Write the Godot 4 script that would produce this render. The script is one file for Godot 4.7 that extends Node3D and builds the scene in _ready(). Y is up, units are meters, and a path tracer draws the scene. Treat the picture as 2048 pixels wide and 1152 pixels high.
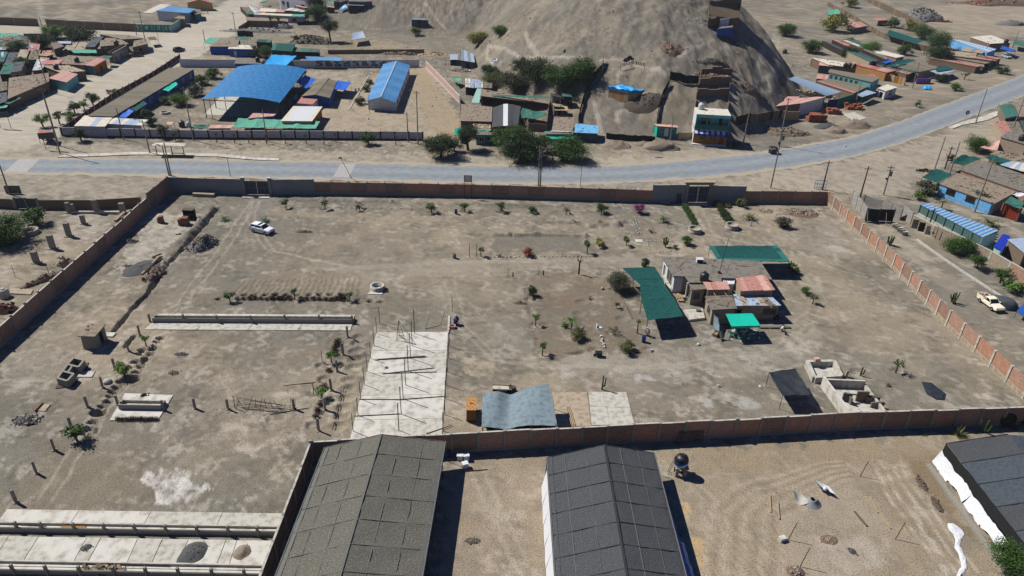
extends Node3D
var M:={}
var taken:={}
var rng:=RandomNumberGenerator.new()
var n_warp:=FastNoiseLite.new()
var n_big:=FastNoiseLite.new()
var n_mid:=FastNoiseLite.new()
var n_fine:=FastNoiseLite.new()
var unit_box:=BoxMesh.new()
var cylinders:={}
func _ready()->void:
	rng.seed=7
	var cam:=Camera3D.new()
	cam.name="camera"
	cam.position=V(0,57,0)
	cam.rotation_degrees=V(-29.2,0,1.7)
	cam.fov=43.6
	cam.near=.5
	cam.far=6000.0
	add_child(cam)
	cam.current=true
	var env:=Environment.new()
	env.background_mode=Environment.BG_SKY
	var sky_mat:=ProceduralSkyMaterial.new()
	sky_mat.sky_top_color=C(.20,.36,.66)
	sky_mat.sky_horizon_color=C(.66,.74,.82)
	sky_mat.sky_curve=.12
	sky_mat.ground_bottom_color=C(.35,.31,.27)
	sky_mat.ground_horizon_color=C(.62,.62,.62)
	var sky:=Sky.new()
	sky.sky_material=sky_mat
	env.sky=sky
	env.background_energy_multiplier=.40
	env.tonemap_mode=Environment.TONE_MAPPER_LINEAR
	env.tonemap_exposure=1.27
	env.fog_enabled=true
	env.fog_density=.0001
	env.fog_light_color=C(.72,.76,.80)
	env.sdfgi_enabled=true
	env.ssao_enabled=true
	env.ssil_enabled=true
	var we:=WorldEnvironment.new()
	we.name="environment"
	we.environment=env
	add_child(we)
	var sun:=DirectionalLight3D.new()
	sun.name="sun"
	sun.light_energy=1.6
	sun.light_color=C(1.0,.982,.95)
	sun.light_angular_distance=.5
	sun.shadow_enabled=true
	add_child(sun)
	sun.look_at_from_position(Vector3.ZERO,V(.80,-1.0,.40),Vector3.UP)
	setup_noise()
	make_materials()
	make_terrain()
	make_roads()
	make_yard_walls()
	make_greenhouses()
	make_yard_left()
	make_yard_centre()
	make_yard_house()
	make_yard_right()
	make_south_yard()
	make_neighbour_lot()
	make_school()
	make_middle_houses()
	make_hill_things()
	make_right_row()
	make_right_corner()
	make_left_town()
	make_far_town()
	make_crowds()
	make_poles()
	make_people()
	make_trees()
func setup_noise()->void:
	var k:=11
	for n in [n_warp,n_big,n_mid,n_fine]:
		n.seed=k
		k+=5
		n.noise_type=FastNoiseLite.TYPE_SIMPLEX_SMOOTH
		n.fractal_type=FastNoiseLite.FRACTAL_FBM
	n_warp.frequency=.13
	n_warp.fractal_octaves=3
	n_big.frequency=.022
	n_big.fractal_octaves=4
	n_mid.frequency=.11
	n_mid.fractal_octaves=4
	n_fine.frequency=.75
	n_fine.fractal_octaves=3
func V(x:float,y:float,z:float)->Vector3:
	var p:Vector3
	p.x=x
	p.y=y
	p.z=z
	return p
func X3(b:Basis,o:Vector3)->Transform3D:
	var t:Transform3D
	t.basis=b
	t.origin=o
	return t
func rr(a:float,b:float)->float:
	return a+(b-a)*rf()
func C(r:float,g:float,b:float)->Color:
	var c:=Color.WHITE
	c.r=r
	c.g=g
	c.b=b
	return c
func U(y:float)->Vector3:
	return Vector3.UP*y
func surf(flat:=true)->SurfaceTool:
	var st:=SurfaceTool.new()
	st.begin(Mesh.PRIMITIVE_TRIANGLES)
	if flat:
		st.set_smooth_group(-1)
	return st
func made(st:SurfaceTool)->ArrayMesh:
	st.generate_normals()
	return st.commit()
func rf()->float:
	return rng.randf()
func nw(x:float,z:float)->float:
	return n_warp.get_noise_2d(x,z)
func nb(x:float,z:float)->float:
	return n_big.get_noise_2d(x,z)
func nm(x:float,z:float)->float:
	return n_mid.get_noise_2d(x,z)
func nf(x:float,z:float)->float:
	return n_fine.get_noise_2d(x,z)
func v(x:float,z:float,h:=.0)->Vector3:
	return V(x,h,z)
func vs(a:Array,h:=.0)->Array:
	var r:=[]
	for i in range(0,a.size(),2):
		r.append(v(a[i],a[i+1],h))
	return r
# ---------- naming and building helpers ----------
func numbered(called:String)->String:
	if not taken.has(called):
		taken[called]=0
		return called
	taken[called]+=1
	return "%s_%03d" % [called,taken[called]]
func tag(o:Node3D,label:String,category:String,group:="")->void:
	o.set_meta("label",label)
	o.set_meta("category",category)
	if group!="":
		o.set_meta("group",group)
func tn(called:String,label:String,category:String,at:Vector3,group:="")->Node3D:
	var o:=Node3D.new()
	o.name=numbered(called)
	o.position=at
	add_child(o)
	tag(o,label,category,group)
	return o
func pt(t:Node3D,called:String,mesh:Mesh,m:Material,xf:=Transform3D.IDENTITY)->MeshInstance3D:
	var o:=MeshInstance3D.new()
	o.name=called
	o.mesh=mesh
	o.material_override=m
	o.transform=xf
	t.add_child(o,true)
	return o
func struct(called:String,mesh:Mesh,m:Material)->MeshInstance3D:
	var o:=pt(self,numbered(called),mesh,m)
	o.set_meta("kind","structure")
	return o
func stuff(o:Node3D)->Node3D:
	o.set_meta("kind","stuff")
	return o
func origin_of(t:Node3D)->Vector3:
	var p:=Vector3.ZERO
	var n:Node=t
	while n is Node3D and n!=self:
		p+=n.position
		n=n.get_parent()
	return p
func be(t:Node3D,called:String,a:Vector3,b:Vector3,w:float,h:float,m:Material)->MeshInstance3D:
	var d:=b-a
	var fwd:=d.normalized()
	var side:=fwd.cross(Vector3.UP)
	if side.length()<.01:
		side=Vector3.RIGHT
	side=side.normalized()
	var up:=side.cross(fwd)
	return pt(t,called,unit_box,m,X3(Basis(side*w,up*h,-fwd*d.length()),(a+b)/2-origin_of(t)))
func sw(t:Node3D,called:String,a:Vector3,b:Vector3,thick:float,y0:float,y1:float,m:Material)->MeshInstance3D:
	var q:=V(a.x,(y0+y1)/2,a.z)
	var r:=V(b.x,(y0+y1)/2,b.z)
	return be(t,called,q,r,thick,y1-y0,m)
func bk(t:Node3D,called:String,centre:Vector3,size:Vector3,m:Material,yaw:=.0)->MeshInstance3D:
	return pt(t,called,unit_box,m,X3(Basis(Vector3.UP,yaw)*Basis.from_scale(size),centre-origin_of(t)))
func cyl(ratio:float,sides:int)->CylinderMesh:
	var key:="%.2f_%d" % [ratio,sides]
	if not cylinders.has(key):
		var c:=CylinderMesh.new()
		c.height=1.0
		c.bottom_radius=1.0
		c.top_radius=ratio
		c.radial_segments=sides
		c.rings=1
		cylinders[key]=c
	return cylinders[key]
func rod(t:Node3D,called:String,a:Vector3,b:Vector3,r0:float,r1:float,m:Material,sides:=8)->MeshInstance3D:
	var d:=b-a
	var up:=d.normalized()
	var side:=up.cross(V(.3,.1,1.0)).normalized()
	var fwd:=side.cross(up)
	return pt(t,called,cyl(snappedf(r1/r0,.1),sides),m,X3(Basis(side*r0,d,fwd*r0),(a+b)/2-origin_of(t)))
func pm(t:Node3D,called:String,top:Array,depth:float,m:Material,floor_y:=.0)->MeshInstance3D:
	var st:=surf()
	var o:=origin_of(t)
	add_prism(st,top,depth,floor_y,o)
	return pt(t,called,made(st),m)
func add_prism(st:SurfaceTool,top:Array,depth:float,floor_y:float,o:Vector3)->void:
	var n:=top.size()
	var bot:=[]
	for p in top:
		bot.append(V(p.x,p.y-depth if depth>=0 else floor_y,p.z))
	for i in range(1,n-1):
		for v in [top[0],top[i],top[i+1]]:
			st.add_vertex(v-o)
		for v in [bot[0],bot[i+1],bot[i]]:
			st.add_vertex(v-o)
	for i in n:
		var j:=(i+1) % n
		for v in [top[i],bot[i],bot[j],top[i],bot[j],top[j]]:
			st.add_vertex(v-o)
func cl(t:Node3D,called:String,q:Array,sag:float,m:Material,ripple:=.05,nu:=14,nv:=14)->MeshInstance3D:
	var st:=surf(false)
	var o:=origin_of(t)
	for layer in 2:
		for j in nv+1:
			for i in nu+1:
				var u:=float(i)/nu
				var v:=float(j)/nv
				var p:Vector3=q[0].lerp(q[1],u).lerp(q[3].lerp(q[2],u),v)
				p.y-=sag*(1.0-pow(2*u-1,2))*(1.0-pow(2*v-1,2))
				p.y+=ripple*nm(p.x*4.0,p.z*4.0)*2.0
				p.y-=layer*.012
				st.set_uv(Vector2(u,v))
				st.add_vertex(p-o)
	for layer in 2:
		var base:=layer*(nu+1)*(nv+1)
		for j in nv:
			for i in nu:
				var a:=base+j*(nu+1)+i
				var quad:=[a,a+1,a+nu+2,a,a+nu+2,a+nu+1]
				if layer==1:
					quad.reverse()
				for k in quad:
					st.add_index(k)
	return pt(t,called,made(st),m)
func gy(x:float,z:float)->float:
	return hill(x,z)
func on(p:Vector3)->Vector3:
	return V(p.x,gy(p.x,p.z),p.z)
func lift(p:Vector3)->Vector3:
	return V(p.x,p.y+gy(p.x,p.z),p.z)
func lifted(a:Array)->Array:
	var r:=[]
	for p in a:
		r.append(lift(p))
	return r
func md(a:Array)->Vector3:
	var c:=Vector3.ZERO
	for p in a:
		c+=p
	return c/a.size()
func sheets(t:Node3D,called:String,q:Array,n:int,mats:Array,thick:=.035,lifted_by:=.0)->void:
	for i in n:
		var u0:=float(i)/n
		var u1:=float(i+1)/n+.012
		var wob:=(rf()-.5)*.03+.012*(i % 2)
		var ext:=(rf()-.5)*.12
		var a:Vector3=q[0].lerp(q[1],u0)
		var b:Vector3=q[0].lerp(q[1],u1)
		var c:Vector3=q[3].lerp(q[2],u1)
		var d:Vector3=q[3].lerp(q[2],u0)
		var dir:=(d-a).normalized()
		c+=dir*ext
		d+=dir*ext
		var up:=V(0,wob+lifted_by,0)
		var mm:Material=mats[rng.randi() % mats.size()]
		pm(t,called,[a+up,b+up,c+up,d+up],thick,mm)
func hs(called:String,label:String,category:String,q:Array,o:={})->Node3D:
	var c:=md(q)
	var base:=1e9
	for p in q:
		base=minf(base,gy(p.x,p.z))
	var t:=tn(called,label,category,V(c.x,base,c.z),o.get("group",""))
	var g:=gy(c.x,c.z)
	var top:=[]
	for p in q:
		top.append(V(p.x,p.y+g,p.z))
	var wm:Material=o.get("wall",M.mud)
	var walls:Array=o.get("ws",[wm,wm,wm,wm])
	var par:float=o.get("parapet",.0)
	var th:float=o.get("thick",.16)
	for i in 4:
		if walls[i]==null:
			continue
		var a:Vector3=top[i]
		var b:Vector3=top[(i+1) % 4]
		var ins:=(c-(a+b)/2)
		ins.y=0
		var inward:=V(-(b-a).z,0,(b-a).x).normalized()
		if inward.dot(ins)<0:
			inward=-inward
		var in_by:float=o.get("inset",.1)
		var a2:=a+inward*in_by+(b-a).normalized()*in_by
		var b2:=b+inward*in_by-(b-a).normalized()*in_by
		var us:=[.0,1.0]
		for op in o.get("open",[]):
			if op[0]==i and op[5]=="hole":
				var f:float=op[2]/a2.distance_to(b2)/2
				us.append_array([op[1]-f,op[1]+f])
		us.sort()
		var w:Node3D
		for k in us.size()-1:
			var p0:=a2.lerp(b2,us[k])+U(par)
			var p1:=a2.lerp(b2,us[k+1])+U(par)
			w=pm(t,"wall" if k % 2==0 else "lintel",[p0,p1,p1+inward*th,p0+inward*th],-1.0,walls[i],base-.3 if k % 2==0 else maxf(base,g)+1.95)
		for op in o.get("open",[]):
			if op[0]!=i or op[5]=="hole":
				continue
			opening(w,a2,b2,-inward,op,maxf(base,g))
	var rm=o.get("roof",M.froof)
	if rm==null:
		return t
	var over:float=o.get("ov",.12)
	var big:=[]
	for p in top:
		var out:Vector3=(p-V(c.x,p.y,c.z)).normalized()*over
		big.append(p+out+U(.03))
	if par>0:
		big=[]
		for p in top:
			var inn:Vector3=(V(c.x,p.y,c.z)-p).normalized()*.3
			big.append(p+inn)
	var n:int=o.get("ns",0)
	if n>0:
		sheets(t,"roof_sheet",big,n,rm if rm is Array else [rm],.05)
	else:
		pm(t,"roof",big,o.get("roof_thick",.14),rm)
	if o.has("jk"):
		roof_debris(t,big,o.jk)
	return t
func opening(w:Node3D,a:Vector3,b:Vector3,out:Vector3,op:Array,base:float)->void:
	var d:=(b-a)
	d.y=0
	var dir:=d.normalized()
	var mid:=V(a.x,0,a.z)+d*float(op[1])
	var y0:float=base+op[3]
	var y1:float=y0+op[4]
	var half:Vector3=dir*float(op[2])/2
	var kind:String=op[5]
	if w is MeshInstance3D and w.mesh==unit_box:
		w=w.get_parent()
	var pm:Material={"window":M.pane,"door":M.door_brown,"white_door":M.whitep,"red_door":M.red_metal,"blue_door":M.navy}.get(kind,M.pane)
	var called:="door" if kind.contains("door") else "window"
	var pane:=sw(w,called,mid-half+out*.005,mid+half+out*.005,.03,y0,y1,pm)
	var fm:Material=op[6] if op.size()>6 else M.frame_grey
	for s in [-1,1]:
		sw(w,"frame",mid+half*s-dir*.05+out*.02,mid+half*s+dir*.05+out*.02,.08,y0,y1,fm)
	sw(w,"frame",mid-half*1.08+out*.02,mid+half*1.08+out*.02,.085,y1,y1+.1,fm)
	if kind=="window":
		sw(w,"sill",mid-half*1.12+out*.03,mid+half*1.12+out*.03,.12,y0-.1,y0,fm)
		sw(w,"mullion",mid-dir*.03+out*.02,mid+dir*.03+out*.02,.05,y0,y1,fm)
func roof_debris(t:Node3D,q:Array,n:int)->void:
	var st:=surf()
	var o:=origin_of(t)
	for i in n:
		var u:=rr(.06,.94)
		var v:=rr(.06,.94)
		var p:Vector3=q[0].lerp(q[1],u).lerp(q[3].lerp(q[2],u),v)
		var kind:=rng.randi() % 3
		var s:=V(rr(.15,.4),rr(.06,.2),rr(.12,.3))
		if kind==0:
			s=V(rr(1.0,2.6),.06,.12)
		add_box(st,p+V(0,s.y/2,0)-o,s,rf()*TAU)
	stuff(pt(t,"roof_clutter",made(st),[M.wd_grey,M.mud,M.bk_loose][rng.randi() % 3]))
func add_box(st:SurfaceTool,c:Vector3,s:Vector3,yaw:float,tilt:=.0)->void:
	var b:=Basis(Vector3.UP,yaw)*Basis(Vector3.RIGHT,tilt)
	var p:=[]
	for k in 8:
		p.append(c+b*V((-.5 if k & 1==0 else .5)*s.x,(-.5 if k & 2==0 else .5)*s.y,(-.5 if k & 4==0 else .5)*s.z))
	for f in [[2,3,7,6],[0,4,5,1],[0,1,3,2],[4,6,7,5],[0,2,6,4],[1,5,7,3]]:
		for k in [0,2,1,0,3,2]:
			st.add_vertex(p[f[k]])
func add_rock(st:SurfaceTool,c:Vector3,s:float)->void:
	var p:=[]
	var b:=Basis.from_euler(V(rf()*TAU,rf()*TAU,rf()*TAU))
	for v in [Vector3.RIGHT,Vector3.LEFT,Vector3.UP,Vector3.DOWN,Vector3.BACK,Vector3.FORWARD]:
		p.append(c+b*v*s*rr(.45,1.0))
	for f in [[2,0,4],[2,4,1],[2,1,5],[2,5,0],[3,4,0],[3,1,4],[3,5,1],[3,0,5]]:
		for k in [0,2,1]:
			st.add_vertex(p[f[k]])
func hp(called:String,label:String,category:String,at:Vector3,r:Vector3,m:Material,piece_mats:Array,n:int,piece:=.2,yaw:=.0,group:="",boxy:=false)->Node3D:
	var p0:=on(at)
	var t:=tn(called,label,category,p0,group)
	var st:=surf(false)
	var rings:=7
	var seg:=18
	var rot:=Basis(Vector3.UP,yaw)
	var pts:=[]
	for j in rings+1:
		for i in seg+1:
			var a:=TAU*(i % seg)/seg
			var k:=float(j)/rings
			var v:=rot*V(cos(a)*k*r.x,0,sin(a)*k*r.z)
			var w:=p0+v
			var lump:=1.0+.5*nw(w.x*5.0,w.z*5.0)
			v*=1.0+.25*nw(w.x*3.0+40,w.z*3.0)
			var h:=r.y*pow(1.0-k*k,1.0)*lump-.06*k
			v.y=h+gy(p0.x+v.x,p0.z+v.z)-p0.y
			pts.append(v)
			st.add_vertex(v)
	for j in rings:
		for i in seg:
			var a:=j*(seg+1)+i
			for k in [a,a+1,a+seg+2,a,a+seg+2,a+seg+1]:
				st.add_index(k)
	pt(t,"mound",made(st),m)
	var per:=maxi(1,n/maxi(1,piece_mats.size()))
	for pm in piece_mats:
		var s2:=surf()
		for i in per:
			var v:Vector3=pts[rng.randi() % pts.size()]
			var q:=v+V(rr(-.2,.2),.02,rr(-.2,.2))
			if boxy:
				add_box(s2,q,V(piece*rr(.7,1.6),piece*rr(.3,.7),piece*rr(.5,.9)),rf()*TAU,rr(-.7,.7))
			else:
				add_rock(s2,q,piece*rr(.5,1.3))
		stuff(pt(t,"loose_pieces",made(s2),pm))
	return t
# ---------- walls with panels between columns ----------
func wr(called:String,label:String,category:String,pts:Array,o:Dictionary)->Node3D:
	var a0:Vector3=pts[0]
	var t:=tn(called,label,category,on(a0),o.get("group",""))
	var h:float=o.get("h",2.7)
	var space:float=o.get("sc",3.4)
	var cw:float=o.get("cw",.28)
	var th:float=o.get("thick",.16)
	var pl:float=o.get("pl",.0)
	var extra:float=o.get("cx",.08)
	for i in pts.size()-1:
		var a:Vector3=pts[i]
		var b:Vector3=pts[i+1]
		var n:=maxi(1,roundi(a.distance_to(b)/space))
		for k in n:
			var p:=a.lerp(b,float(k)/n)
			var q:=a.lerp(b,float(k+1)/n)
			var g:=minf(gy(p.x,p.z),gy(q.x,q.z))
			var vary:float=o.get("vary",.05)*(nw(p.x*7,p.z*7)*2.0)
			var dir:=(q-p).normalized()
			var pm=o.get("panel",M.brick)
			var mm:Material=pm[rng.randi() % pm.size()] if pm is Array else pm
			sw(t,"panel",p+dir*cw*.45,q-dir*cw*.45,th,g+pl-.05,g+h+vary,mm)
			if pl>0:
				sw(t,"plinth",p+dir*cw*.45,q-dir*cw*.45,th+.08,g-.2,g+pl,o.get("pm",M.conc))
			if o.get("cap",.0)>0:
				sw(t,"coping",p+dir*cw*.5,q-dir*cw*.5,th+.06,g+h+vary,g+h+vary+o.cap,o.get("cm",M.conc_pale))
			if cw>0 and (k>0 or i>0 or o.get("first",true)):
				sw(t,"column",p-dir*cw/2,p+dir*cw/2,th+o.get("proud",.1),g-.2,g+h+extra+absf(vary),o.get("co",M.conc))
			if o.get("rebar",false):
				for s in 2:
					var rp:=p+dir*(s-.5)*.14
					var gg:=g+h+extra
					rod(t,"rebar",V(rp.x,gg-.1,rp.z),V(rp.x+.03,gg+.55,rp.z),.012,.012,M.rust,5)
		if cw>0 and i==pts.size()-2 and o.get("last",true):
			var g2:=gy(b.x,b.z)
			var d2:=(b-a).normalized()
			sw(t,"column",b-d2*cw/2,b+d2*cw/2,th+o.get("proud",.1),g2-.2,g2+h+extra,o.get("co",M.conc))
	return t
func cn(called:String,label:String,category:String,q:Array,m:Material,o:={})->Node3D:
	var w:=lifted(q)
	var c:=md(w)
	var t:=tn(called,label,category,on(c),o.get("group",""))
	cl(t,"cloth",w,o.get("sag",.15),m,o.get("rp",.08),o.get("nu",14),o.get("nv",12))
	if o.get("posts",true):
		for i in 4:
			var p:Vector3=w[i].lerp(V(c.x,w[i].y,c.z),.03)
			rod(t,"post",V(p.x,gy(p.x,p.z)-.1,p.z),V(p.x,p.y+.05,p.z),.05,.04,o.get("post_mat",M.wd_grey),6)
		for i in 4:
			var a:Vector3=w[i].lerp(c,.03)
			var b:Vector3=w[(i+1) % 4].lerp(c,.03)
			rod(t,"edge_rail",V(a.x,w[i].y-.06,a.z),V(b.x,w[(i+1) % 4].y-.06,b.z),.03,.03,o.get("post_mat",M.wd_grey),5)
		for k in o.get("mid",[]):
			var a2:Vector3=w[k].lerp(w[(k+1) % 4],.5)
			rod(t,"post",V(a2.x,gy(a2.x,a2.z)-.1,a2.z),V(a2.x,a2.y-.02,a2.z),.05,.04,o.get("post_mat",M.wd_grey),6)
	return t
func water_tank(label:String,at:Vector3,r:float,h:float,m:Material,group:="")->Node3D:
	var t:=tn("water_tank",label,"water tank",at,group)
	var prof:=[[1.0,.0],[1.02,.03],[1.0,.2],[1.04,.24],[1.0,.28],[1.0,.45],[1.04,.49],[1.0,.53],[1.0,.72],[.93,.8],[.6,.9],[.42,.93]]
	pt(t,"body",lathe(prof,r,h,18),m)
	rod(t,"lid",at+V(0,h*.92,0),at+U(h),r*.44,r*.4,m,14)
	rod(t,"outlet_pipe",at+V(r,h*.1,0),at+V(r+.3,h*.1,.05),.03,.03,M.whitep,6)
	return t
func lathe(prof:Array,r:float,h:float,seg:int)->ArrayMesh:
	var st:=surf(false)
	for p in prof:
		for i in seg+1:
			var a:=TAU*i/seg
			st.add_vertex(V(cos(a)*p[0]*r,p[1]*h,sin(a)*p[0]*r))
	for j in prof.size()-1:
		for i in seg:
			var a:=j*(seg+1)+i
			for k in [a,a+seg+1,a+1,a+1,a+seg+1,a+seg+2]:
				st.add_index(k)
	return made(st)
func barrel(label:String,at:Vector3,m:Material)->Node3D:
	var t:=tn("plastic_barrel",label,"barrel",at)
	pt(t,"body",lathe([[.0,.0],[.92,.0],[1.0,.08],[.98,.3],[1.03,.34],[.98,.38],[.98,.64],[1.03,.68],[.98,.72],[.97,.94],[.9,1.0]],.3,.95,16),m)
	rod(t,"rim",at+U(.9),at+U(.97),.31,.3,m,16)
	rod(t,"water_surface",at+U(.88),at+U(.905),.25,.25,M.hollow,14)
	return t
# ---------- materials ----------
func noise_tex(freq:float,oct:int,ramp:Array,size:=512,type:=FastNoiseLite.TYPE_SIMPLEX_SMOOTH,seed_no:=1,warp:=.0)->NoiseTexture2D:
	var n:=FastNoiseLite.new()
	n.seed=seed_no
	n.noise_type=type
	n.frequency=freq
	n.fractal_type=FastNoiseLite.FRACTAL_FBM
	n.fractal_octaves=oct
	if warp>0:
		n.domain_warp_enabled=true
		n.domain_warp_amplitude=warp
	var t:=NoiseTexture2D.new()
	t.width=size
	t.height=size
	t.seamless=true
	t.noise=n
	var g:=Gradient.new()
	var offs:=PackedFloat32Array()
	var cols:=PackedColorArray()
	for i in ramp.size():
		offs.append(float(ramp[i][0]))
		cols.append(ramp[i][1])
	g.offsets=offs
	g.colors=cols
	t.color_ramp=g
	return t
func bump_tex(freq:float,oct:int,size:=512,strength:=4.0,seed_no:=3)->NoiseTexture2D:
	var t:=noise_tex(freq,oct,[[.0,Color.BLACK],[1.0,Color.WHITE]],size,FastNoiseLite.TYPE_SIMPLEX_SMOOTH,seed_no)
	t.color_ramp=null
	t.as_normal_map=true
	t.bump_strength=strength
	return t
var tex:={}
func grey(v:float)->Color:
	return C(v,v,v)
func image_tex(im:Image)->ImageTexture:
	return ImageTexture.create_from_image(im)
func brick_image(a:Color,b:Color,mortar:Color)->ImageTexture:
	var im:=Image.create(512,512,false,Image.FORMAT_RGB8)
	im.fill(mortar)
	var r:=RandomNumberGenerator.new()
	r.seed=5
	for j in 22:
		var y0:=roundi(j*512.0/22)
		var y1:=roundi((j+1)*512.0/22)-4
		for i in 9:
			var x0:=i*64-(32 if j % 2 else 0)
			var c:=a.lerp(b,r.randf())
			c=c*r.randf_range(.82,1.08)
			im.fill_rect(Rect2i(x0+2,y0,60,y1-y0),c)
	for k in 9000:
		var x:=r.randi() % 512
		var y:=r.randi() % 512
		im.fill_rect(Rect2i(x,y,1+r.randi() % 3,1+r.randi() % 2),im.get_pixel(x,y)*r.randf_range(.78,1.15))
	return image_tex(im)
func mk(key:String,c:Color,rough:float,t:="grain",scale:=.3,normal:="",nscale:=.5,extra:={})->StandardMaterial3D:
	var m:=StandardMaterial3D.new()
	m.resource_name=key
	m.albedo_color=c
	m.roughness=rough
	m.metallic_specular=extra.get("spec",.3)
	m.metallic=extra.get("metal",.0)
	if t!="":
		m.albedo_texture=tex[t]
		m.uv1_triplanar=true
		m.uv1_world_triplanar=true
		m.uv1_scale=Vector3.ONE*scale
	if normal!="":
		m.normal_enabled=true
		m.normal_texture=tex[normal]
		m.normal_scale=nscale
	if extra.has("backlight"):
		m.backlight_enabled=true
		m.backlight=extra.backlight
	m.cull_mode=BaseMaterial3D.CULL_DISABLED
	M[key]=m
	return m
func make_materials()->void:
	tex.grain=noise_tex(.02,5,[[.0,grey(.76)],[.45,grey(.91)],[1.0,grey(1.0)]],512)
	tex.stain=noise_tex(.012,5,[[.0,C(.74,.72,.69)],[.3,C(.88,.87,.855)],[.5,C(.96,.955,.95)],[1.0,grey(1.0)]],512,FastNoiseLite.TYPE_SIMPLEX_SMOOTH,9,30.0)
	tex.soil=noise_tex(.022,6,[[.0,grey(.58)],[.36,grey(.85)],[.6,grey(.94)],[1.0,grey(1.0)]],1024,FastNoiseLite.TYPE_SIMPLEX_SMOOTH,21)
	tex.asphalt=noise_tex(.03,5,[[.0,grey(.88)],[.5,grey(.94)],[1.0,grey(1.0)]],512,FastNoiseLite.TYPE_SIMPLEX_SMOOTH,33)
	tex.rustic=noise_tex(.014,5,[[.0,C(.66,.60,.55)],[.4,C(.88,.855,.83)],[.7,C(.97,.95,.94)],[1.0,grey(1.0)]],512,FastNoiseLite.TYPE_SIMPLEX_SMOOTH,17,40.0)
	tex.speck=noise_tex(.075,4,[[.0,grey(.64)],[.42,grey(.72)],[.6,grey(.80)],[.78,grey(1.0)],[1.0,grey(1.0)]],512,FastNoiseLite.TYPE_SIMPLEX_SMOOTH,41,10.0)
	tex.brick=brick_image(C(.60,.465,.40),C(.665,.53,.465),C(.61,.565,.52))
	tex.brick_dark=brick_image(C(.43,.34,.30),C(.52,.42,.37),C(.46,.43,.40))
	tex.blockwork=brick_image(C(.60,.59,.57),C(.68,.67,.65),C(.50,.49,.47))
	tex.n_soil=bump_tex(.03,5,512,7.0)
	tex.n_fine=bump_tex(.06,4,512,4.0,8)
	mk("ground",C(1,1,1),.95,"soil",.19,"n_soil",.22,{"spec":.15})
	M.ground.vertex_color_use_as_albedo=true
	mk("asphalt",C(.535,.56,.58),.85,"asphalt",.03)
	M.asphalt.vertex_color_use_as_albedo=true
	mk("asphalt_edge",C(.56,.545,.515),.9,"stain",.2,"n_fine",.3)
	mk("drift",C(.665,.62,.545),.95,"soil",.2,"n_soil",.2)
	mk("road_paint",C(.66,.675,.68),.8,"rustic",.35)
	mk("conc",C(.56,.545,.51),.9,"grain",.5,"n_fine",.3)
	mk("conc_pale",C(.70,.69,.655),.9,"stain",.17,"n_fine",.2)
	mk("conc_white",C(.745,.735,.705),.9,"stain",.1,"n_fine",.2)
	mk("conc_dirty",C(.63,.58,.51),.95,"stain",.2,"n_fine",.4)
	mk("conc_dark",C(.44,.43,.41),.95,"grain",.4,"n_fine",.4)
	mk("conc_grey",C(.53,.545,.55),.9,"grain",.4,"n_fine",.3)
	mk("brick",C(.98,.95,.93),.95,"brick",.5)
	mk("bk_b",C(.86,.84,.82),.95,"brick",.5)
	mk("bk_c",C(1.0,.92,.86),.95,"brick",.5)
	mk("bk_dark",C(.95,.92,.90),.95,"brick_dark",.5)
	mk("bk_loose",C(.52,.34,.27),.95,"grain",.8)
	mk("bk_orange",C(.62,.36,.26),.95,"grain",.9)
	mk("blockwork",C(.92,.92,.92),.95,"blockwork",.35)
	mk("mud",C(.47,.41,.35),.97,"grain",.35,"n_fine",.5)
	mk("mudl",C(.60,.55,.48),.97,"stain",.3,"n_fine",.5)
	mk("froof",C(.53,.485,.43),.97,"stain",.16,"n_fine",.6)
	mk("froof_b",C(.46,.445,.415),.97,"stain",.13,"n_fine",.5)
	mk("froof_c",C(.46,.43,.39),.97,"stain",.19,"n_fine",.6)
	mk("paler",C(.79,.77,.72),.95,"stain",.15)
	mk("whitep",C(.80,.81,.82),.8,"grain",.4)
	mk("wwall",C(.78,.80,.83),.85,"stain",.25)
	mk("lilac_wall",C(.66,.66,.70),.85,"stain",.25)
	mk("maroon",C(.30,.15,.15),.85,"grain",.4)
	mk("sky_wall",C(.42,.67,.88),.85,"stain",.2)
	mk("blue_wall",C(.14,.34,.68),.8,"grain",.3)
	mk("navy",C(.10,.13,.35),.75,"grain",.3)
	mk("turq",C(.40,.68,.72),.85,"stain",.3)
	mk("teal_wall",C(.22,.50,.52),.85,"grain",.3)
	mk("green_wall",C(.22,.47,.42),.85,"grain",.3)
	mk("aqua_wall",C(.60,.75,.72),.85,"stain",.25)
	mk("teal_letters",C(.20,.50,.46),.85,"grain",.4)
	mk("purple_wall",C(.52,.40,.66),.85,"grain",.3)
	mk("orng",C(.66,.42,.14),.85,"grain",.3)
	mk("yellow_wall",C(.78,.64,.40),.85,"grain",.3)
	mk("red_metal",C(.55,.20,.12),.7,"grain",.4)
	mk("pink",C(.70,.53,.505),.85,"rustic",.25)
	mk("pink_b",C(.75,.60,.575),.85,"rustic",.3)
	mk("pink_c",C(.70,.51,.48),.85,"rustic",.3)
	mk("red_roof",C(.70,.43,.41),.8,"rustic",.3)
	mk("salmon",C(.78,.62,.575),.85,"stain",.2)
	mk("eternit",C(.47,.445,.39),.95,"stain",.25,"n_fine",.5)
	mk("eternit_b",C(.43,.41,.365),.95,"stain",.22,"n_fine",.5)
	mk("zinc",C(.62,.68,.76),.45,"stain",.25,"",.5,{"spec":.5})
	mk("zincb",C(.60,.69,.78),.5,"grain",.2,"",.5,{"spec":.5})
	mk("blue_roof",C(.28,.54,.78),.6,"rustic",.14,"",.5,{"spec":.4})
	mk("blue_roof_b",C(.33,.58,.80),.6,"rustic",.18,"",.5,{"spec":.4})
	mk("blue_vault",C(.09,.46,.72),.6,"rustic",.09,"",.5,{"spec":.4})
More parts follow.
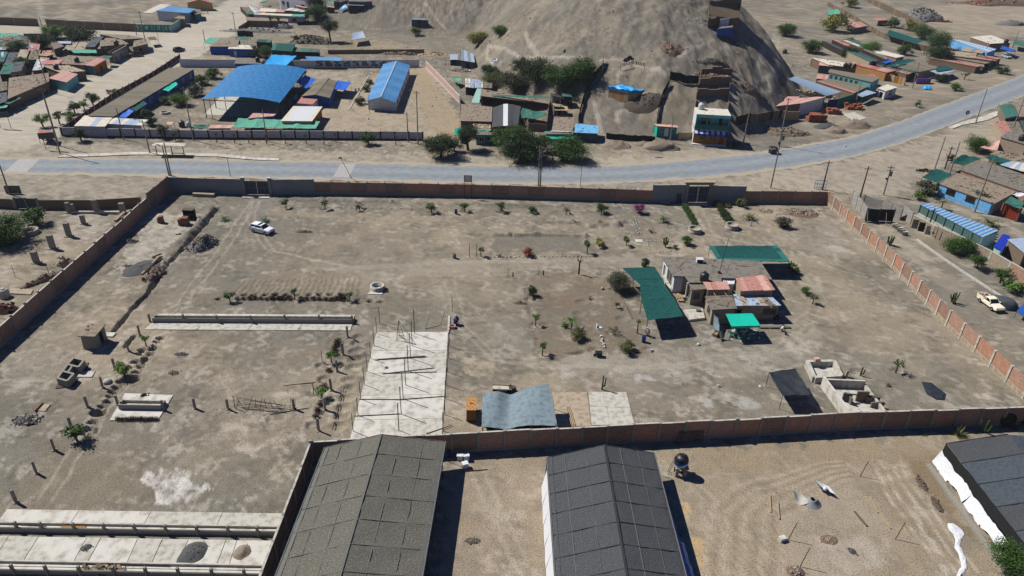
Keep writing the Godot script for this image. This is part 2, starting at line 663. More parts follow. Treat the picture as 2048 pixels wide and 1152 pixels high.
	mk("royal_roof",C(.12,.22,.66),.6,"grain",.3)
	mk("btarp",C(.05,.64,.93),.5,"grain",.4,"n_fine",.6,{"spec":.5})
	mk("btarp_deep",C(.03,.37,.80),.5,"grain",.4,"n_fine",.5,{"spec":.5})
	mk("btarp_pale",C(.42,.68,.86),.6,"stain",.5,"n_fine",.6)
	mk("gnet",C(.09,.32,.315),.9,"rustic",.25,"n_fine",.4)
	mk("gnet_edge",C(.16,.42,.40),.9,"grain",.5)
	mk("gnet_old",C(.22,.42,.38),.9,"stain",.3,"n_fine",.5)
	mk("gnet_pale",C(.36,.62,.54),.9,"stain",.3,"n_fine",.4)
	mk("aqua_net",C(.05,.72,.62),.75,"grain",.4,"n_fine",.3)
	mk("net_brown",C(.48,.47,.43),.95,"speck",.13,"n_fine",.5)
	mk("net_edge",C(.42,.42,.405),.95,"grain",.5)
	mk("net_grey",C(.345,.355,.37),.8,"speck",.15,"n_fine",.5)  # glints on this net are painted in as pale specks of its texture
	mk("net_seam",C(.21,.215,.225),.9,"grain",.5)
	mk("nblk",C(.13,.135,.14),.9,"grain",.5,"n_fine",.6)
	mk("tarp_black",C(.17,.19,.22),.6,"stain",.5,"n_fine",.6)
	mk("tarp_grey",C(.45,.515,.55),.75,"stain",.2)
	mk("slate",C(.28,.31,.34),.75,"stain",.35,"n_fine",.4)
	mk("wsheet",C(.84,.85,.87),.6,"grain",.5)
	mk("pane",C(.07,.08,.10),.15,"",1.0,"",.5,{"spec":.5})
	mk("glass_green",C(.30,.40,.38),.2,"",1.0,"",.5,{"spec":.5})
	mk("hollow",C(.05,.05,.05),.95,"")
	mk("frame_grey",C(.42,.42,.42),.8,"")
	mk("door_brown",C(.25,.17,.12),.8,"grain",.5)
	mk("wd_grey",C(.40,.36,.31),.95,"grain",.7)
	mk("wd_dark",C(.20,.17,.145),.95,"grain",.7)
	mk("wd_pale",C(.66,.58,.47),.95,"grain",.6)
	mk("plywood",C(.70,.53,.33),.9,"rustic",.4)
	mk("reed",C(.42,.37,.30),.97,"grain",.9,"n_fine",.8)
	mk("pole_concrete",C(.55,.53,.50),.9,"grain",.6)
	mk("steel",C(.24,.235,.23),.7,"grain",.8)
	mk("rust",C(.30,.18,.13),.9,"grain",.8)
	mk("gate_navy",C(.26,.29,.36),.7,"stain",.3)
	mk("blackp",C(.10,.105,.115),.5,"grain",.5,"",.5,{"spec":.5})
	mk("blue_plastic",C(.08,.12,.38),.45,"grain",.5,"",.5,{"spec":.5})
	mk("ochre_metal",C(.56,.40,.16),.6,"rustic",.6)
	mk("rk_grey",C(.46,.455,.44),.97,"grain",.6)
	mk("rk_pale",C(.66,.63,.58),.97,"grain",.6)
	mk("rk_brown",C(.46,.38,.32),.97,"grain",.6)
	mk("rk_dark",C(.31,.30,.29),.97,"grain",.6)
	mk("gravel",C(.40,.40,.40),.97,"speck",.8,"n_soil",.8)
	mk("gravp",C(.53,.51,.47),.97,"speck",.8,"n_soil",.8)
	mk("sand_heap",C(.55,.50,.44),.97,"soil",.4,"n_soil",.8)
	mk("earth_dark",C(.35,.315,.275),.97,"soil",.4,"n_soil",.8)
	mk("dry_bush",C(.20,.125,.105),.97,"")
	mk("dry_twig",C(.34,.28,.22),.97,"")
	mk("bark",C(.34,.28,.23),.97,"grain",.9)
	var leaf:={"lf_dark":C(.15,.22,.10),"lf_mid":C(.22,.32,.12),"lf_bright":C(.30,.42,.15),"lf_olive":C(.32,.34,.19),"lf_grey":C(.28,.29,.22),"lf_yellow":C(.46,.45,.20),"petal":C(.48,.25,.40),"petal_red":C(.48,.22,.17)}
	for k in leaf:
		mk(k,leaf[k],.7,"",1.0,"",.5,{"backlight":leaf[k]*.35})
	mk("car_white",C(.84,.87,.89),.3,"",1.0,"",.5,{"spec":.5})
	mk("car_cream",C(.87,.84,.74),.4,"",1.0,"",.5,{"spec":.5})
	mk("car_dark",C(.09,.11,.16),.3,"",1.0,"",.5,{"spec":.5})
	mk("car_red",C(.56,.16,.13),.4,"",1.0,"",.5,{"spec":.5})
	mk("tyre",C(.07,.07,.07),.9,"")
	mk("rim",C(.62,.63,.64),.4,"",1.0,"",.5,{"metal":.8})
	mk("lamp_glass",C(.8,.8,.78),.2,"")
	mk("lamp_red",C(.5,.05,.04),.3,"")
	mk("skin",C(.45,.31,.23),.7,"")
	mk("shirt_white",C(.80,.80,.80),.9,"")
	mk("cloth_dark",C(.11,.11,.13),.95,"")
	mk("cloth_blue",C(.17,.20,.30),.95,"")
	mk("hair",C(.06,.05,.045),.9,"")
	mk("sign_blue",C(.12,.26,.56),.5,"")
# ---------- terrain ----------
var gx:=PackedFloat32Array()
var gz:=PackedFloat32Array()
var gh:=PackedFloat32Array()
var gc:=PackedColorArray()
func rise(x:float,z:float,cx:float,cz:float,rx:float,rz:float,a:float)->float:
	var e:=1.0-pow((x-cx)/rx,2)-pow((z-cz)/rz,2)
	if e<-.05:
		return .0
	if e<.05:
		return a*(e+.05)*(e+.05)/.2
	return a*e
func hill(x:float,z:float)->float:
	if z>-175.0 or z<-540.0 or absf(x)>140.0:
		return .0
	var h:=rise(x,z,45,-300,65.0 if x<45 else 56.0,118,36)+rise(x,z,-25,-425,110,105,22)
	if h>.0:
		var k:=clampf(h/6.0,.0,1.0)
		h+=k*(nb(x*2.2,z*.9)*1.6-absf(nm(x,z*.7))*.8+nm(x*2,z*2)*.25)
	return h
func lines(segs:Array)->PackedFloat32Array:
	var r:=PackedFloat32Array()
	for s in segs:
		var n:=roundi((s[1]-s[0])/s[2])
		for i in n:
			r.append(s[0]+(s[1]-s[0])*float(i)/n)
	r.append(segs[-1][1])
	return r
func sp(pts:Array,col:Color,strength:=.8,ragged:=1.0,patchy:=.3)->void:
	var poly:=PackedVector2Array()
	var lo:=Vector2(1e9,1e9)
	var hi:=-lo
	for p in pts:
		poly.append(Vector2(p.x,p.z))
		lo=lo.min(Vector2(p.x,p.z))
		hi=hi.max(Vector2(p.x,p.z))
	var pad:=ragged*1.5
	for j in range(gz.bsearch(lo.y-pad),mini(gz.size(),gz.bsearch(hi.y+pad))):
		for i in range(gx.bsearch(lo.x-pad),mini(gx.size(),gx.bsearch(hi.x+pad))):
			var x:=gx[i]
			var z:=gz[j]
			var w:=Vector2(x+ragged*2.2*nw(x*2.0,z*2.0),z+ragged*2.2*nw(x*2.0+90,z*2.0))
			if ragged>.6:
				w+=Vector2(nf(x,z),nf(x+50,z))*.7
			if Geometry2D.is_point_in_polygon(w,poly):
				var s:=strength*(1.0-patchy*(.5+nm(x*3.0+7,z*3.0)+.7*nf(x*1.7,z*1.7+40))*1.7)
				var k:=j*gx.size()+i
				gc[k]=gc[k].lerp(col,clampf(s,.0,1.0))
func blotch(p:Vector3,rx:float,rz:float,col:Color,strength:=.8,ragged:=.7,patchy:=.4)->void:
	var pts:=[]
	for i in 14:
		var a:=TAU*i/14
		pts.append(p+V(cos(a)*rx,0,sin(a)*rz))
	sp(pts,col,strength,ragged,patchy)
func seg_dist(p:Vector2,a:Vector2,b:Vector2)->float:
	return p.distance_to(Geometry2D.get_closest_point_to_segment(p,a,b))
func sk(pts:Array,width:float,col:Color,strength:=.7,wander:=.5)->void:
	for s in pts.size()-1:
		var a:=Vector2(pts[s].x,pts[s].z)
		var b:=Vector2(pts[s+1].x,pts[s+1].z)
		var lo:=a.min(b)-Vector2.ONE*(width+wander)
		var hi:=a.max(b)+Vector2.ONE*(width+wander)
		for j in range(gz.bsearch(lo.y),mini(gz.size(),gz.bsearch(hi.y))):
			for i in range(gx.bsearch(lo.x),mini(gx.size(),gx.bsearch(hi.x))):
				var q:=Vector2(gx[i],gz[j])
				q+=Vector2.ONE*wander*nw(q.x,q.y)
				var d:=seg_dist(q,a,b)/(width/2)
				if d<1.0:
					var k:=j*gx.size()+i
					var w:=strength*minf(1.0,2.0*(1.0-d))*(.75+.5*nf(q.x,q.y))
					gc[k]=gc[k].lerp(col,clampf(w,0,1))
func dent(p:Vector3,rx:float,rz:float,depth:float,rim:=.25)->void:
	var m:=1.7
	for j in range(gz.bsearch(p.z-rz*m),mini(gz.size(),gz.bsearch(p.z+rz*m))):
		for i in range(gx.bsearch(p.x-rx*m),mini(gx.size(),gx.bsearch(p.x+rx*m))):
			var d:=Vector2((gx[i]-p.x)/rx,(gz[j]-p.z)/rz).length()
			var k:=j*gx.size()+i
			if d<1.0:
				gh[k]-=depth*minf(1.0,(1.0-d)*4.0)
			elif d<m:
				gh[k]+=absf(depth)*rim*(1.0-absf(d-1.3)/.4) if absf(d-1.3)<.4 else .0
func dc(pts:Array,width:float,depth:float,rough:=.2)->void:
	for s in pts.size()-1:
		var a:=Vector2(pts[s].x,pts[s].z)
		var b:=Vector2(pts[s+1].x,pts[s+1].z)
		var lo:=a.min(b)-Vector2.ONE*(width+.5)
		var hi:=a.max(b)+Vector2.ONE*(width+.5)
		for j in range(gz.bsearch(lo.y),mini(gz.size(),gz.bsearch(hi.y))):
			for i in range(gx.bsearch(lo.x),mini(gx.size(),gx.bsearch(hi.x))):
				var q:=Vector2(gx[i],gz[j])
				var d:=seg_dist(q+Vector2.ONE*rough*nw(q.x*3,q.y*3)*2.0,a,b)/(width/2)
				if d<1.0:
					var k:=j*gx.size()+i
					gh[k]-=depth*minf(1.0,(1.0-d)*(1.8 if depth>0 else 1.2))*(1.0+rough*nf(q.x,q.y))
func level(pts:Array,y:float)->void:
	var poly:=PackedVector2Array()
	var lo:=Vector2(1e9,1e9)
	var hi:=-lo
	for p in pts:
		poly.append(Vector2(p.x,p.z))
		lo=lo.min(Vector2(p.x,p.z))
		hi=hi.max(Vector2(p.x,p.z))
	poly=Geometry2D.offset_polygon(poly,1.2)[0]
	for j in range(gz.bsearch(lo.y-2),mini(gz.size(),gz.bsearch(hi.y+2))):
		for i in range(gx.bsearch(lo.x-2),mini(gx.size(),gx.bsearch(hi.x+2))):
			if Geometry2D.is_point_in_polygon(Vector2(gx[i],gz[j]),poly):
				gh[j*gx.size()+i]=y
const SOIL:=Color(.222,.196,.153)
const SOIL_GREY:=Color(.178,.166,.139)
const SOIL_TAN:=Color(.295,.25,.186)
const SAND:=Color(.42,.375,.30)
const STREET:=Color(.51,.465,.385)
const PALE:=Color(.47,.425,.355)
const HILL_GREY:=Color(.182,.165,.138)
func make_terrain()->void:
	gx=lines([[-2600,-320,95],[-320,-120,3],[-120,-76,.8],[-76,-58,.36],[-58,-22,.2],[-22,74,.36],[74,120,.7],[120,340,3],[340,2600,90]])
	gz=lines([[-3200,-700,125],[-700,-480,6],[-480,-330,2.2],[-330,-170,.9],[-170,-146,.6],[-146,-104,.36],[-104,-59,.22],[-59,-43,.36],[-43,-10,1.5],[-10,200,15]])
	var nx:=gx.size()
	var nz:=gz.size()
	gh.resize(nx*nz)
	gc.resize(nx*nz)
	for j in nz:
		for i in nx:
			var x:=gx[i]
			var z:=gz[j]
			var h:=hill(x,z)
			var b:=nb(x,z)
			var m:=nm(x,z)
			var f:=nf(x,z)
			var c:=SOIL.lerp(SOIL_TAN,clampf(.30+b*1.3+m*.5,0,1)).lerp(SOIL_GREY,clampf(.15-b*1.2+m*.6,0,1))
			if h>.2:
				c=c.lerp(HILL_GREY.lerp(SOIL_TAN,clampf(.15+nb(x*1.5+60,z*2.0),0,.6)),.9)
			var patch:=nm(x*1.9+300,z*1.9)+.55*f
			c=c.lerp(PALE,(.38 if h<.2 else .12)*smoothstep(.16,.5,patch)).lerp(SOIL_GREY*.72,.5*smoothstep(.1,.55,nm(x*1.3,z*1.3+500)-.4*f))
			c=c*(1.0+.2*f+.26*m)
			c.a=1.0
			gh[j*nx+i]=h+.05*m+.018*f+(.22*f*m if h>1.0 else .0)
			gc[j*nx+i]=c
	paint_terrain()
	var pv:=PackedVector3Array()
	var nv:=PackedVector3Array()
	pv.resize(nx*nz)
	nv.resize(nx*nz)
	for j in nz:
		for i in nx:
			var k:=j*nx+i
			pv[k]=V(gx[i],gh[k],gz[j])
			var i0:=maxi(i-1,0)
			var i1:=mini(i+1,nx-1)
			var j0:=maxi(j-1,0)
			var j1:=mini(j+1,nz-1)
			nv[k]=V(-(gh[j*nx+i1]-gh[j*nx+i0])/(gx[i1]-gx[i0]),1,-(gh[j1*nx+i]-gh[j0*nx+i])/(gz[j1]-gz[j0])).normalized()
	var idx:=PackedInt32Array()
	idx.resize((nx-1)*(nz-1)*6)
	var w:=0
	for j in nz-1:
		for i in nx-1:
			var a:=j*nx+i
			for k in [a,a+1,a+nx+1,a,a+nx+1,a+nx]:
				idx[w]=k
				w+=1
	var arr:=[]
	arr.resize(Mesh.ARRAY_MAX)
	arr[Mesh.ARRAY_VERTEX]=pv
	arr[Mesh.ARRAY_NORMAL]=nv
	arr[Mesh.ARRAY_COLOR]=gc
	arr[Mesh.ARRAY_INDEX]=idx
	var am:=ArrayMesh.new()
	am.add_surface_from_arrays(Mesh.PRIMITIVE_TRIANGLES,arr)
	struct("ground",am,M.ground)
func paint_terrain()->void:
	sp(vs([-137.3,-179.1,-139,-213.3,-141.3,-264.1,-147.9,-349.4,-155.6,-406.2,-144.7,-439.4,-119.6,-333.8,-116.3,-278.6,-115.5,-243.5,-116,-211.9,-115.8,-190.6,-114,-173.8,-114.7,-162.8,-122.6,-157]),STREET,.9,1.2,.2)
	sp(vs([-229.1,-318.3,-191.2,-315,-157.8,-311.1,-127.5,-308,-119.1,-286,-132.2,-276.3,-155.9,-288.3,-186.6,-296.1,-217,-300]),STREET,.85,1.2,.2)
	sp(vs([-127.6,-164.5,-109.4,-168.2,-81.7,-165.8,-52.1,-167.1,-15.9,-166.7,8.2,-165.9,38.9,-169.8,61.9,-177.6,60.2,-171.7,19.7,-160.6,-15.2,-158.9,-61,-157.6,-120.9,-154.4]),SAND,.8,1.5,.4)
	sp(vs([-115.6,-146.3,-76,-147.2,-36.2,-148.7,-3.3,-149,30.2,-152.7,59.5,-161,70.7,-159.6,66.9,-149,29.1,-146,-75,-147.3,-73.8,-135.1,-107,-133.2]),SAND,.65,1.5,.5)
	sp(vs([54.7,-160.6,83.3,-173.8,106.2,-188,121.7,-199.8,165.9,-238.4,163.4,-226.1,137.4,-184.6,123.3,-187.5,102,-166.3,85.1,-150.5,74.7,-146.7,68.6,-150.6,59.1,-152.3]),C(.42,.365,.29),.8,2.0,.35)
	sp(vs([69.1,-184.4,91.8,-195.5,116,-218.1,145.4,-245.8,200.8,-295.9,232.3,-336.2,194.1,-304.4,138.3,-244.9,112.1,-223.3,82.1,-199.2]),SOIL_TAN,.6,2.0,.5)
	sp(vs([10.5,-163.6,20.1,-165.5,41.2,-175.7,57.2,-179.2,55.5,-172.4,32.1,-165.2,10.4,-160.5]),SAND,.6,1.0,.3)
	sp(vs([-62.2,-227.5,-50,-246.2,-34.8,-259.7,-29.2,-256.5,-15.8,-196.3,-14.2,-176.5,-51.5,-174.1]),C(.42,.345,.25),.85,1.0,.4)
	sp(vs([-38.3,-259.2,-32.6,-256,-14.7,-191.7,-13.6,-176.6,-19.2,-176,-31.6,-221.8]),C(.36,.28,.175),.7,1.0,.3)
	sp(vs([-74.7,-250.5,-52.3,-249.6,-53.7,-231.8,-70,-233.1]),C(.44,.38,.29),.8,.8,.4)
	for tr in [vs([1.7,-253.3,4,-240.8,5.9,-232.4]),vs([-10.8,-266.4,0,-240.1,7.8,-228.6,14.8,-221.5,18.8,-220]),vs([-11.1,-268.5,-11.3,-258.7,-8.4,-247.3]),vs([23.7,-216.2,29.9,-213.2,32.6,-211.3,35.9,-208.5,39.2,-206.5,41,-203.9]),vs([21.5,-199.1,22.2,-193.9,22.8,-188.5]),vs([30,-194.1,26.9,-193.8,26.5,-191.9,27.1,-190.5]),vs([27.6,-205.3,28.1,-208.1,31.1,-210.2]),vs([118.8,-345.6,81.5,-233.6,75.4,-221.2,68.2,-210,61.8,-204.1]),vs([78.5,-226.3,73.7,-216.2,73,-211.4,66.7,-203]),vs([58.4,-222.9,51.6,-217.3,45.2,-211.9]),vs([37,-207.8,39.1,-205.9,40.8,-203.7]),vs([58.9,-196.6,59.9,-202.5,58.7,-202.4]),vs([71.2,-215.5,71.5,-220.8,117.9,-349]),vs([-43.6,-348,-36.3,-333.8,-32.3,-326.7]),vs([-76.1,-339.5,-67.4,-329.6,-58.3,-326.9,-47.3,-329.4])]:
		sk(tr,1.5,C(.38,.345,.29),.95,.8)
	sk(vs([-244.3,-387.2,-228.7,-361.2,-222,-351.2,-217.3,-341.3,-205.6,-323.6,-202.3,-321]),2.2,SAND,.8,1.0)
	sk(vs([-213.5,-335.2,-208.5,-337.8,-208.1,-352,-203.2,-370.3]),3.5,SAND,.5,1.0)
	sk(vs([-199.3,-331.1,-196.9,-341.7,-197.9,-361.5]),3.5,SAND,.5,1.0)
	sk(vs([-250.3,-365,-246.6,-383,-240.3,-403.2]),6.0,SAND,.6,1.0)
	sp(vs([-72.5,-311.3,-48.6,-304.1,-27.5,-296.9,-18.4,-279.5,-45.2,-281.6,-67.9,-281.1,-91,-282.4]),C(.36,.28,.16),.55,2.0,.6)
	sp(vs([-115.6,-321.8,-84.1,-324.7,-70.2,-300.7,-85.8,-291.1,-111.5,-297.4]),SOIL_TAN,.7,2.0,.4)
	sp(vs([246.2,-470.2,343,-513,253.8,-370.5,222.8,-358.9,216.3,-392.9]),C(.40,.335,.25),.7,3.0,.4)
	sp(vs([47.9,-184.4,58.3,-183.3,72.3,-194.7,80,-201.4,68.5,-178.2,59.3,-177.4]),SOIL_GREY,.6,1.0,.3)
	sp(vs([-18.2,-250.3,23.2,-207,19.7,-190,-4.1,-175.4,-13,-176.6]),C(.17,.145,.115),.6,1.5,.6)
	sp(vs([11.1,-206.9,18.4,-202.2,17.1,-197.5,14,-200.1,11.1,-204.5]),C(.36,.28,.18),.8,.6,.3)
	sp(vs([42.1,-201.6,49.4,-201.5,46.3,-189,42.8,-187.2,38.6,-189.6]),C(.25,.215,.155),.7,.6,.3)
	sp(vs([-69.3,-126.8,-60.6,-127.4,-60.3,-121.9,-59.8,-117.4,-60.6,-112.5,-59.9,-108,-61.8,-102.6,-65.3,-101.9,-65.8,-108.7,-67.9,-118.8]),C(.48,.44,.38),.85,.9,.45)
	sp(vs([-62.3,-102.5,-62.1,-108.4,-60.3,-109.4,-59,-102.2]),C(.20,.20,.20),.8,.5,.3)
	sp(vs([-70.2,-81.6,-69.2,-86.9,-66.5,-88.4,-61.5,-80.9,-59.6,-74.1,-62.7,-69.9]),SAND,.35,1.6,.6)
	sp(vs([-66.1,-75.2,-63.9,-75.6,-62.6,-81.5,-61.3,-82,-59.3,-76.9,-60.2,-74.1,-64.4,-72.6]),C(.36,.325,.27),.5,1.2,.5)
	sp(vs([-65.2,-73.8,-59.4,-74.2,-59.1,-73.7,-64.9,-73.3]),C(.42,.40,.36),.5,.3,.3)
	sp(vs([-60.45,-66.32,-57.93,-66.15,-57.15,-63.4,-57.25,-61.28]),C(.42,.39,.34),.55,1.2,.5)
	sp(vs([-42.8,-61.7,-40.94,-59.26,-40.45,-56.43,-40.88,-53.95,-44.24,-52.95,-48.73,-54.29,-51.49,-56.44,-51.96,-59.78,-49.9,-61.4]),C(.205,.175,.13),.75,.8,.2)
	sp(vs([-50.13,-66.51,-43.54,-65.95,-42.66,-61.4,-46.8,-60.2,-50.79,-60.79,-52.27,-64.99]),C(.205,.18,.14),.55,1.2,.3)
	sp(vs([-39.01,-56.95,-36.84,-58.94,-35.53,-59.12,-33.88,-57.16,-32.38,-56.76,-32.18,-55.4,-33.7,-54.67,-34.94,-53.75,-36.54,-53.68,-38.29,-55.38]),C(.62,.59,.55),.92,.7,.5)
	for i in 46:
		var u:=rf()
		var v:=rf()
		var p:=v(-43.51,-65.11).lerp(v(-24.29,-60.21),u).lerp(v(-28,-73.8).lerp(v(-23,-69.6),u),1.0-v)
		blotch(p,rr(.5,1.9),rr(.4,1.4),C(.44,.385,.32),rr(.3,.7),1.0,.6)
	for i in 26:
		var p:=v(-45.2,-76.2).lerp(v(-28.5,-80.8),rf()).lerp(v(-34.3,-71.5),rf()*.7)
		blotch(p,rr(.5,2.2),rr(.4,1.2),C(.40,.34,.27),rr(.2,.5),1.0,.6)
	sp(vs([-33,-82.8,-30.6,-85.3,-26.1,-82.4,-26.2,-79.4,-29.8,-77.8,-32.2,-79.1]),C(.26,.21,.155),.5,1.5,.3)
	sp(vs([-44.8,-125.9,-30.8,-123.5,-15.8,-123.4,-10.9,-111.3,-22.3,-106.8,-39.9,-109.4,-47.5,-116.8]),C(.19,.17,.14),.6,2.2,.4)
	sp(vs([-32.4,-107.1,-19.5,-110.7,-6.6,-112,10.9,-113.5,26.2,-115.3,25.6,-111.8,6.4,-109.4,-10.5,-106.7,-21.7,-103.4]),C(.30,.27,.22),.65,1.2,.4)
	sp(vs([-17.2,-106.3,-5.5,-107,2.1,-104.8,2.1,-85.5,-4.2,-83.9,-8.8,-91.6]),C(.30,.255,.19),.45,2.0,.5)
	sp(vs([-6.2,-83.3,-2.9,-83,-1.7,-79.9,-3.2,-76.9,-6.4,-76.8,-6.5,-80.9]),C(.44,.365,.265),.75,1.0,.5)
	sp(vs([-3.2,-89.4,1.7,-89.6,3.1,-86.4,1.1,-83.7,-2.4,-85.1]),C(.32,.295,.25),.5,1.2,.5)
	sp(vs([5.7,-83,10.3,-83.7,19.5,-83.2,19.2,-81,11.5,-80.6,6.5,-81.5]),C(.35,.325,.28),.6,1.0,.4)
	sp(vs([3.5,-79.7,5.6,-79.8,5.7,-78.6,4.4,-78.1,3.5,-78.7]),C(.22,.19,.145),.7,.4,.2)
	sp(vs([4.6,-100.8,6,-103.3,8.4,-103.5,8.4,-101.8,6.9,-101]),C(.43,.40,.34),.8,.6,.4)
	sp(vs([6.4,-100.3,10.8,-102.6,12,-100,11.2,-96.7,6.9,-95.8]),C(.225,.17,.125),.75,.9,.4)
	sp(vs([3.1,-107,18.2,-108,18.6,-96.1,19.8,-84.7,4,-83.6]),C(.195,.15,.108),.85,.8,.5)
	sp(vs([-3.9,-122,12.9,-122.8,12.9,-116.8,6.6,-115.2,-3.7,-114.7]),C(.165,.152,.127),.9,.4,.2)
	sp(vs([-40.2,-104.8,-25.4,-105.7,-24.3,-98.2,-43.6,-97.1,-43.4,-102]),C(.235,.195,.145),.7,.5,.2)
	sp(vs([-53.6,-135.3,-50.8,-136.1,-47.7,-135.8,-46.9,-128.2,-52.2,-125.4,-54.4,-128.8]),C(.24,.22,.195),.7,.8,.2)
	sp(vs([-48.4,-133.1,-32.3,-130.5,-20.5,-130.1,-12.4,-128.3,-21.9,-126.4,-37.2,-126.5,-46.9,-128.2]),C(.36,.30,.22),.55,1.0,.5)
	for pt in vs([-17.6,-123.3,-15.8,-123.9,-10,-121.6,-22.2,-111.5,-35.6,-116.2,-27.3,-127.2,-11.9,-128.3,4.6,-127.6,5.5,-126.1,.3,-116,-26.5,-103.1,-22.1,-106,-12.6,-111.2,-2.7,-129,13.9,-130.2,27.9,-131.3,35.4,-124.8,44.4,-130,50.9,-125.9,16.6,-126.9]):
		blotch(pt,rr(.8,2.2),rr(.4,.9),C(.42,.365,.285),.6,.7,.4)
	sp(vs([50.9,-125.9,62.4,-133.8,66.7,-127,60.4,-116,52.6,-119.5]),C(.31,.285,.24),.55,2.0,.5)
	sp(vs([47.8,-107.7,58.8,-112,63.3,-92.8,63.6,-87.5,55,-84.5,46.9,-93.3]),SOIL_TAN,.45,2.5,.5)
	sp(vs([20.8,-86.5,33.1,-87.1,46.4,-91.9,44.9,-84,36.3,-78.9,25.7,-79.5,18.6,-81.4]),C(.37,.335,.275),.65,1.6,.5)
	sp(vs([6.9,-82,19.8,-85.2,27.6,-81.9,18.6,-76.9,7.4,-77.4]),C(.33,.30,.25),.55,1.4,.5)
	for pt in vs([27.2,-80.1,27.7,-75.2,29.6,-73.7,24.5,-74,40.5,-87.5,41.5,-86.3,43.4,-87.7,18.1,-78,21.7,-79.8,55.3,-76.5,37.1,-81.2,33.5,-83.4,60.7,-126.6,60.2,-120,7.5,-79.5,14.9,-79.5]):
		blotch(pt,rr(.9,2.4),rr(.6,1.4),C(.46,.425,.365),.65,.9,.5)
	sp(vs([58.5,-85.6,61.6,-85.2,61.6,-79.9,58,-79.3,56.6,-81.1]),C(.20,.185,.15),.7,1.0,.3)
	sp(vs([49.5,-78.8,53.3,-79.3,55.6,-77.4,59.6,-76.7,59.2,-75.4,50.9,-74.1,49.4,-74.9]),C(.22,.20,.165),.5,1.0,.3)
	sp(vs([60.9,-77.6,64.3,-76.9,63.3,-75.5,60.3,-75.4]),C(.50,.45,.38),.7,.7,.5)
	sp(vs([21.7,-74.2,24.3,-73.5,24.1,-71.4,21.2,-71.3]),C(.48,.42,.34),.7,.9,.5)
	sp(vs([17.1,-79,19.3,-79.5,19.5,-77.5,17.6,-77.4]),C(.40,.39,.37),.8,.6,.3)
	sp(vs([25,-74.1,26.6,-74.2,26.1,-72.4,25,-72.5]),C(.40,.39,.37),.8,.5,.3)
	sp(vs([25.1,-74.2,26.4,-74,25.7,-72.3,24.7,-72.5]),C(.40,.39,.37),.8,.5,.3)
	sp(vs([29.4,-74.4,31.7,-74,31.2,-72.4,29.2,-72.7]),C(.38,.37,.35),.7,.5,.3)
	sp(vs([-6.77,-62.02,4.36,-62.91,4.88,-46.31,5.01,-43.69,-6.17,-43.31,-6.43,-55.54]),C(.34,.265,.185),.7,1.0,.35)
	sp(vs([18.33,-63.93,54.3,-69.5,63.3,-68.1,49.24,-45.21,17.7,-44.13,17.87,-55.09]),C(.345,.275,.19),.75,1.5,.3)
	sp(vs([22.58,-64.78,35.13,-66.4,45.41,-67.59,52.23,-66.43,48.35,-63.48,41.26,-63.51,28.78,-61.32,21.7,-60.7]),C(.29,.225,.145),.6,1.0,.3)
	sp(vs([29.1,-60.05,39.68,-60.81,39.82,-56.82,38.27,-51.25,36.2,-47.43,26.25,-47.08,27.16,-53.49]),C(.35,.295,.23),.6,1.2,.3)
	sp(vs([32.57,-52.61,37.46,-52.27,37.16,-48.71,33.81,-47.34,30.26,-48.46]),C(.43,.385,.33),.6,1.2,.5)
	sp(vs([46.42,-63.39,48.83,-63.5,48.5,-59.59,47.89,-55.4,48.13,-52.67,46.56,-52.08,46.71,-55.64,46.42,-59.5,45.94,-61.39]),C(.185,.135,.08),.75,.6,.3)
	sp(vs([46.58,-64.77,50.51,-64.94,49.94,-62.87,46.26,-62.05]),C(.22,.165,.10),.6,.6,.3)
	sp(vs([42.23,-63.56,45.69,-63.36,45.26,-59.46,43.53,-58.16,42.07,-59.95,41.46,-61.2]),C(.47,.40,.31),.55,1.0,.6)
	sp(vs([43.86,-56.98,45.45,-56.17,44.07,-54.69,43.15,-54.1]),C(.49,.43,.36),.7,.6,.5)
	sk(vs([43.2,-54.66,42.99,-52.47,43.15,-48.68,42.82,-47.66]),.5,C(.52,.47,.40),.7,.4)
	sp(vs([18.56,-56.2,19.71,-56.25,18.92,-53.26,18.41,-53.48]),C(.52,.37,.20),.8,.4,.2)
	sp(vs([18.8,-51.73,20.06,-51.66,19.64,-48.13,18.59,-48.09]),C(.53,.37,.19),.8,.4,.2)
	for k in 9:
		sk([v(19.34,-46.88)+V(k*.9,0,0),v(21.71,-54.67)+V(k*.9,0,0),v(25.47,-59.27)+V(k*.8,0,k*.4),v(31.02,-61.09)+V(0,0,k*.55),v(38.85,-63.41)+V(0,0,k*.35)],.35,C(.22,.17,.11) if k % 2 else C(.43,.36,.265),.75,.5)
	for k in 8:
		sk([v(41.7,-62.86)+V(k*.55,0,0),v(41.25,-58.07)+V(k*.55,0,0),v(41.58,-53.5)+V(k*.55,0,0),v(42.37,-47.93)+V(k*.55,0,0)],.3,C(.52,.45,.35) if k % 2 else C(.24,.185,.12),.75,.5)
	for i in 30:
		blotch(v(-4.32,-58.44).lerp(v(3.72,-58.77),rf()).lerp(v(-.08,-46.15),rf()),rr(.4,1.5),rr(.3,1.2),C(.44,.375,.295),rr(.3,.6),.9,.5)
	for tr in [vs([-6.3,-107,-2.1,-108.1,23.9,-111.6]),vs([-7,-105,-2.1,-106.3,23.6,-110.1]),vs([-65.1,-96.1,-64.2,-89.6]),vs([-65.7,-95.8,-64.7,-89.2]),vs([-36.7,-247.9,-27.8,-216.3,-17.7,-186.8]),vs([-35.3,-249.6,-26.1,-216.5,-16.5,-189.2]),vs([-9.8,-83.6,1.4,-82.7,12.5,-82.3,26.2,-81.8])]:
		sk(tr,.45,C(.36,.31,.24),.5,.4)
	sp(vs([-108.8,-342.4,-73.7,-326.5,-41.2,-294.8,-18.3,-277.9,-7.1,-273.9,6.9,-273.1,-82.8,-374]),HILL_GREY,.75,3.0,.4)
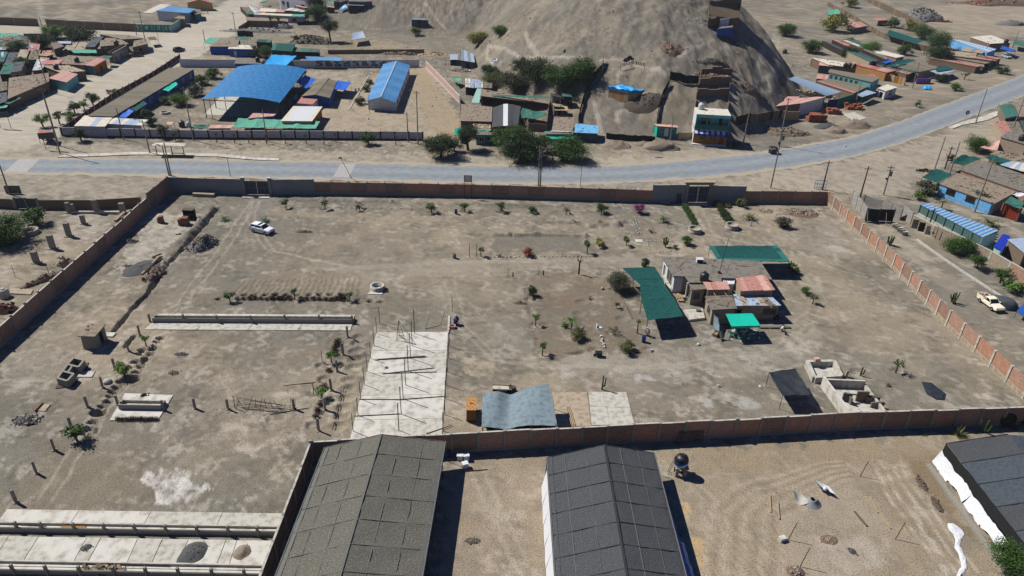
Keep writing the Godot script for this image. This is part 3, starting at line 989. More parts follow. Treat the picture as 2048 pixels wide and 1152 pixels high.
	for tr in [vs([-52.4,-135.4,-50.4,-125.5,-42.7,-113.1,-27.4,-107.4,-10.8,-110.3,10.9,-112.7,25.1,-114]),vs([37.9,-139.2,37.3,-124.9,48.9,-119.2,49.7,-101,38.6,-86.1,19.2,-80.9,-1.3,-81,-7.5,-90.3,-10.3,-104.1]),vs([-52.6,-135.4,-51.6,-120.9,-50.5,-101.6,-50.1,-81.5,-48.97,-64.86,-47.87,-53.88]),vs([-146.2,-357.1,-136.2,-285.3,-128.9,-222.5,-122.8,-176.3]),vs([-138.4,-358.6,-128.9,-286.5,-122.3,-223.4,-114.5,-172.9]),vs([18.62,-62.28,21.92,-56.67,20.66,-46.87]),vs([-3.57,-60.94,-.53,-53.01,2.51,-46.23])]:
		for s in [-.8,.8]:
			var off:=[]
			for p in tr:
				off.append(p+V(s,0,s*.3))
			sk(off,.55,C(.40,.355,.285),.6,.6)
	sp(vs([-86,-125.5,-81,-127.3,-75.4,-126.3,-74.5,-122.2,-75.8,-116.3,-77.3,-111.4,-79.3,-107.8,-82.8,-115.2]),C(.44,.40,.34),.75,1.0,.6)
	sp(vs([-83.6,-102.7,-82.5,-103.3,-76.3,-96.7,-79.6,-96.5]),C(.42,.385,.33),.6,1.0,.6)
	sp(vs([72.7,-133.2,75.3,-128.9,75.1,-113.6,77.8,-107.5,73.1,-104.6,71.2,-109.8,71.4,-123.4,70.3,-128.5]),C(.42,.365,.285),.7,1.2,.4)
	sp(vs([72.3,-112,77.4,-106.8,74.8,-93.5,70,-93.2,71.5,-105.2]),C(.23,.20,.16),.7,1.0,.3)
	sp(vs([88.2,-149.8,91.7,-146.8,98.5,-134.2,97.2,-125.2,100.5,-130.6,94.2,-137.7,90.9,-146.7]),SAND,.6,.6,.3)
	dc(vs([-58.4,-130.9,-58.1,-124.1,-57.8,-113.3,-58,-104.9,-57,-97.9]),.95,.75,.15)
	dc(vs([-57,-100.9,-56.9,-94.2,-56.8,-87.7,-56.8,-85.8]),.9,.6,.2)
	dc(vs([-59.4,-130.4,-59.4,-124,-59.3,-113.8]),1.6,-.45,.4)
	dc(vs([-53.2,-84.8,-53.2,-82.2]),.8,.6,.2)
	dc(vs([-4.3,-122.1,-.8,-122.1,4.3,-122.6,13.3,-122.8,13.2,-118.1]),1.5,-.45,.25)
	dc(vs([3.7,-128.3,11.1,-128.7,16.4,-128.5,20.8,-130.1]),1.5,-.45,.25)
	dc(vs([14.7,-127.4,20.1,-128.3,21.5,-129.6]),1.8,-.5,.25)
	dc(vs([-47.7,-132.6,-38.5,-132.4,-24.8,-132.4,-7.8,-132.8,9.3,-133.4,20.7,-134.1]),.9,.18,.4)
	dc(vs([-48.8,-136.1,-39.4,-136.4,-25.5,-136.6,-8.1,-136.7,9.4,-137,21,-137.4]),2.2,-.3,.3)
	dc(vs([2.5,-104.5,2.9,-97.2,3.2,-94.1,3.7,-87.5,3.8,-83.4]),.6,.2,.5)
	dc(vs([8.3,-83.8,10.3,-84.1]),.7,.4,.3)
	for p in vs([-49.3,-84.5,-49.3,-83.6,-49.2,-82.7,-49.3,-81.7,-49.1,-80.5,-49.1,-79.5,-49,-78.7,-49,-77.6,-48.9,-76.4,-49.9,-73.2,-49.9,-72.2,-49.7,-71.3,-49.6,-70.3,-49.7,-69.3,-49.4,-66.25,-49.39,-65.18,-48.52,-64.66,-49.44,-64.35,-48.31,-63.85,-50.3,-80.6,-50.2,-78.6,-50.3,-77.5,-50.5,-81.5,-50,-74.3]):
		dent(p,.66,.46,.6,.06)
	dent(v(-48.9,-74.8),1.2,.85,.9,.1)
	dent(v(-49.59,-67.99),1.0,.75,.85,.1)
	for p in vs([-21.5,-84.7,-21.6,-86.2,-20.2,-83.8,-21.4,-82.6,-20,-81.5,-21.1,-80.7,-21,-78.7,-20.9,-76,-24.1,-76,-20.8,-74,-20.6,-72.2,-20.5,-70.2,-20.3,-68.7,-23.22,-66.84,-20.23,-66.84,-25.1,-79]):
		dent(p,.95,.8,.28,.35)
	for p in vs([-37,-97.6,-35.4,-97.6,-33.6,-97.7,-31.8,-97.8,-30.2,-98,-28.6,-98.1,-26.8,-98.2,-23.9,-96.7,-22,-96.4,-20.3,-96.4]):
		dent(p,.5,.42,.5,.08)
	for p in vs([-41.8,-97.2,-40.3,-97.2,-38.6,-97.4,-37,-97.5,-45.3,-95.8]):
		dent(p,.5,.42,.5,.08)
	for p in vs([11,-98.1,3.1,-98.5,3.7,-90.9,4.5,-83.3,9.1,-90.6,9.7,-87.9,14.9,-89.4,11.8,-84.5,16.8,-93.4,16.9,-85.9,19.7,-85.2,4.7,-90.7,10.3,-94.5]):
		dent(p,.9,.8,.2,.4)
	for p in vs([3.1,-98.6,3.6,-90.9,4.4,-83.4,9,-90.5,9.5,-87.7,15.1,-89.3]):
		blotch(p,.75,.6,C(.40,.33,.25),.7,.3,.3)
	for p in vs([-45.4,-131.9,-37.5,-131.8,-30.7,-132,-16.4,-131.9,-9.9,-132.9,-2.7,-133,3.6,-133,10.6,-133.1,17.5,-134.1,.1,-105.8,5.1,-107,11,-107.7,15.1,-107.6]):
		dent(p,1.0,.7,.22,.4)
	for k in 22:
		var u:=k/21.0
		dc([v(-43.5,-102).lerp(v(-25.2,-103.8),u),v(-43.8,-96.8).lerp(v(-24.6,-98.2),u)],.55,-.1,.2)
	for k in 5:
		dc([v(-43.6,-102.7).lerp(v(-43.8,-97.4),k/4.0),v(-25.6,-104.3).lerp(v(-24.7,-98.9),k/4.0)],.5,-.06,.3)
	for p in vs([53.3,-81.8,47.5,-81.3]):
		dent(p,.9,.7,.25,.4)
	road_back=road_near.duplicate()
	road_back.reverse()
	level(road_far+road_back,-.03)
var road_far:=vs([-267.2,-157.2,-146.7,-155.5,-123.9,-155.5,-116.8,-155.1,-94.8,-156.3,-72.5,-157.6,-55.5,-158.5,-32.6,-159.1,-15.2,-159.3,-3.6,-159.6,8,-160.3,19.8,-161.6,32,-164.5,44.7,-168.5,58.3,-173.8,67,-177.7,79.7,-184.6,92.2,-191.9,110.9,-207,130,-224.2,156.6,-247.8,189.4,-277.1,237.5,-320.6,308.4,-385.1])
var road_near:=vs([-250.4,-145.4,-139.3,-146.2,-117.9,-146.5,-111.3,-146.4,-90.2,-147.3,-68.7,-147.9,-52.5,-148.3,-30.7,-148.9,-14.3,-149,-3.3,-149.3,7.7,-149.9,18.8,-151.1,30.3,-153.3,42.2,-156.5,54.8,-160.9,62.8,-164,74.3,-169.6,85.6,-175.5,101.8,-187.1,118.4,-200.9,141.8,-220.9,170.1,-245.4,212.1,-282.6,272.8,-336.6])
var road_back:=[]
func strip(a:Array,b:Array,y:float,thick:=.0)->ArrayMesh:
	var st:=surf()
	for i in a.size()-1:
		var q:=[a[i],a[i+1],b[i+1],b[i]]
		for k in 4:
			q[k]=V(q[k].x,y,q[k].z)
		if thick>0:
			add_prism(st,q,thick,.0,Vector3.ZERO)
		else:
			for k in [0,1,2,0,2,3]:
				st.add_vertex(q[k])
	return made(st)
func widen(a:Array,b:Array,by:float)->Array:
	var ra:=[]
	var rb:=[]
	for i in a.size():
		var d:Vector3=(a[i]-b[i]).normalized()*by
		ra.append(a[i]+d)
		rb.append(b[i]-d)
	return [ra,rb]
func make_roads()->void:
	var w:=widen(road_far,road_near,.7)
	struct("road_shoulder",strip(w[0],w[1],.006),M.asphalt_edge)
	for e in 2:
		var inn:Array=road_far if e==0 else road_near
		var ra:=[]
		var rb:=[]
		for i in inn.size()-1:
			var n:=maxi(1,roundi(inn[i].distance_to(inn[i+1])/1.5))
			for k in n:
				var p:Vector3=inn[i].lerp(inn[i+1],float(k)/n)
				var d:Vector3=(road_far[i]-road_near[i]).normalized()*(1 if e==0 else -1)
				ra.append(p-d*(.1+2.2*maxf(.0,nw(p.x*2,p.z*2))+.3*nf(p.x,p.z)))
				rb.append(p+d*(1.3+1.5*nw(p.x*2+70,p.z*2)))
		struct("sand_drift",strip(ra,rb,.024),M.drift)
	var st:=surf(false)
	var wear:=[1.0,.95,.84,.92,1.0,.98,.85,.82,.93,1.0]
	var far:Array=road_far
	var near:Array=road_near
	for i in far.size():
		for j in 10:
			var p:Vector3=far[i].lerp(near[i],j/9.0)
			st.set_color(C(1,1,1)*wear[j])
			st.add_vertex(V(p.x,.014,p.z))
	for i in far.size()-1:
		for j in 9:
			var a:=i*10+j
			for k in [a,a+10,a+11,a,a+11,a+1]:
				st.add_index(k)
	struct("road",made(st),M.asphalt)
	struct("road_crossing_paint",strip(vs([-112.6,-155.1,-108.1,-155.5]),vs([-110.6,-146.8,-106,-146.9]),.020),M.road_paint)
	struct("road_crossing_paint",strip(vs([-40.3,-158.1,-36.9,-158.4]),vs([-40.1,-149.6,-36.6,-149.6]),.020),M.road_paint)
	pavement("pavement",vs([-104.4,-158.5,-99.2,-159.6,-94.2,-160.7,-90.6,-161.7,-86.2,-161.9,-81,-161.9,-75.5,-162.1,-70,-162.4,-65.5,-161.3,-60.4,-160.4,-55.1,-160.3]),vs([-104.7,-156.8,-98.3,-157.9,-93.4,-159,-89.7,-159.9,-85.4,-160.3,-80.2,-160.2,-74.7,-160.2,-69.3,-160.4,-64.9,-159.6,-59.9,-158.9,-54.7,-158.8]))
	pavement("pavement",vs([122.7,-203,129.5,-208.9,135.6,-213.1,141.6,-217.4,147.1,-222.3,149.1,-224,153.6,-227,159.1,-231.7]),vs([123.3,-201.8,128.6,-206.2,133.9,-209.1,139.3,-212.3,144.6,-217.1,150.6,-222.9,154.3,-225.6,159.9,-230.3]))
func pavement(called:String,a:Array,b:Array)->void:
	var t:=Node3D.new()
	t.name=numbered(called)
	add_child(t)
	t.set_meta("kind","structure")
	for i in a.size()-1:
		var n:=maxi(1,roundi(a[i].distance_to(a[i+1])/2.5))
		for k in n:
			var u0:=float(k)/n
			var u1:=float(k+1)/n-.008
			var up:=U(.15)
			pm(t,"paving_slab",[a[i].lerp(a[i+1],u0)+up,a[i].lerp(a[i+1],u1)+up,b[i].lerp(b[i+1],u1)+up,b[i].lerp(b[i+1],u0)+up],.3,[M.conc_pale,M.conc_white][rng.randi() % 2])
		sw(t,"kerb",b[i]+V(0,0,.08),b[i+1]+V(0,0,.08),.14,-.1,.162,M.conc)
# ---------- the walled yard ----------
func make_yard_walls()->void:
	var bricks:=[M.brick,M.bk_b,M.bk_c]
	var c_nw:=v(-70.9,-138.1)
	var c_ne:=v(65.8,-142.6)
	wr("brick_wall","long brick wall beside the plot of bare concrete pillars","wall",[c_nw+V(0,0,9.5),V(-70.3,0,-105),V(-69.6,0,-78),V(-69.0,0,-48)],{"h":2.7,"vary":.12,"panel":bricks,"pl":.35,"sc":3.6,"cw":.3,"cx":.25,"cap":.05})
	wr("brick_wall","short taller brick wall stretch beside the grey corner panels","wall",[c_nw+V(0,0,.2),c_nw+V(0,0,9.2)],{"h":3.5,"panel":bricks,"pl":.3,"sc":3.0,"cw":.3,"cx":.1})
	var grey:={"h":3.3,"panel":M.conc_grey,"co":M.conc,"pl":.4,"pm":M.conc_grey,"sc":4.2,"cw":.3,"cx":.05,"cap":.06}
	var g1:=v(-55.6,-138.1)
	var g2:=v(-50.2,-138.3)
	var g3:=v(-41.5,-139.3)
	var g4:=v(28.6,-140.3)
	var g5:=v(48,-141.6)
	wr("rendered_wall","grey rendered roadside wall between brick corner and navy double gate","wall",[c_nw,g1],grey.merged({"cx":.35}))
	wr("rendered_wall","grey rendered roadside wall between navy double gate and long brick stretch","wall",[g2,g3],grey)
	wr("brick_wall","longest brick roadside wall with bare rebar tips, in shade","wall",[g3,v(-8.6,-140.5),g4],{"h":2.75,"panel":bricks,"pl":.6,"sc":3.65,"cw":.32,"cx":.12,"rebar":true,"first":false})
	var p1:=v(35.7,-140.9)
	var p2:=v(40.6,-141.3)
	wr("rendered_wall","grey rendered roadside wall with small iron side door","wall",[g4,p1],grey.merged({"h":3.9,"sc":3.5},true))
	wr("rendered_wall","grey rendered roadside wall with iron gate at its end, near hedge rows","wall",[p2,g5],grey.merged({"h":3.7,"sc":3.5},true))
	wr("brick_wall","short brick roadside wall ending at the bright side wall","wall",[g5,c_ne],{"h":2.7,"panel":bricks,"pl":.35,"sc":3.9,"cw":.32,"cx":.1,"first":false})
	yard_gate("navy double gate between tall grey gateposts, beside the parked car's drive",g1,g2,3.0,false)
	yard_gate("navy gate under a heavy concrete lintel, between clipped hedges",p1,p2,3.6,true)
	var d:=tn("side_door","small dark blue iron side door in grey roadside wall","door",v(34.2,-140.8)+V(0,0,.2))
	bk(d,"leaf",d.position+U(1.05),V(.95,2.1,.06),M.gate_navy)
	bk(d,"handle",d.position+V(.35,1.05,.06),V(.05,.15,.05),M.frame_grey)
	for pr in [[vs([-55.4,-137.6,-50,-137.7,-50.1,-136.4,-55.6,-136.2]),"pale concrete threshold slab inside navy double gate"],[vs([35.8,-140.3,40.7,-140.7,40,-139.6,35,-139.5]),"pale concrete threshold slab under the lintel gate"],[vs([28.6,-141.4,32.5,-140.9,32.2,-140.1,28.3,-140.6]),"pale concrete step at foot of grey portal wall"]]:
		var q:=[]
		for v in pr[0]:
			q.append(v+U(.12))
		var t:=tn("threshold_slab",pr[1],"slab",md(pr[0]))
		pm(t,"slab",q,.3,M.conc_white)
	wr("brick_wall","sunlit brick side wall with pale plinth and columns, along cactus lane","wall",[c_ne+V(0,0,.2),v(66.7,-113.1),v(66.4,-94.1),v(67.4,-76.3),V(67.6,0,-71.5)],{"h":2.7,"panel":bricks,"pl":.75,"pm":M.conc_dirty,"co":M.conc_pale,"sc":3.35,"cw":.34,"cx":.06,"proud":.22})
	var fw:=[v(-21.81,-60.97),v(-3.3,-63.25),v(11.59,-65.09),v(23.92,-66.6),v(42.5,-69),V(67.4,0,-71.3)]
	wr("brick_wall","long brick wall behind the net-roofed sheds, shaded side showing","wall",fw,{"h":2.7,"panel":bricks,"pl":.35,"sc":3.05,"cw":.36,"cx":.1,"vary":.09,"cap":.06,"proud":.16})
	var s0:Vector3=fw[0]
	wr("boundary_wall","dark narrow wall running beside the brown net roof","wall",[s0+V(0,0,.3),s0+V(.1,0,24)],{"h":2.6,"panel":M.bk_dark,"pl":.3,"sc":3.2,"cw":.3,"cx":.05,"cap":.07})
func yard_gate(label:String,a:Vector3,b:Vector3,h:float,lintel:bool)->void:
	var t:=tn("metal_gate",label,"gate",(a+b)/2)
	var dir:=(b-a).normalized()
	for p in [a,b]:
		sw(t,"gatepost",p-dir*.3,p+dir*.3,.6,-.2,h+(.9 if lintel else .7),M.conc)
		bk(t,"post_cap",V(p.x,h+(.95 if lintel else .75),p.z),V(.8,.1,.8),M.conc_pale)
	var in_a:=a+dir*.32
	var in_b:=b-dir*.32
	var mid:=(in_a+in_b)/2
	for leaf in [[in_a,mid-dir*.03],[mid+dir*.03,in_b]]:
		var w:=sw(t,"leaf",leaf[0],leaf[1],.05,.1,h,M.gate_navy)
		for k in 3:
			var y:=.2+k*(h-.4)/2
			sw(t,"rail",leaf[0]+V(0,0,.04),leaf[1]+V(0,0,.04),.05,y,y+.09,M.frame_grey)
		for k in 4:
			var p:Vector3=leaf[0].lerp(leaf[1],(k+.5)/4)
			sw(t,"stile",p-dir*.03+V(0,0,.04),p+dir*.03+V(0,0,.04),.05,.1,h,M.frame_grey)
	if lintel:
		sw(t,"lintel",a-dir*.5,b+dir*.5,1.0,h+.45,h+.85,M.conc)
		sw(t,"lintel_roof",a-dir*.8,b+dir*.8,1.6,h+1.0,h+1.16,M.conc_dirty)
func net_shed(label:String,bl:Vector3,br:Vector3,ridge_x:float,length:float,eave:float,ridge:float,bay:float,m:Material,edge:Material,seam:Material,skew:float,sag:float)->Node3D:
	var t:=tn("net_roofed_shed",label,"shed",V((bl.x+br.x)/2,0,(bl.z+br.z)/2))
	var n:=ceili(length/bay)
	var ends:=[]
	for k in n+1:
		var dz:=k*bay
		var sh:=skew*dz
		var l:=bl+V(sh,0,dz)
		var r:=br+V(sh,0,dz)
		var mid:=bl.lerp(br,ridge_x)+V(sh,0,dz)
		ends.append([V(l.x,eave,l.z),V(mid.x,ridge,mid.z),V(r.x,eave,r.z)])
	for k in n:
		var a:Array=ends[k]
		var b:Array=ends[k+1]
		for s in 2:
			var q:=[a[s],a[s+1],b[s+1],b[s]]
			cl(t,"net_panel",q,sag*rr(.7,1.3),m,.05,10,8)
			for w in [.3,.66]:
				be(t,"seam_strip",a[s].lerp(a[s+1],w)+U(.035-sag*.6),b[s].lerp(b[s+1],w)+U(.035-sag*.6),.07 if w<.5 else .04,.03,edge)
		for s in [0,2]:
			var e0:Vector3=a[s]
			var e1:Vector3=b[s]
			var into:Vector3=(a[1]-a[s]).normalized()
			var belly:=.12
			var q2:=[e0+into*.55+U(.035),e1+into*.55+U(.035),e1-into*.1+V(0,-belly*.3,0),e0-into*.1+V(0,-belly*.3,0)]
			cl(t,"net_border",q2,-.03,edge if edge==seam else m,.03,6,3)
	for k in n+1:
		var a:Array=ends[k]
		for s in 2:
			be(t,"rafter",a[s]+U(.02),a[s+1]+U(.01),.06,.05,seam)
		for s in 3:
			rod(t,"post",V(a[s].x,-.1,a[s].z),a[s]-U(.05),.045,.045,M.steel,6)
	for s in 3:
		be(t,"purlin" if s!=1 else "ridge_pole",ends[0][s]+U(.03),ends[n][s]+U(.03),.1 if s!=1 else .22,.08,edge if s!=1 else seam)
	return t
func make_greenhouses()->void:
	var bl:=v(-19.98,-59.93,2.8)
	var br:=v(-6.88,-61.5,2.8)
	net_shed("brownish grey net-roofed shed beside the dark boundary wall",bl,br,.47,26.0,2.8,4.3,3.0,M.net_brown,M.net_edge,M.net_edge,-.02,.10)
	bl=v(4.34,-59.42,2.8)
	br=v(16.24,-60.64,2.8)
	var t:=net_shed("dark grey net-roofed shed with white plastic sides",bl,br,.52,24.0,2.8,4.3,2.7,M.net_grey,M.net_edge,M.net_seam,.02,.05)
	for k in 8:
		var p:=bl+V(.05*k,0,1.6+2.7*k)
		cl(t,"side_curtain",[V(p.x-.02,2.6,p.z),V(p.x+.03,2.6,p.z+2.7),V(p.x-.5,.05,p.z+2.7),V(p.x-.5,.05,p.z)],.0,M.wsheet,.15,8,6)
		var r:=br+V(.05*k,0,2.0+2.7*k)
		if k>0:
			cl(t,"side_curtain",[V(r.x,2.6,r.z),V(r.x+.05,2.6,r.z+2.7),V(r.x+.9+.12*k,.4,r.z+2.7),V(r.x+.8+.12*k,.4,r.z)],.0,M.blue_wall if k<7 else M.navy,.2,8,6)
			if k>2:
				cl(t,"curtain_hem",[V(r.x+.8+.12*k,.42,r.z),V(r.x+.9+.12*k,.42,r.z+2.7),V(r.x+1.3+.12*k,.05,r.z+2.7),V(r.x+1.2+.12*k,.05,r.z)],.0,M.wsheet,.15,8,4)
	var a:=v(50.01,-63.7,2.8)
	var b:=v(56.9,-64.31,3.9)
	var s:=tn("net_roofed_shed","black net-roofed shed with loose white curtain, beside wet ground","shed",V(a.x+4,0,a.z+4))
	var run:Vector3=(v(50.24,-49.5,2.8)-a)
	run=run.normalized()
	for k in 8:
		var p0:=a+run*3.2*k
		var p1:=a+run*3.2*(k+1)
		var ap:=b-a
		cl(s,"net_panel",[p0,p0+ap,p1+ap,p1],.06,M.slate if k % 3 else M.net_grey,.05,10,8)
		var far:=V(ap.x,-ap.y,ap.z)
		cl(s,"net_panel",[p0+ap,p0+ap+far,p1+ap+far,p1+ap],.06,M.slate,.05,8,8)
		for q in [p0,p0+ap,p0+ap+far]:
			rod(s,"post",V(q.x,-.1,q.z),q,.05,.05,M.steel,6)
		be(s,"rafter",p0+U(.03),p0+ap+U(.03),.07,.05,M.net_seam)
		cl(s,"side_net",[V(p0.x,2.75,p0.z),V(p1.x,2.75,p1.z),V(p1.x-.15,1.5,p1.z),V(p0.x-.15,1.5,p0.z)],.0,M.nblk,.1,8,5)
		var lo:=.05+.35*absf(sin(k*1.7))
		cl(s,"side_curtain",[V(p0.x-.16,1.6-.1*k,p0.z),V(p1.x-.16,1.5-.1*k,p1.z),V(p1.x-.9,lo,p1.z),V(p0.x-.8,lo,p0.z)],.1,M.wsheet,.25,10,6)
	be(s,"plinth",V(a.x-1.6,.12,a.z+.6),V(a.x-1.6,.12,a.z+.6)+V(run.x,0,run.z)*15.0,.5,.3,M.conc)
func pw(label:String,group:String,bases:Array,h:float,w:float,m:Material,called:="concrete_post")->void:
	for p in bases:
		var t:=tn(called,label,"post",p,group)
		var lean:=V(rr(-.05,.05),0,rr(-.05,.05))
		be(t,"shaft",p+U(-.2),p+lean+U(h),w,w,m)
		if w>.15:
			bk(t,"footing",p+U(.03),V(w*1.9,.14,w*1.7),M.conc_dirty,rf())
			for s in 2:
				rod(t,"rebar",p+lean+V((s-.5)*.1,h-.05,0),p+lean+V((s-.5)*.12,h+.14,.02),.01,.01,M.rust,5)
func trough(label:String,a:Vector3,b:Vector3,depth:float,h:float,back_apron:float,front_apron:float,posts:Array,post_h:float)->Node3D:
	var t:=tn("feeding_trough",label,"trough",(a+b)/2)
	var dir:=(b-a).normalized()
	var back:=dir.cross(Vector3.UP).normalized()
	if back.z>0:
		back=-back
	var n:=maxi(1,roundi(a.distance_to(b)/6.5))
	for k in n:
		var p:=a.lerp(b,float(k)/n)
		var q:=a.lerp(b,float(k+1)/n-.002)
		var fl:=[p+back*.0,q+back*.0,q-back*front_apron,p-back*front_apron-dir*.4]
		if front_apron>0:
			pm(t,"apron_slab",[fl[0]+U(.1),fl[1]+U(.1),fl[2]+U(.09),fl[3]+U(.09)],.3,[M.conc_white,M.conc_pale][rng.randi() % 2])
		if back_apron>0:
			var bk:=[p+back*(depth+back_apron),q+back*(depth+back_apron),q+back*depth,p+back*depth]
			pm(t,"apron_slab",[bk[0]+U(.13),bk[1]+U(.13),bk[2]+U(.13),bk[3]+U(.13)],.3,[M.conc_white,M.conc_pale][rng.randi() % 2])
	sw(t,"front_wall",a,b,.16,-.1,h,M.conc)
	sw(t,"rear_wall",a+back*depth,b+back*depth,.16,-.1,h*.62,M.conc_pale)
	for e in [a,b]:
		sw(t,"end_wall",e+back*.09,e+back*(depth-.09),.16,-.1,h*.8,M.conc)
	sw(t,"floor",a+back*depth/2+dir*.1,b+back*depth/2-dir*.1,depth-.2,.0,.12,M.conc_white)
	for p in posts:
		be(t,"post",V(p.x,-.1,p.z)-back*.02,V(p.x,post_h,p.z)-back*.02,.22,.24,M.conc)
	if posts.size()>3:
		rod(t,"rail",a+V(0,h+.3,0)+back*.1,b+V(0,h+.3,0)+back*.1,.03,.03,M.steel,6)
	return t
func dry_bush(label:String,group:String,p:Vector3,r:float)->void:
	var t:=tn("dry_shrub",label,"shrub",p,group)
	pt(t,"twigs",bush_meshes[rng.randi() % bush_meshes.size()],M.dry_bush,X3(Basis(Vector3.UP,rf()*TAU)*Basis.from_scale(V(r,r*.8,r)*.78),U(r*.4)))
var bush_meshes:=[]
func make_bush_meshes()->void:
	for k in 3:
		var st:=surf()
		for i in 260:
			var d:=V(rng.randfn(),rng.randfn()*.8,rng.randfn()).normalized()*rr(.3,1.0)
			var a:=V(rng.randfn(),rng.randfn(),rng.randfn()).normalized()*.2
			var b:=d.cross(a).normalized()*.07
			st.add_vertex(d+a)
			st.add_vertex(d-a+b)
			st.add_vertex(d-a - b)
		bush_meshes.append(made(st))
func make_yard_left()->void:
	make_bush_meshes()
	for b in [[v(-66.3,-123.2),V(1.0,1.3,.8),"smaller brick masonry stub standing on the old pale floor"],[v(-61.7,-122.6),V(1.8,1.5,1.2),"larger brick masonry stub beside the dark open cabinet"]]:
		var t:=tn("brick_stub",b[2],"masonry",b[0])
		var rows:=5
		for j in rows:
			for i in 3:
				var cell:=V(b[1].x/3,b[1].y/rows,b[1].z)
				var lift_by:=V((i-1)*cell.x,(j+.5)*cell.y,rr(-.06,.06))
				if j==rows-1 and i==0:
					continue
				bk(t,"brick_course",b[0]+lift_by,cell*.97,M.bk_loose if (i+j) % 2 else M.rk_brown,.08)
	var cp:=v(-61.7,-125.4)
	var cb:=tn("open_cabinet","dark open wooden cabinet standing by brick stub","cabinet",cp)
	bk(cb,"back",cp+V(0,.95,-.5),V(2.0,1.9,.08),M.wd_dark)
	for s in [-1,1]:
		bk(cb,"side",cp+V(s*.98,.95,0),V(.08,1.9,.92),M.wd_dark)
	for y in [.04,.95,1.86]:
		bk(cb,"shelf",cp+U(y),V(1.88,.07,.9),M.wd_grey)
	hp("rubble_heap","large heap of broken stone and brick beside the trench","rubble",v(-54.9,-114.1),V(2.1,1.4,3.4),M.rk_grey,[M.rk_grey,M.rk_pale,M.rk_brown,M.rk_dark],420,.28,-.35)
	hp("gravel_heap","dark gravel spread beside timber beams on old floor","gravel",v(-61.5,-104.9),V(2.6,.45,3.4),M.gravel,[M.rk_grey],60,.1,-.5)
	var i0:=0
	for bm in [[v(-60.4,-102.7),v(-60.4,-109.1)],[v(-60,-102.4),v(-59.9,-108.8)],[v(-61.4,-108.7),v(-60.3,-109.7)]]:
		var t:=tn("timber_beam",["weathered timber beam lying beside dark gravel","dark timber beam lying against the weathered one","short timber across the ends of two beams"][i0],"beam",(bm[0]+bm[1])/2)
		be(t,"timber",bm[0]+V(0,.15+.1*(i0 % 2),0),bm[1]+V(0,.15+.12*(i0 % 3),0),.25,.22,[M.wd_pale,M.wd_dark,M.wd_grey][i0])
		i0+=1
	hp("rock_heap","broken concrete lumps piled on the trench bank","rubble",v(-58.2,-102.8),V(1.3,1.0,2.4),M.mud,[M.rk_brown,M.conc_dirty],40,.4,-.6)
	hp("debris_heap","black scraps and debris against the brick wall's shadow","debris",v(-68,-114.7),V(1.4,.35,.8),M.rk_dark,[M.tyre,M.rk_grey],30,.22)
	hp("debris_heap","small dark scraps scattered on the pale old floor","debris",v(-60.6,-118.3),V(.9,.2,.4),M.rk_dark,[M.rk_brown],16,.16)
	hp("debris_heap","two small dark lumps beside the gravel on old floor","debris",v(-63.8,-105.6),V(1.6,.2,.4),M.rk_dark,[M.rk_brown],18,.16)
	var rem:=v(-63.4,-136.7)
	var rm:=tn("masonry_remnant","low broken strip of masonry at foot of grey wall","masonry",rem)
	be(rm,"footing",rem+V(-2.2,.3,0),rem+V(2.2,.25,.2),.9,.7,M.mudl)
	var hut:=hs("concrete_hut","small concrete hut with flat roof and dark doorway","hut",vs([-58.6,-84,-56.4,-84,-56.3,-81.1,-58.4,-81.1],2.3),{"wall":M.conc,"roof":M.froof,"ov":.18,"roof_thick":.14,"open":[[1,.45,.9,.0,1.9,"hole"]],"jk":3})
	var hs:=v(-58.3,-81.3)
	be(hut,"prop_board",V(hs.x-.1,0,hs.z),V(hs.x-.1,2.1,hs.z-.2),.18,.06,M.wd_pale)
	var stp:=tn("step_slab","pale concrete step at the hut's doorway","slab",v(-56.7,-84.8))
	bk(stp,"slab",stp.position+U(.08),V(1.5,.22,1.0),M.conc_white)
	var tq:=vs([-57.6,-77.7,-56,-77.2,-55.9,-75.7,-57.6,-76.2],1.1)
	var tq2:=vs([-57.4,-74.7,-55.7,-74.2,-55.7,-72.7,-57.2,-73.2],1.1)
	var tk:=tn("twin_tank","two open concrete tanks joined by a channel","tank",md(tq+tq2)*V(1,0,1))
	for q in [tq,tq2]:
		var c:=md(q)
		for i in 4:
			sw(tk,"tank_wall",q[i],q[(i+1) % 4],.28,-.1,1.1+.004*i,M.conc)
		bk(tk,"tank_floor",V(c.x,.06,c.z),V(2.2,.12,2.2),M.earth_dark,.3)
	sw(tk,"channel_wall",tq[3],tq2[0],.28,-.1,1.08,M.conc)
	sw(tk,"channel_wall",tq[3].lerp(tq[2],.45),tq2[0].lerp(tq2[1],.45),.24,-.1,1.06,M.conc)
	var lid:=tn("loose_slab","pale loose concrete slab lying beside the twin tanks","slab",v(-55.4,-75.7))
	pm(lid,"slab",vs([-56.7,-75.8,-54.2,-76.2,-54,-74.9,-56.3,-74.8],.14),.16,M.conc_pale)
	var pit:=tn("pit_cover","small square slab set in a shallow dug pit","slab",v(-56.9,-68.8))
	pm(pit,"slab",vs([-57.3,-69.3,-56.1,-69.2,-55.96,-67.93,-57.2,-68],.1),.2,M.conc_dirty)
	pm(pit,"kerb",vs([-57.8,-68.4,-57.4,-69.3,-57,-69.3,-57.06,-67.71],.3),.4,M.mud)
	hp("stone_heap","heap of rounded grey stones near the small square slab","stones",v(-57.06,-66.19),V(1.9,.35,1.1),M.rk_dark,[M.rk_pale,M.rk_grey],90,.25)
	hp("stone_heap","low scatter of grey stones in the middle of bare yard","stones",v(-44.8,-80.7),V(1.1,.15,.5),M.rk_dark,[M.rk_grey],26,.14)
	hp("stone_heap","flat tuft of dry stones below the grey scatter","stones",v(-44,-76.4),V(1.2,.12,.7),M.earth_dark,[M.rk_brown],20,.12)
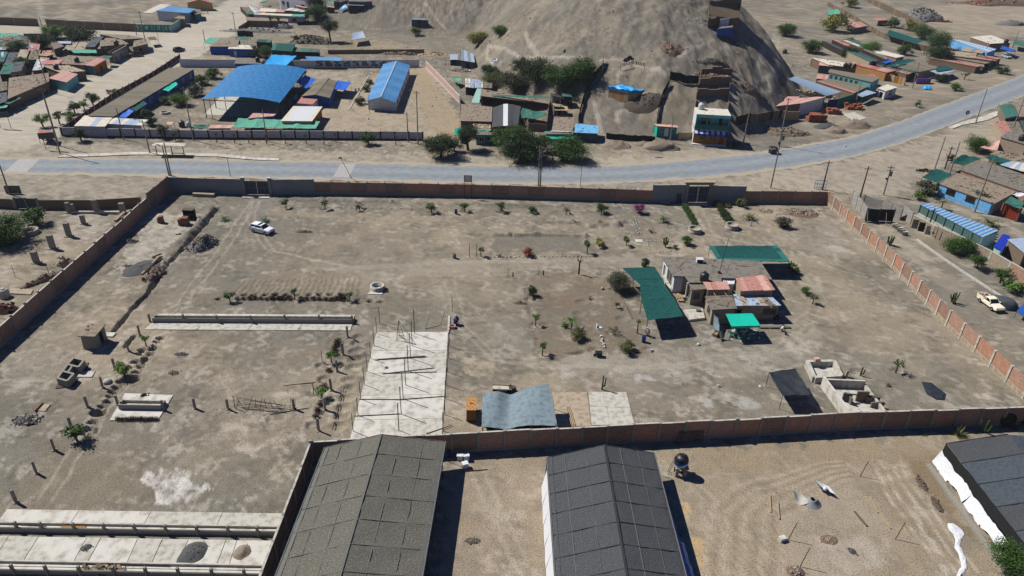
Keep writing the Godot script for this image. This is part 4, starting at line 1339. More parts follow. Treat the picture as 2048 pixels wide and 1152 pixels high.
	var bag:=tn("cement_bag","pale cement bag slumped beside a row post","bag",v(-51.5,-74))
	pt(bag,"bag",lathe([[.0,.0],[.9,.02],[1.0,.35],[.8,.75],[.3,.98],[.0,1.0]],.55,.5,12),M.conc_pale)
	pw("short concrete post in the line beside the planting pits","concrete posts beside the planting pits",vs([-52.5,-85,-52.2,-81.1,-52,-76.9,-51.6,-72.9,-51.4,-69,-51.19,-65.04,-51.08,-61.29])+vs([-50.95,-57.63,-50.58,-53.45]),1.7,.24,M.conc)
	pw("short concrete post standing alone on bare soil by small trough","concrete posts near the small trough",vs([-38.4,-69.3,-34.4,-69.4]),1.6,.24,M.conc)
	pw("short concrete post in the line beside round tree pits","concrete posts beside the pale slab",vs([-23.3,-86.1,-23,-81.8,-22.9,-77.8,-22.7,-73.7,-22.6,-69.8,-22.39,-65.89]),1.9,.24,M.conc)
	pw("short concrete post beside the tangled steel frame","",vs([-26.4,-69.8]),1.6,.24,M.conc)
	pw("thin stick planted beside a concrete post near small trough","",vs([-33.6,-69.6]),1.9,.06,M.wd_dark,"stick")
	pw("thin stake beside a sapling near round tree pits","stakes by the saplings",vs([-25.4,-79.9,-24.7,-72.7]),1.8,.06,M.wd_dark,"stick")
	var ta:=v(-52.2,-88.5)
	var tb:=v(-23.3,-89.8)
	var along:=[]
	for p in vs([-52.7,-88.7,-47.8,-88.9,-42.9,-88.9,-38,-89.1,-33.2,-89.6,-28.2,-89.8,-23.4,-90]):
		along.append(p)
	trough("long concrete feeding trough with rail, below the dry shrub row",ta,tb,1.3,.75,1.0,2.0,along,1.35)
	var sl:=tn("small_slab","pale slab carrying the short trough","slab",v(-45.1,-69.4))
	pm(sl,"slab",vs([-48.2,-71.8,-42.1,-71.7,-41.9,-66.91,-47.5,-66.59],.1),.25,M.conc_white)
	trough("short concrete trough standing on its own pale slab",v(-47.4,-68.7,.1)*V(1,0,1),v(-42.3,-68.8,.1)*V(1,0,1),1.3,.8,.0,.0,[v(-48,-69.6),v(-42.1,-68.9)],1.5)
	for k in 11:
		dry_bush("dry brown shrub in the row along the short trough's slab","dry shrubs by the short trough",v(-46.6,-66.73).lerp(v(-42.12,-66.93),k/10.0)+U(.08),rr(.42,.55))
	hp("debris_heap","dead twigs heaped on the short trough's slab","debris",v(-45.7,-71.5),V(.7,.2,.5),M.wd_dark,[M.dry_bush],20,.2)
	for p in vs([-37.1,-96.1,-36.2,-96.2,-35.5,-96.3,-34.6,-96.4,-32.7,-96.3,-31.8,-96.3,-30.8,-96.4,-29.9,-96.4,-28.9,-96.4,-28.1,-96.4,-27.4,-96.7]):
		dry_bush("round dry brown shrub in the long row below the furrows","dry shrubs in the long row",p,rr(.62,.8))
	dry_bush("widest dry brown shrub, at the end of the long row","",v(-26.4,-96.8),1.15)
	for p in vs([-42.4,-95.7,-41.5,-95.8,-40.5,-95.9,-39.8,-96.1,-38.9,-96.1,-37.9,-95.9,-37.1,-96.1,-36.1,-96.2]):
		dry_bush("round dry brown shrub in the long row below the furrows","dry shrubs in the long row",p,rr(.55,.75))
	for p in vs([-24.4,-84.8,-24.4,-83.8,-24.4,-82.9,-24.2,-81.8,-24,-77.8,-23.8,-74.2,-23.4,-70.7,-23.4,-69.5,-23.3,-68.3]):
		dry_bush("dark dry shrub in a round pit beside the post line","dry shrubs in round pits",p,rr(.6,.85))
	var wp:=v(-21.5,-100.3)
	var well:=tn("well_ring","pale concrete well ring on a square slab","well",wp)
	pm(well,"slab",vs([-22.4,-100.8,-20.5,-101.1,-20.5,-98.5,-22.7,-98.5],.12),.3,M.conc_white)
	pt(well,"ring",lathe([[1.0,.0],[1.0,1.0],[.74,1.0],[.74,.1],[.0,.1]],1.15,.75,22),M.conc_pale)
	hp("rubble_heap","brick crumbs beside the well ring","rubble",v(-20.1,-99.8),V(.5,.25,.4),M.rk_brown,[M.bk_loose],12,.15)
	var fp:=v(-29.8,-69.5)
	var fr:=tn("scrap_lattice","tangled frame of dark steel bars lying by the posts","frame",fp)
	for k in 11:
		var x:=-3.6+k*.72
		rod(fr,"bar",fp+V(x,.0,rr(-.5,.3)),fp+V(x+rr(-.5,.6),rr(.9,1.9),rr(-.6,.2)),.03,.03,M.steel,5)
	for k in 7:
		rod(fr,"bar",fp+V(-3.6,.15+.22*k,-.5),fp+V(3.2+rr(-1.5,.8),.05+.14*k,rr(-.5,.6)),.028,.028,M.steel,5)
	rod(fr,"long_pipe",v(-29,-68.6)+U(.08),v(-24.7,-70)+U(.08),.05,.05,M.steel,6)
	lying("dark steel pipe lying with a bracket near the saplings",v(-29,-74.4),v(-24.4,-75.4),.05)
	lying("dark steel pipe lying along the round tree pits",v(-21.2,-74.3),v(-20.81,-66.1),.05)
	lying("second steel pipe lying against the one along the pits",v(-21.4,-73.8),v(-21.13,-67.66),.04)
	var fa:=v(-50.74,-49.59)
	var fb:=v(-21.61,-50.13)
	var posts:=[]
	for p in vs([-48.08,-49.73,-45.62,-49.74,-42.42,-49.78,-39.47,-49.82,-36.48,-49.85,-33.43,-49.89,-30.35,-49.92,-27.31,-50,-24.42,-50.03,-21.69,-50.09]):
		posts.append(p)
	trough("longest concrete trough with stub posts, by the paved bays",fa,fb,.9,.62,1.9,.0,posts,1.35)
	var fl:=tn("paved_floor","pale concrete floor of separate bays below the longest trough","floor",(v(-34.97,-47.53)))
	var jt:=vs([-51.12,-48.98,-48.54,-49.02,-45.64,-49.04,-40.95,-49.15,-39.56,-49.15,-35.98,-49.2,-33.54,-49.24,-31.01,-49.27,-27.35,-49.33,-26.27,-49.33,-21.45,-49.44])
	var jb:=vs([-50.74,-45.5,-48.14,-45.56,-45.32,-45.63,-40.62,-45.76,-39.28,-45.78,-35.59,-45.85,-33.3,-45.9,-30.85,-45.95,-27.15,-46,-25.97,-46.02,-21.71,-46.08])
	for k in jt.size()-1:
		var up:=V(0,.10+.012*(k % 2),0)
		pm(fl,"floor_bay",[jt[k]+up,jt[k+1]+up-V(.07,0,0),jb[k+1]+up-V(.07,0,0),jb[k]+up],.3,[M.conc_pale,M.conc_white,M.conc_pale,M.conc_dirty][rng.randi() % 3])
	var posts2:=[]
	for p in vs([-45.35,-44.73,-42.25,-44.75,-39.18,-44.78,-36.04,-44.84,-33.08,-44.87,-30.09,-44.91,-27,-44.95,-24,-44.98]):
		posts2.append(p)
	trough("concrete trough with stub posts along the terrace's open edge",v(-48.18,-44.72),v(-21.59,-45.1),1.2,.62,.0,.0,posts2,1.35)
	hp("gravel_heap","small dark gravel heap on a pale floor bay","gravel",v(-40.34,-47.86)+U(.1),V(.85,.25,.75),M.gravel,[M.rk_grey],20,.07)
	hp("gravel_heap","large dark gravel heap with sandy top on floor bay","gravel",v(-29.89,-47.63)+U(.1),V(1.5,.5,1.9),M.gravel,[M.gravp,M.rk_grey],50,.08,-.4)
	hp("sand_heap","rounded grey sand heap on the end floor bay","sand",v(-25.24,-47.98)+U(.1),V(1.05,.45,1.2),M.sand_heap,[M.gravp],16,.06)
	var bd:=tn("board","brown wooden panel lying behind the longest trough","board",v(-43.05,-50.47))
	pm(bd,"panel",vs([-44.07,-50.45,-41.75,-50.54,-41.64,-50.13,-44.1,-50.09],.2),.06,M.ochre_metal)
	lying("thin pole lying along the edge of the paved bays",v(-38.2,-45.92)+U(.1),v(-31.43,-45.95)+U(.1),.035)
	lying("bent rusty bar lying behind the longest trough",v(-49.41,-50.41)+U(.12),v(-45.59,-50.28)+U(.12),.035)
	hp("timber_scraps","pile of split planks lying in the open-edge trough","planks",v(-37.45,-45.31),V(2.6,.35,.4),M.wd_grey,[M.wd_pale,M.wd_grey],60,.5,.0,"",true)
	make_cars()
func lying(label:String,a:Vector3,b:Vector3,r:float,m:Material=null)->void:
	var t:=tn("lying_pole",label,"pole",(a+b)/2*V(1,0,1))
	rod(t,"pole",a+U(r),b+U(r),r,r,m if m else M.steel,6)
func make_yard_centre()->void:
	var slab:=tn("concrete_slab","large pale concrete slab with rows of upright steel posts","slab",v(-12.9,-75.9))
	var tl:=v(-19.4,-87.5)
	var tr:=v(-9.1,-88.2)
	var bl:=v(-18.33,-63.61)
	var brr:=v(-7.69,-64.48)
	var cuts:=[.0,.2,.42,.62,.82,1.0]
	for k in 5:
		for s in 2:
			var u0:=.47*s
			var u1:=.468 if s==0 else 1.0
			var up:=V(0,.1+.004*((k+s) % 2),0)
			var a:=tl.lerp(bl,cuts[k])
			var b:=tr.lerp(brr,cuts[k])
			var c:=tl.lerp(bl,cuts[k+1]-.002)
			var d:=tr.lerp(brr,cuts[k+1]-.002)
			pm(slab,"slab_bay",[a.lerp(b,u0)+up,a.lerp(b,u1)+up,c.lerp(d,u1)+up,c.lerp(d,u0)+up],.3,[M.conc_white,M.conc_pale,M.conc_white][rng.randi() % 3])
	var strip_t:=tn("concrete_strip","narrow concrete kerb strip leading off the large slab","slab",v(-9.2,-90.5))
	pm(strip_t,"strip",vs([-9.5,-92.6,-9.2,-92.6,-8.9,-87.9,-9.2,-87.9],.14),.3,M.conc_pale)
	pw("thin steel post in the outer row along the slab's pit side","slab posts, pit side",vs([-19.4,-90.1,-19.3,-87.2,-19.1,-84.1,-19,-80.9,-18.9,-77.9,-18.7,-75,-18.6,-72,-18.3,-68.8,-18.3,-65.93]),2.8,.07,M.steel,"steel_post")
	pw("tall steel post in the middle row of the large slab","slab posts, middle row",vs([-13.9,-87.5,-13.8,-84.3,-13.6,-81.2,-13.5,-78.3,-13.4,-75.2,-13.3,-72.3,-13.1,-69.3,-12.95,-66.31]),4.2,.08,M.steel,"steel_post")
	pw("thin steel post in the outer row along the slab's track side","slab posts, track side",vs([-9,-94.1,-8.7,-88,-8.6,-84.6,-8.4,-81.6,-8.3,-78.5,-8.1,-75.5,-8,-72.7,-7.8,-69.6,-7.71,-66.55]),2.8,.07,M.steel,"steel_post")
	for p in [[v(-12.5,-88.9),v(-10.4,-90),2.0]]:
		var t:=tn("hurdle_frame","low steel goal-shaped frame standing beyond the large slab","frame",p[0])
		for e in [p[0],p[1]]:
			rod(t,"upright",e,e+V(.6,1.8,-1.2),.03,.03,M.steel,5)
		rod(t,"crossbar",p[0]+U(.05),p[1]+U(.05),.03,.03,M.steel,5)
	var lp:=v(-15.3,-85.8)
	var ld:=tn("stepladder","dark steel tripod ladder standing on the slab","ladder",lp)
	var apex:=lp+V(-.5,3.3,.0)
	var feet:=[lp+V(-.9,.1,.2),lp+V(.4,.1,.4),lp+V(1.5,.1,.3),lp+V(-.7,.1,-.9)]
	for f in feet:
		rod(ld,"leg",f,apex,.04,.03,M.steel,6)
	for k in 6:
		var u:=.12+k*.14
		rod(ld,"rung",feet[0].lerp(apex,u),feet[1].lerp(apex,u),.025,.025,M.steel,5)
	rod(ld,"spreader",feet[1].lerp(apex,.1),feet[3].lerp(apex,.1),.025,.025,M.steel,5)
	var n:=0
	for pr in [[vs([-18.4,-80.5,-11.4,-81.6]),"bundle pipe lying across the slab, farthest from the net shed"],[vs([-18,-80.7,-11.7,-81.8]),"pipe lying askew over the farthest bundle pipe"],[vs([-16.8,-77.4,-10.1,-79.1]),"long pipe lying across the slab's middle"],[vs([-16.5,-77.5,-9.7,-78.2]),"pipe lying at a slant against the slab's middle pipe"],[vs([-18.8,-71.9,-13.3,-72.1]),"straight pipe lying on the slab's pit half"],[vs([-14.2,-72,-7.7,-73.1]),"straight pipe lying on the slab's track half"],[vs([-18.8,-68.6,-13.2,-69.3]),"short pipe lying on the slab near the net shed"],[vs([-9.63,-65.76,-6.73,-67.5]),"pipe lying off the slab edge near the brown generator"]]:
		lying(pr[1],pr[0][0]+U(.12),pr[0][1]+U(.12),.045)
	hp("debris_heap","red and grey tool bag left on the slab","bag",v(-16.5,-78.8)+U(.1),V(.35,.25,.3),M.rk_dark,[M.car_red,M.rk_grey],12,.13)
	barrel("blue barrel with white cloth by the slab's kerb strip",v(-8.2,-90.3),M.blue_plastic)
	barrel("blue barrel standing near the bank of saplings",v(-11.5,-131.3),M.blue_plastic)
	barrel("blue barrel beside the long green shade net",v(19.2,-87.2),M.blue_plastic)
	var bx:=tn("ring_box","small red and white box beside the blue barrel","box",v(-8.6,-89.5))
	for s in [-1,1]:
		bk(bx,"side",bx.position+V(s*.4,.2,0),V(.12,.4,.6),M.salmon)
		bk(bx,"end",bx.position+V(0,.2,s*.3),V(.68,.4,.1),M.salmon)
	var gp:=v(-4.5,-68.6)
	var gen:=tn("generator","ochre metal generator box on small wheels beside grey tarp tent","generator",gp)
	bk(gen,"housing",gp+V(0,1.05,-.9),V(1.15,1.5,2.4),M.ochre_metal,.03)
	bk(gen,"lid",gp+V(0,1.84,-.9),V(1.25,.1,2.5),M.plywood,.03)
	rod(gen,"lid_handle",gp+V(-.2,1.93,-.9),gp+V(.2,1.93,-.9),.05,.05,M.steel,6)
	for s in [-1,1]:
		for f in [-1,1]:
			var c:=gp+V(s*.5,.22,-.9+f*.9)
			rod(gen,"wheel",c-V(.08,0,0),c+V(.08,0,0),.22,.22,M.tyre,12)
	be(gen,"drawbar",gp+V(.5,.4,-1.5),gp+V(1.8,.3,-1.7),.1,.1,M.wd_grey)
	var q:Array=[v(-3.2,-70.8,2.4),v(4.9,-71.8,3.4),v(5.7,-64.8,2.9),v(-3.04,-64.65,2.3)]
	var tent:=tn("tarp_tent","grey sagging tarp tent on poles beside the ochre generator","tent",md(q)*V(1,0,1))
	var st:=surf(false)
	for j in 17:
		for i in 25:
			var u:=i/24.0
			var v:=j/16.0
			var p:Vector3=q[0].lerp(q[1],u).lerp(q[3].lerp(q[2],u),v)
			p.y-=.55*exp(-pow((u-.42+.1*v)/.12,2))*(1.0-.5*v)
			p.y+=.16*sin(u*9.0+v*2.0)*(1.0-v*.4)+.1*nm(p.x*5,p.z*5)
			st.add_vertex(p-tent.position)
	for j in 16:
		for i in 24:
			var a:=j*25+i
			for k in [a,a+1,a+26,a,a+26,a+25]:
				st.add_index(k)
	pt(tent,"tarp",made(st),M.tarp_grey)
	for i in 4:
		var p:Vector3=q[i].lerp(md(q),.04)
		rod(tent,"pole",V(p.x,0,p.z),V(p.x,q[i].y+.1,p.z),.06,.05,M.wd_grey,6)
	for u in [.25,.5,.75]:
		var p:Vector3=q[3].lerp(q[2],u)
		rod(tent,"pole",V(p.x,0,p.z-.2),V(p.x,p.y-.25,p.z-.2),.05,.05,M.wd_grey,6)
	sw(tent,"side_cloth",V(q[0].x,0,q[0].z)+V(.1,0,0),V(q[3].x,0,q[3].z)+V(.1,0,0),.04,.6,2.2,M.slate)
	hp("stored_goods","dark sacks and boxes stored under the grey tarp tent","goods",V(md(q).x,0,md(q).z),V(4.5,.8,2.0),M.wd_dark,[M.wd_grey,M.rk_dark],50,.4,.0,"",true)
	var tp:=v(-.9,-74.7)
	var trl:=tn("trailer_frame","pale flat trailer frame lying behind the tarp tent","trailer",tp)
	bk(trl,"deck",tp+U(.45),V(2.4,.12,1.0),M.conc_pale)
	for s in [-1,1]:
		bk(trl,"rail",tp+V(0,.58,s*.5),V(2.5,.14,.08),M.wd_pale)
		var c:=tp+V(s*.9,.3,.55)
		rod(trl,"wheel",c-V(0,0,.08),c+V(0,0,.08),.28,.28,M.tyre,12)
	var ep:=v(.4,-74.7)
	var eng:=tn("engine_block","dark engine block beside the pale trailer frame","engine",ep)
	bk(eng,"block",ep+U(.35),V(.8,.6,.6),M.rk_dark,.2)
	rod(eng,"flywheel",ep+V(.4,.4,0),ep+V(.55,.4,0),.28,.28,M.steel,12)
	rod(eng,"exhaust",ep+V(-.2,.6,0),ep+V(-.2,1.0,-.2),.05,.05,M.rust,6)
	var pad:=tn("concrete_pad","worn brown concrete pad beside the tarp tent","slab",v(8,-71.7))
	pm(pad,"slab",vs([5.6,-74.7,10.1,-74.9,10.1,-68.2,6.09,-67.83],.07),.2,M.conc_dirty)
	var pad2:=tn("concrete_pad","cracked pale concrete pad near the long brick wall","slab",v(12.7,-71.9))
	var pc:=vs([10.3,-74.9,15.2,-75.1,15.4,-68.8,10.2,-68.3],.09)
	var cell:=[[.0,.38,.0,.45],[.385,1.0,.0,.5],[.0,.42,.455,1.0],[.425,.8,.505,1.0],[.805,1.0,.505,1.0]]
	for c in cell:
		var f:=[]
		for uv in [[c[0],c[2]],[c[1],c[2]],[c[1],c[3]],[c[0],c[3]]]:
			f.append(pc[0].lerp(pc[1],uv[0]).lerp(pc[3].lerp(pc[2],uv[0]),uv[1])+V(rr(-.02,.02),0,0))
		pm(pad2,"slab_piece",f,.2,M.conc_pale)
	for k in 3:
		lying(["pale plank lying on the brown pad beside the tent","second pale plank lying along the first on brown pad","thin pipe lying with two planks on brown pad"][k],v(7.2,-71.8)+V(.2*k,.08,0),v(7.7,-68.2)+V(.22*k,.08,0),.06,M.wd_pale)
	stone_row("whitewashed edging stone in the short row near the wheelbarrow","edging stones near the wheelbarrow",v(13.1,-88.1),v(13.4,-85.5),5,.32)
	stone_row("small dark edging stone in the line beside the long shade net","edging stones beside the shade net",v(17.5,-100.3),v(18.5,-93.5),13,.13,M.rk_dark)
	stone_row("pale edging stone along the sapling bank by the brick wall","edging stones on the sapling bank",v(-34.4,-132.7),v(-13,-133.8),12,.2)
	var wb:=v(12.3,-83.2)
	var bw:=tn("wheelbarrow","dark wheelbarrow standing at the garden bed's corner","wheelbarrow",wb)
	pm(bw,"tray",[wb+V(-.45,.75,-.35),wb+V(.5,.75,-.35),wb+V(.5,.75,.35),wb+V(-.45,.75,.35)],.35,M.blackp)
	rod(bw,"wheel",wb+V(-.5,.2,-.05),wb+V(-.5,.2,.05),.2,.2,M.tyre,12)
	for s in [-1,1]:
		rod(bw,"handle",wb+V(-.5,.25,s*.2),wb+V(1.1,.7,s*.28),.025,.025,M.wd_grey,5)
		rod(bw,"leg",wb+V(.35,.0,s*.25),wb+V(.3,.5,s*.25),.025,.025,M.steel,5)
	hp("earth_heap","low grey earth heap left of the dark garden conifer","earth",v(1.2,-97.2),V(1.2,.35,.5),M.rk_brown,[M.rk_grey],16,.12)
	hp("earth_heap","low dark earth mound on the open yard near parked car","earth",v(-38.7,-120.9),V(1.5,.25,.6),M.earth_dark,[M.rk_dark],20,.14)
	var stn:=0
	for p in vs([14.7,-102.6,15.7,-102.8]):
		var t:=tn("boulder",["pale boulder under the grey garden bush","smaller boulder beside the pale one under the bush"][stn],"rock",p)
		var s2:=surf()
		add_rock(s2,U(.2),.5-.15*stn)
		pt(t,"stone",made(s2),M.rk_pale)
		stn+=1
	var wpl:=tn("planter","broken white planter with a green sprout in the garden bed","planter",v(13,-90.8))
	bk(wpl,"side",wpl.position+V(-.25,.25,0),V(.08,.5,.7),M.whitep)
	bk(wpl,"base",wpl.position+V(.1,.05,.2),V(.8,.1,.5),M.whitep,.3)
	var dr:=v(-10.2,-112.1)
	var drm:=tn("steel_drum","grey steel drum standing by the bermed garden plot","drum",dr)
	pt(drm,"body",lathe([[.0,.0],[1.0,.0],[1.0,.32],[1.05,.34],[1.0,.36],[1.0,.65],[1.05,.67],[1.0,.69],[1.0,1.0],[.9,1.0],[.88,.94],[.0,.94]],.3,.9,16),M.rk_grey)
	for pr in [[v(-7.6,-112.6),2.7,"left stake of the wooden hoop by the bermed plot"],[v(-6.4,-113.3),2.2,"right stake of the wooden hoop by the bermed plot"]]:
		pw(pr[2],"",[pr[0]],pr[1],.07,M.wd_dark,"stick")
func stone_row(label:String,group:String,a:Vector3,b:Vector3,n:int,r:float,m:Material=null)->void:
	for k in n:
		var p:=a.lerp(b,float(k)/maxi(1,n-1))+V(rr(-.08,.08),0,rr(-.06,.06))
		var t:=tn("edging_stone",label,"stone",p,group)
		var st:=surf()
		add_rock(st,V(0,r*.4,0),r*1.25)
		pt(t,"stone",made(st),m if m else M.conc_white)
# ---------- the house in the yard and what stands round it ----------
func make_yard_house()->void:
	var h:=hs("farm_house","grey flat-roofed house with white side wall and water tank","house",vs([25.3,-109,41.3,-108.3,41.4,-102,26,-102.2],3),{"ws":[M.mudl,M.mudl,M.conc_dirty,M.wwall],"roof":M.froof_b,"ov":.25,"roof_thick":.18,"open":[[3,.35,2.6,.3,2.2,"window",M.whitep],[3,.8,.9,.05,2.1,"window",M.whitep],[2,.06,1.0,.0,2.1,"hole"]],"jk":8})
	pm(h,"porch_roof",vs([27.7,-102.3,33.6,-102.3,33.1,-100.4,28,-100.1],3.02),.18,M.froof_b)
	var pr:=vs([27.8,-100.3,30.5,-100.5],3)
	for p in pr:
		be(h,"porch_post",V(p.x,0,p.z),V(p.x,2.85,p.z),.22,.22,M.whitep)
	sw(h,"porch_wall",v(26,-102.1,3),v(27.4,-102.2,3),.15,0,2.8,M.whitep)
	pm(h,"side_step",vs([25.6,-108.5,25.2,-104.1,25.9,-102,26.2,-106.3],.5),.6,M.conc_pale)
	var vent:=v(31.1,-107.3,3.2)
	var bx:=tn("roof_box","small white box vent on the grey flat roof","vent",vent*V(1,0,1)+U(3.03))
	for s in [-1,1]:
		bk(bx,"side",bx.position+V(s*.5,.3,0),V(.1,.6,.8),M.whitep)
	bk(bx,"top",bx.position+U(.64),V(1.15,.08,.9),M.whitep)
	bk(bx,"back",bx.position+V(0,.3,-.35),V(.9,.6,.08),M.rk_dark)
	var tkp:=v(30.4,-100.8,3.05)
	water_tank("black water tank on the yard house's flat roof",V(tkp.x,3.06,tkp.z),.68,1.5,M.blackp)
	var mast:=v(33.5,-103.6,3.05)
	var ms:=tn("antenna_mast","thin antenna mast on the grey flat roof","mast",V(mast.x,3.05,mast.z))
	rod(ms,"mast",ms.position,ms.position+V(.5,6.2,0),.05,.04,M.steel,6)
	bk(ms,"foot",ms.position+U(.1),V(.5,.2,.5),M.rust)
	rod(ms,"stay",ms.position+V(1.2,0,.1),ms.position+V(1.4,1.6,0),.03,.03,M.steel,5)
	hs("annex_room","dark concrete annex with small square window hole, below the tank","annex",vs([28.1,-100.4,30.6,-100.7,30.2,-98.7,28,-98.2],2.7),{"wall":M.conc,"roof":M.froof_c,"ov":.1,"open":[[2,.55,1.0,1.0,1.0,"window"],[3,.6,.5,1.0,1.1,"window"]]})
	hs("annex_room","plain concrete annex with flat grey roof beside turquoise awning","annex",vs([29.8,-96.3,33.9,-96.8,33.6,-93,29.9,-92.4],2.7),{"ws":[M.mudl,M.mudl,M.mudl,M.mudl],"roof":M.froof_c,"ov":.15,"roof_thick":.16,"open":[[3,.45,1.3,1.0,1.1,"window"]],"jk":4})
	hs("annex_room","long low annex with barred window, roof of loose zinc sheets","annex",vs([34.4,-97.4,40,-97,40.6,-94.4,33.9,-93.9],2.6),{"ws":[M.mud,M.salmon,M.mudl,M.mud],"roof":[M.froof_b,M.zinc,M.conc_dirty],"ns":7,"ov":.1,"open":[[2,.18,2.2,1.0,1.0,"window"],[2,.93,.9,.0,2.0,"hole"]],"jk":10})
	var u1:=vs([30.1,-99.8,33.8,-100.2,33.6,-97.7,30.2,-97.4],3.3)
	hs("covered_passage","small faded pink sheet roof beside the water tank","roof",u1,{"ws":[null,null,M.mudl,null],"roof":[M.pink_c,M.pink_b],"ns":4,"ov":.1})
	var u2:=vs([35.5,-100.8,40.3,-102.2,40.4,-97.4,35.1,-96.8],3.6)
	hs("covered_room","larger pink sheet roof over a block room, slats showing","roof",u2,{"ws":[M.mudl,M.mudl,M.mudl,M.mudl],"roof":[M.pink,M.pink_b,M.pink_c,M.salmon],"ns":9,"ov":.15})
	for k in 3:
		lying2("thin steel pole laid over the annex roofs","poles laid over the annex roofs",v(31.1,-98.1,2.9)+V(k*1.7,0,0),v(31.4,-95.6,2.9)+V(k*1.9,0,.6))
	var wt:=vs([34,-102.9,35.9,-102.9,35.2,-100.6,33.7,-100.5],2.6)
	var tub:=tn("white_tub","square white tank between the two pink roofs","tank",md(wt)*V(1,0,1))
	pm(tub,"body",wt,2.6,M.wwall)
	for i in 4:
		be(tub,"rim",wt[i]+U(.06),wt[(i+1) % 4]+U(.06),.12,.12,M.whitep)
	var pad:=tn("concrete_pad","pale raised concrete pad between shade net and annex","slab",v(28.4,-95.7))
	pm(pad,"slab",vs([26.6,-96.1,29.7,-96.6,29.5,-93.9,27,-93.2],.35),.5,M.conc_pale)
	bk(pad,"wash_basin",v(28.9,-95.8,.5),V(.7,.3,.5),M.conc_dark)
	var scr:=tn("tarp_screen","grey torn tarp screen hung from the annex corner","screen",v(30.6,-89.6))
	cl(scr,"tarp",[v(30.2,-92.3,2.5),v(30.8,-92.2,2.2),v(30.7,-88.4,.1),v(30.2,-91.5,.1)],.0,M.tarp_grey,.3,8,10)
	cl(scr,"tarp",[v(30.2,-88.9,2),v(30.9,-89.2,1.9),v(30.6,-87.7,.1),v(30.6,-89,.1)],.0,M.slate,.2,6,8)
	rod(scr,"pole",v(30.6,-88.1),v(30.6,-89.1,2),.05,.05,M.wd_grey,6)
	hp("scrap_heap","scrap of dark boards at the foot of the torn tarp","scrap",v(30.3,-89.5),V(.8,.5,.8),M.rk_dark,[M.wd_pale,M.rk_dark],24,.4,.0,"",true)
	cn("shade_awning","bright turquoise awning on poles in front of the annex","awning",vs([31.7,-91.6,35.8,-92,36,-88.6,31.7,-88.1],2.5),M.aqua_net,{"sag":.08,"rp":.03,"post_mat":M.steel})
	sw(get_node("shade_awning"),"valance",v(31.7,-88.1,2.5),v(36,-88.6,2.5),.02,2.18,2.46,M.aqua_net)
	hp("goods_heap","heap of sacks and crates under the turquoise awning","goods",v(34.4,-89.6),V(2.6,1.1,1.4),M.gnet_old,[M.gnet_old,M.wsheet,M.wd_grey,M.rk_pale],90,.4,.0,"",true)
	var kb:=tn("kerb_beam","dark trench kerb of concrete beams before the annex","kerb",v(39.7,-92.1))
	sw(kb,"beam",v(37.3,-91.9),v(38.6,-92),.4,-.1,.25,M.conc_dark)
	sw(kb,"beam",v(38.8,-92),v(42,-92.2),.4,-.1,.25,M.conc_dark)
	var tyr:=tn("tyre","black tyre leaning under the barred annex window","tyre",v(40.5,-94.5))
	pt(tyr,"tyre",lathe([[.6,.0],[1.0,.1],[1.0,.9],[.6,1.0],[.55,.5],[.6,.0]],.42,.24,18),M.tyre,X3(Basis(Vector3.RIGHT,PI/2-.25),U(.42)))
	pt(tyr,"rim",lathe([[.0,.2],[.9,.2],[.9,.8],[.0,.8]],.25,.2,14),M.rust,X3(Basis(Vector3.RIGHT,PI/2-.25),U(.42)))
	var n1:=vs([18,-104.7,23.4,-105.4,25.1,-90.1,19.7,-88.7],2.8)
	var sn:=tn("shade_net","long dark green shade net on posts left of the house","shade net",md(n1)*V(1,0,1))
	var lft:=vs([18,-104.7,19.2,-101.2,20.1,-99.3,19.6,-94.6,19.7,-88.7],2.8)
	var rgt:=vs([23.4,-105.4,24,-101.5,24.1,-98.8,24.7,-95.4,25.1,-90.1],2.8)
	for k in 4:
		cl(sn,"net_strip",[lft[k],rgt[k],rgt[k+1],lft[k+1]],.12,M.gnet,.07,12,8)
		be(sn,"seam",lft[k]+U(.02),rgt[k]+U(.02),.08,.04,M.gnet_edge)
	for k in 5:
		for s in [lft[k],rgt[k]]:
			var inn:Vector3=s.lerp(md(n1),.05)
			rod(sn,"post",V(inn.x,-.1,inn.z),V(inn.x,2.85,inn.z),.05,.05,M.wd_grey,6)
	var n2:=vs([34.2,-114,46.4,-115,46.7,-108.7,34.4,-108.6],2.9)
	cn("shade_net","wide dark green shade net on posts behind the house","shade net",n2,M.gnet,{"sag":.3,"mid":[0,2],"nu":20})
	var s2:=get_node("shade_net_001")
	for i in 4:
		var a:Vector3=n2[i]
		var b:Vector3=n2[(i+1) % 4]
		var inw:=(md(n2)-(a+b)/2).normalized()
		if i!=0:
			pm(s2,"net_border",[a+U(.05),b+U(.05),b+inw*.9+U(-.03),a+inw*.9+U(-.03)],.02,M.gnet_edge)
	var yb:=v(26.9,-99.9)
	hp("timber_scraps","pale short timbers dropped beside the dark annex","planks",yb,V(.9,.2,1.4),M.mud,[M.wd_pale],12,.7,.0,"",true)
	lying("rusty red pole lying beside the shade net's shadow",v(27.1,-92),v(27.3,-89.3),.06,M.bk_loose)
	for pr2 in [[v(27,-86.9),"pale flat stone lying on the bare yard before house"],[v(20.1,-85),"white scrap of plaster near the grey-green shrub"],[v(27.5,-77),"small white block lying in the open yard near black canopy"],[v(33.2,-77.1),"round pale stone lying near the black canopy"]]:
		var t:=tn("pale_stone",pr2[1],"stone",pr2[0])
		var s3:=surf()
		add_rock(s3,U(.12),.4)
		pt(t,"stone",made(s3),M.conc_white)
	var k2:=0
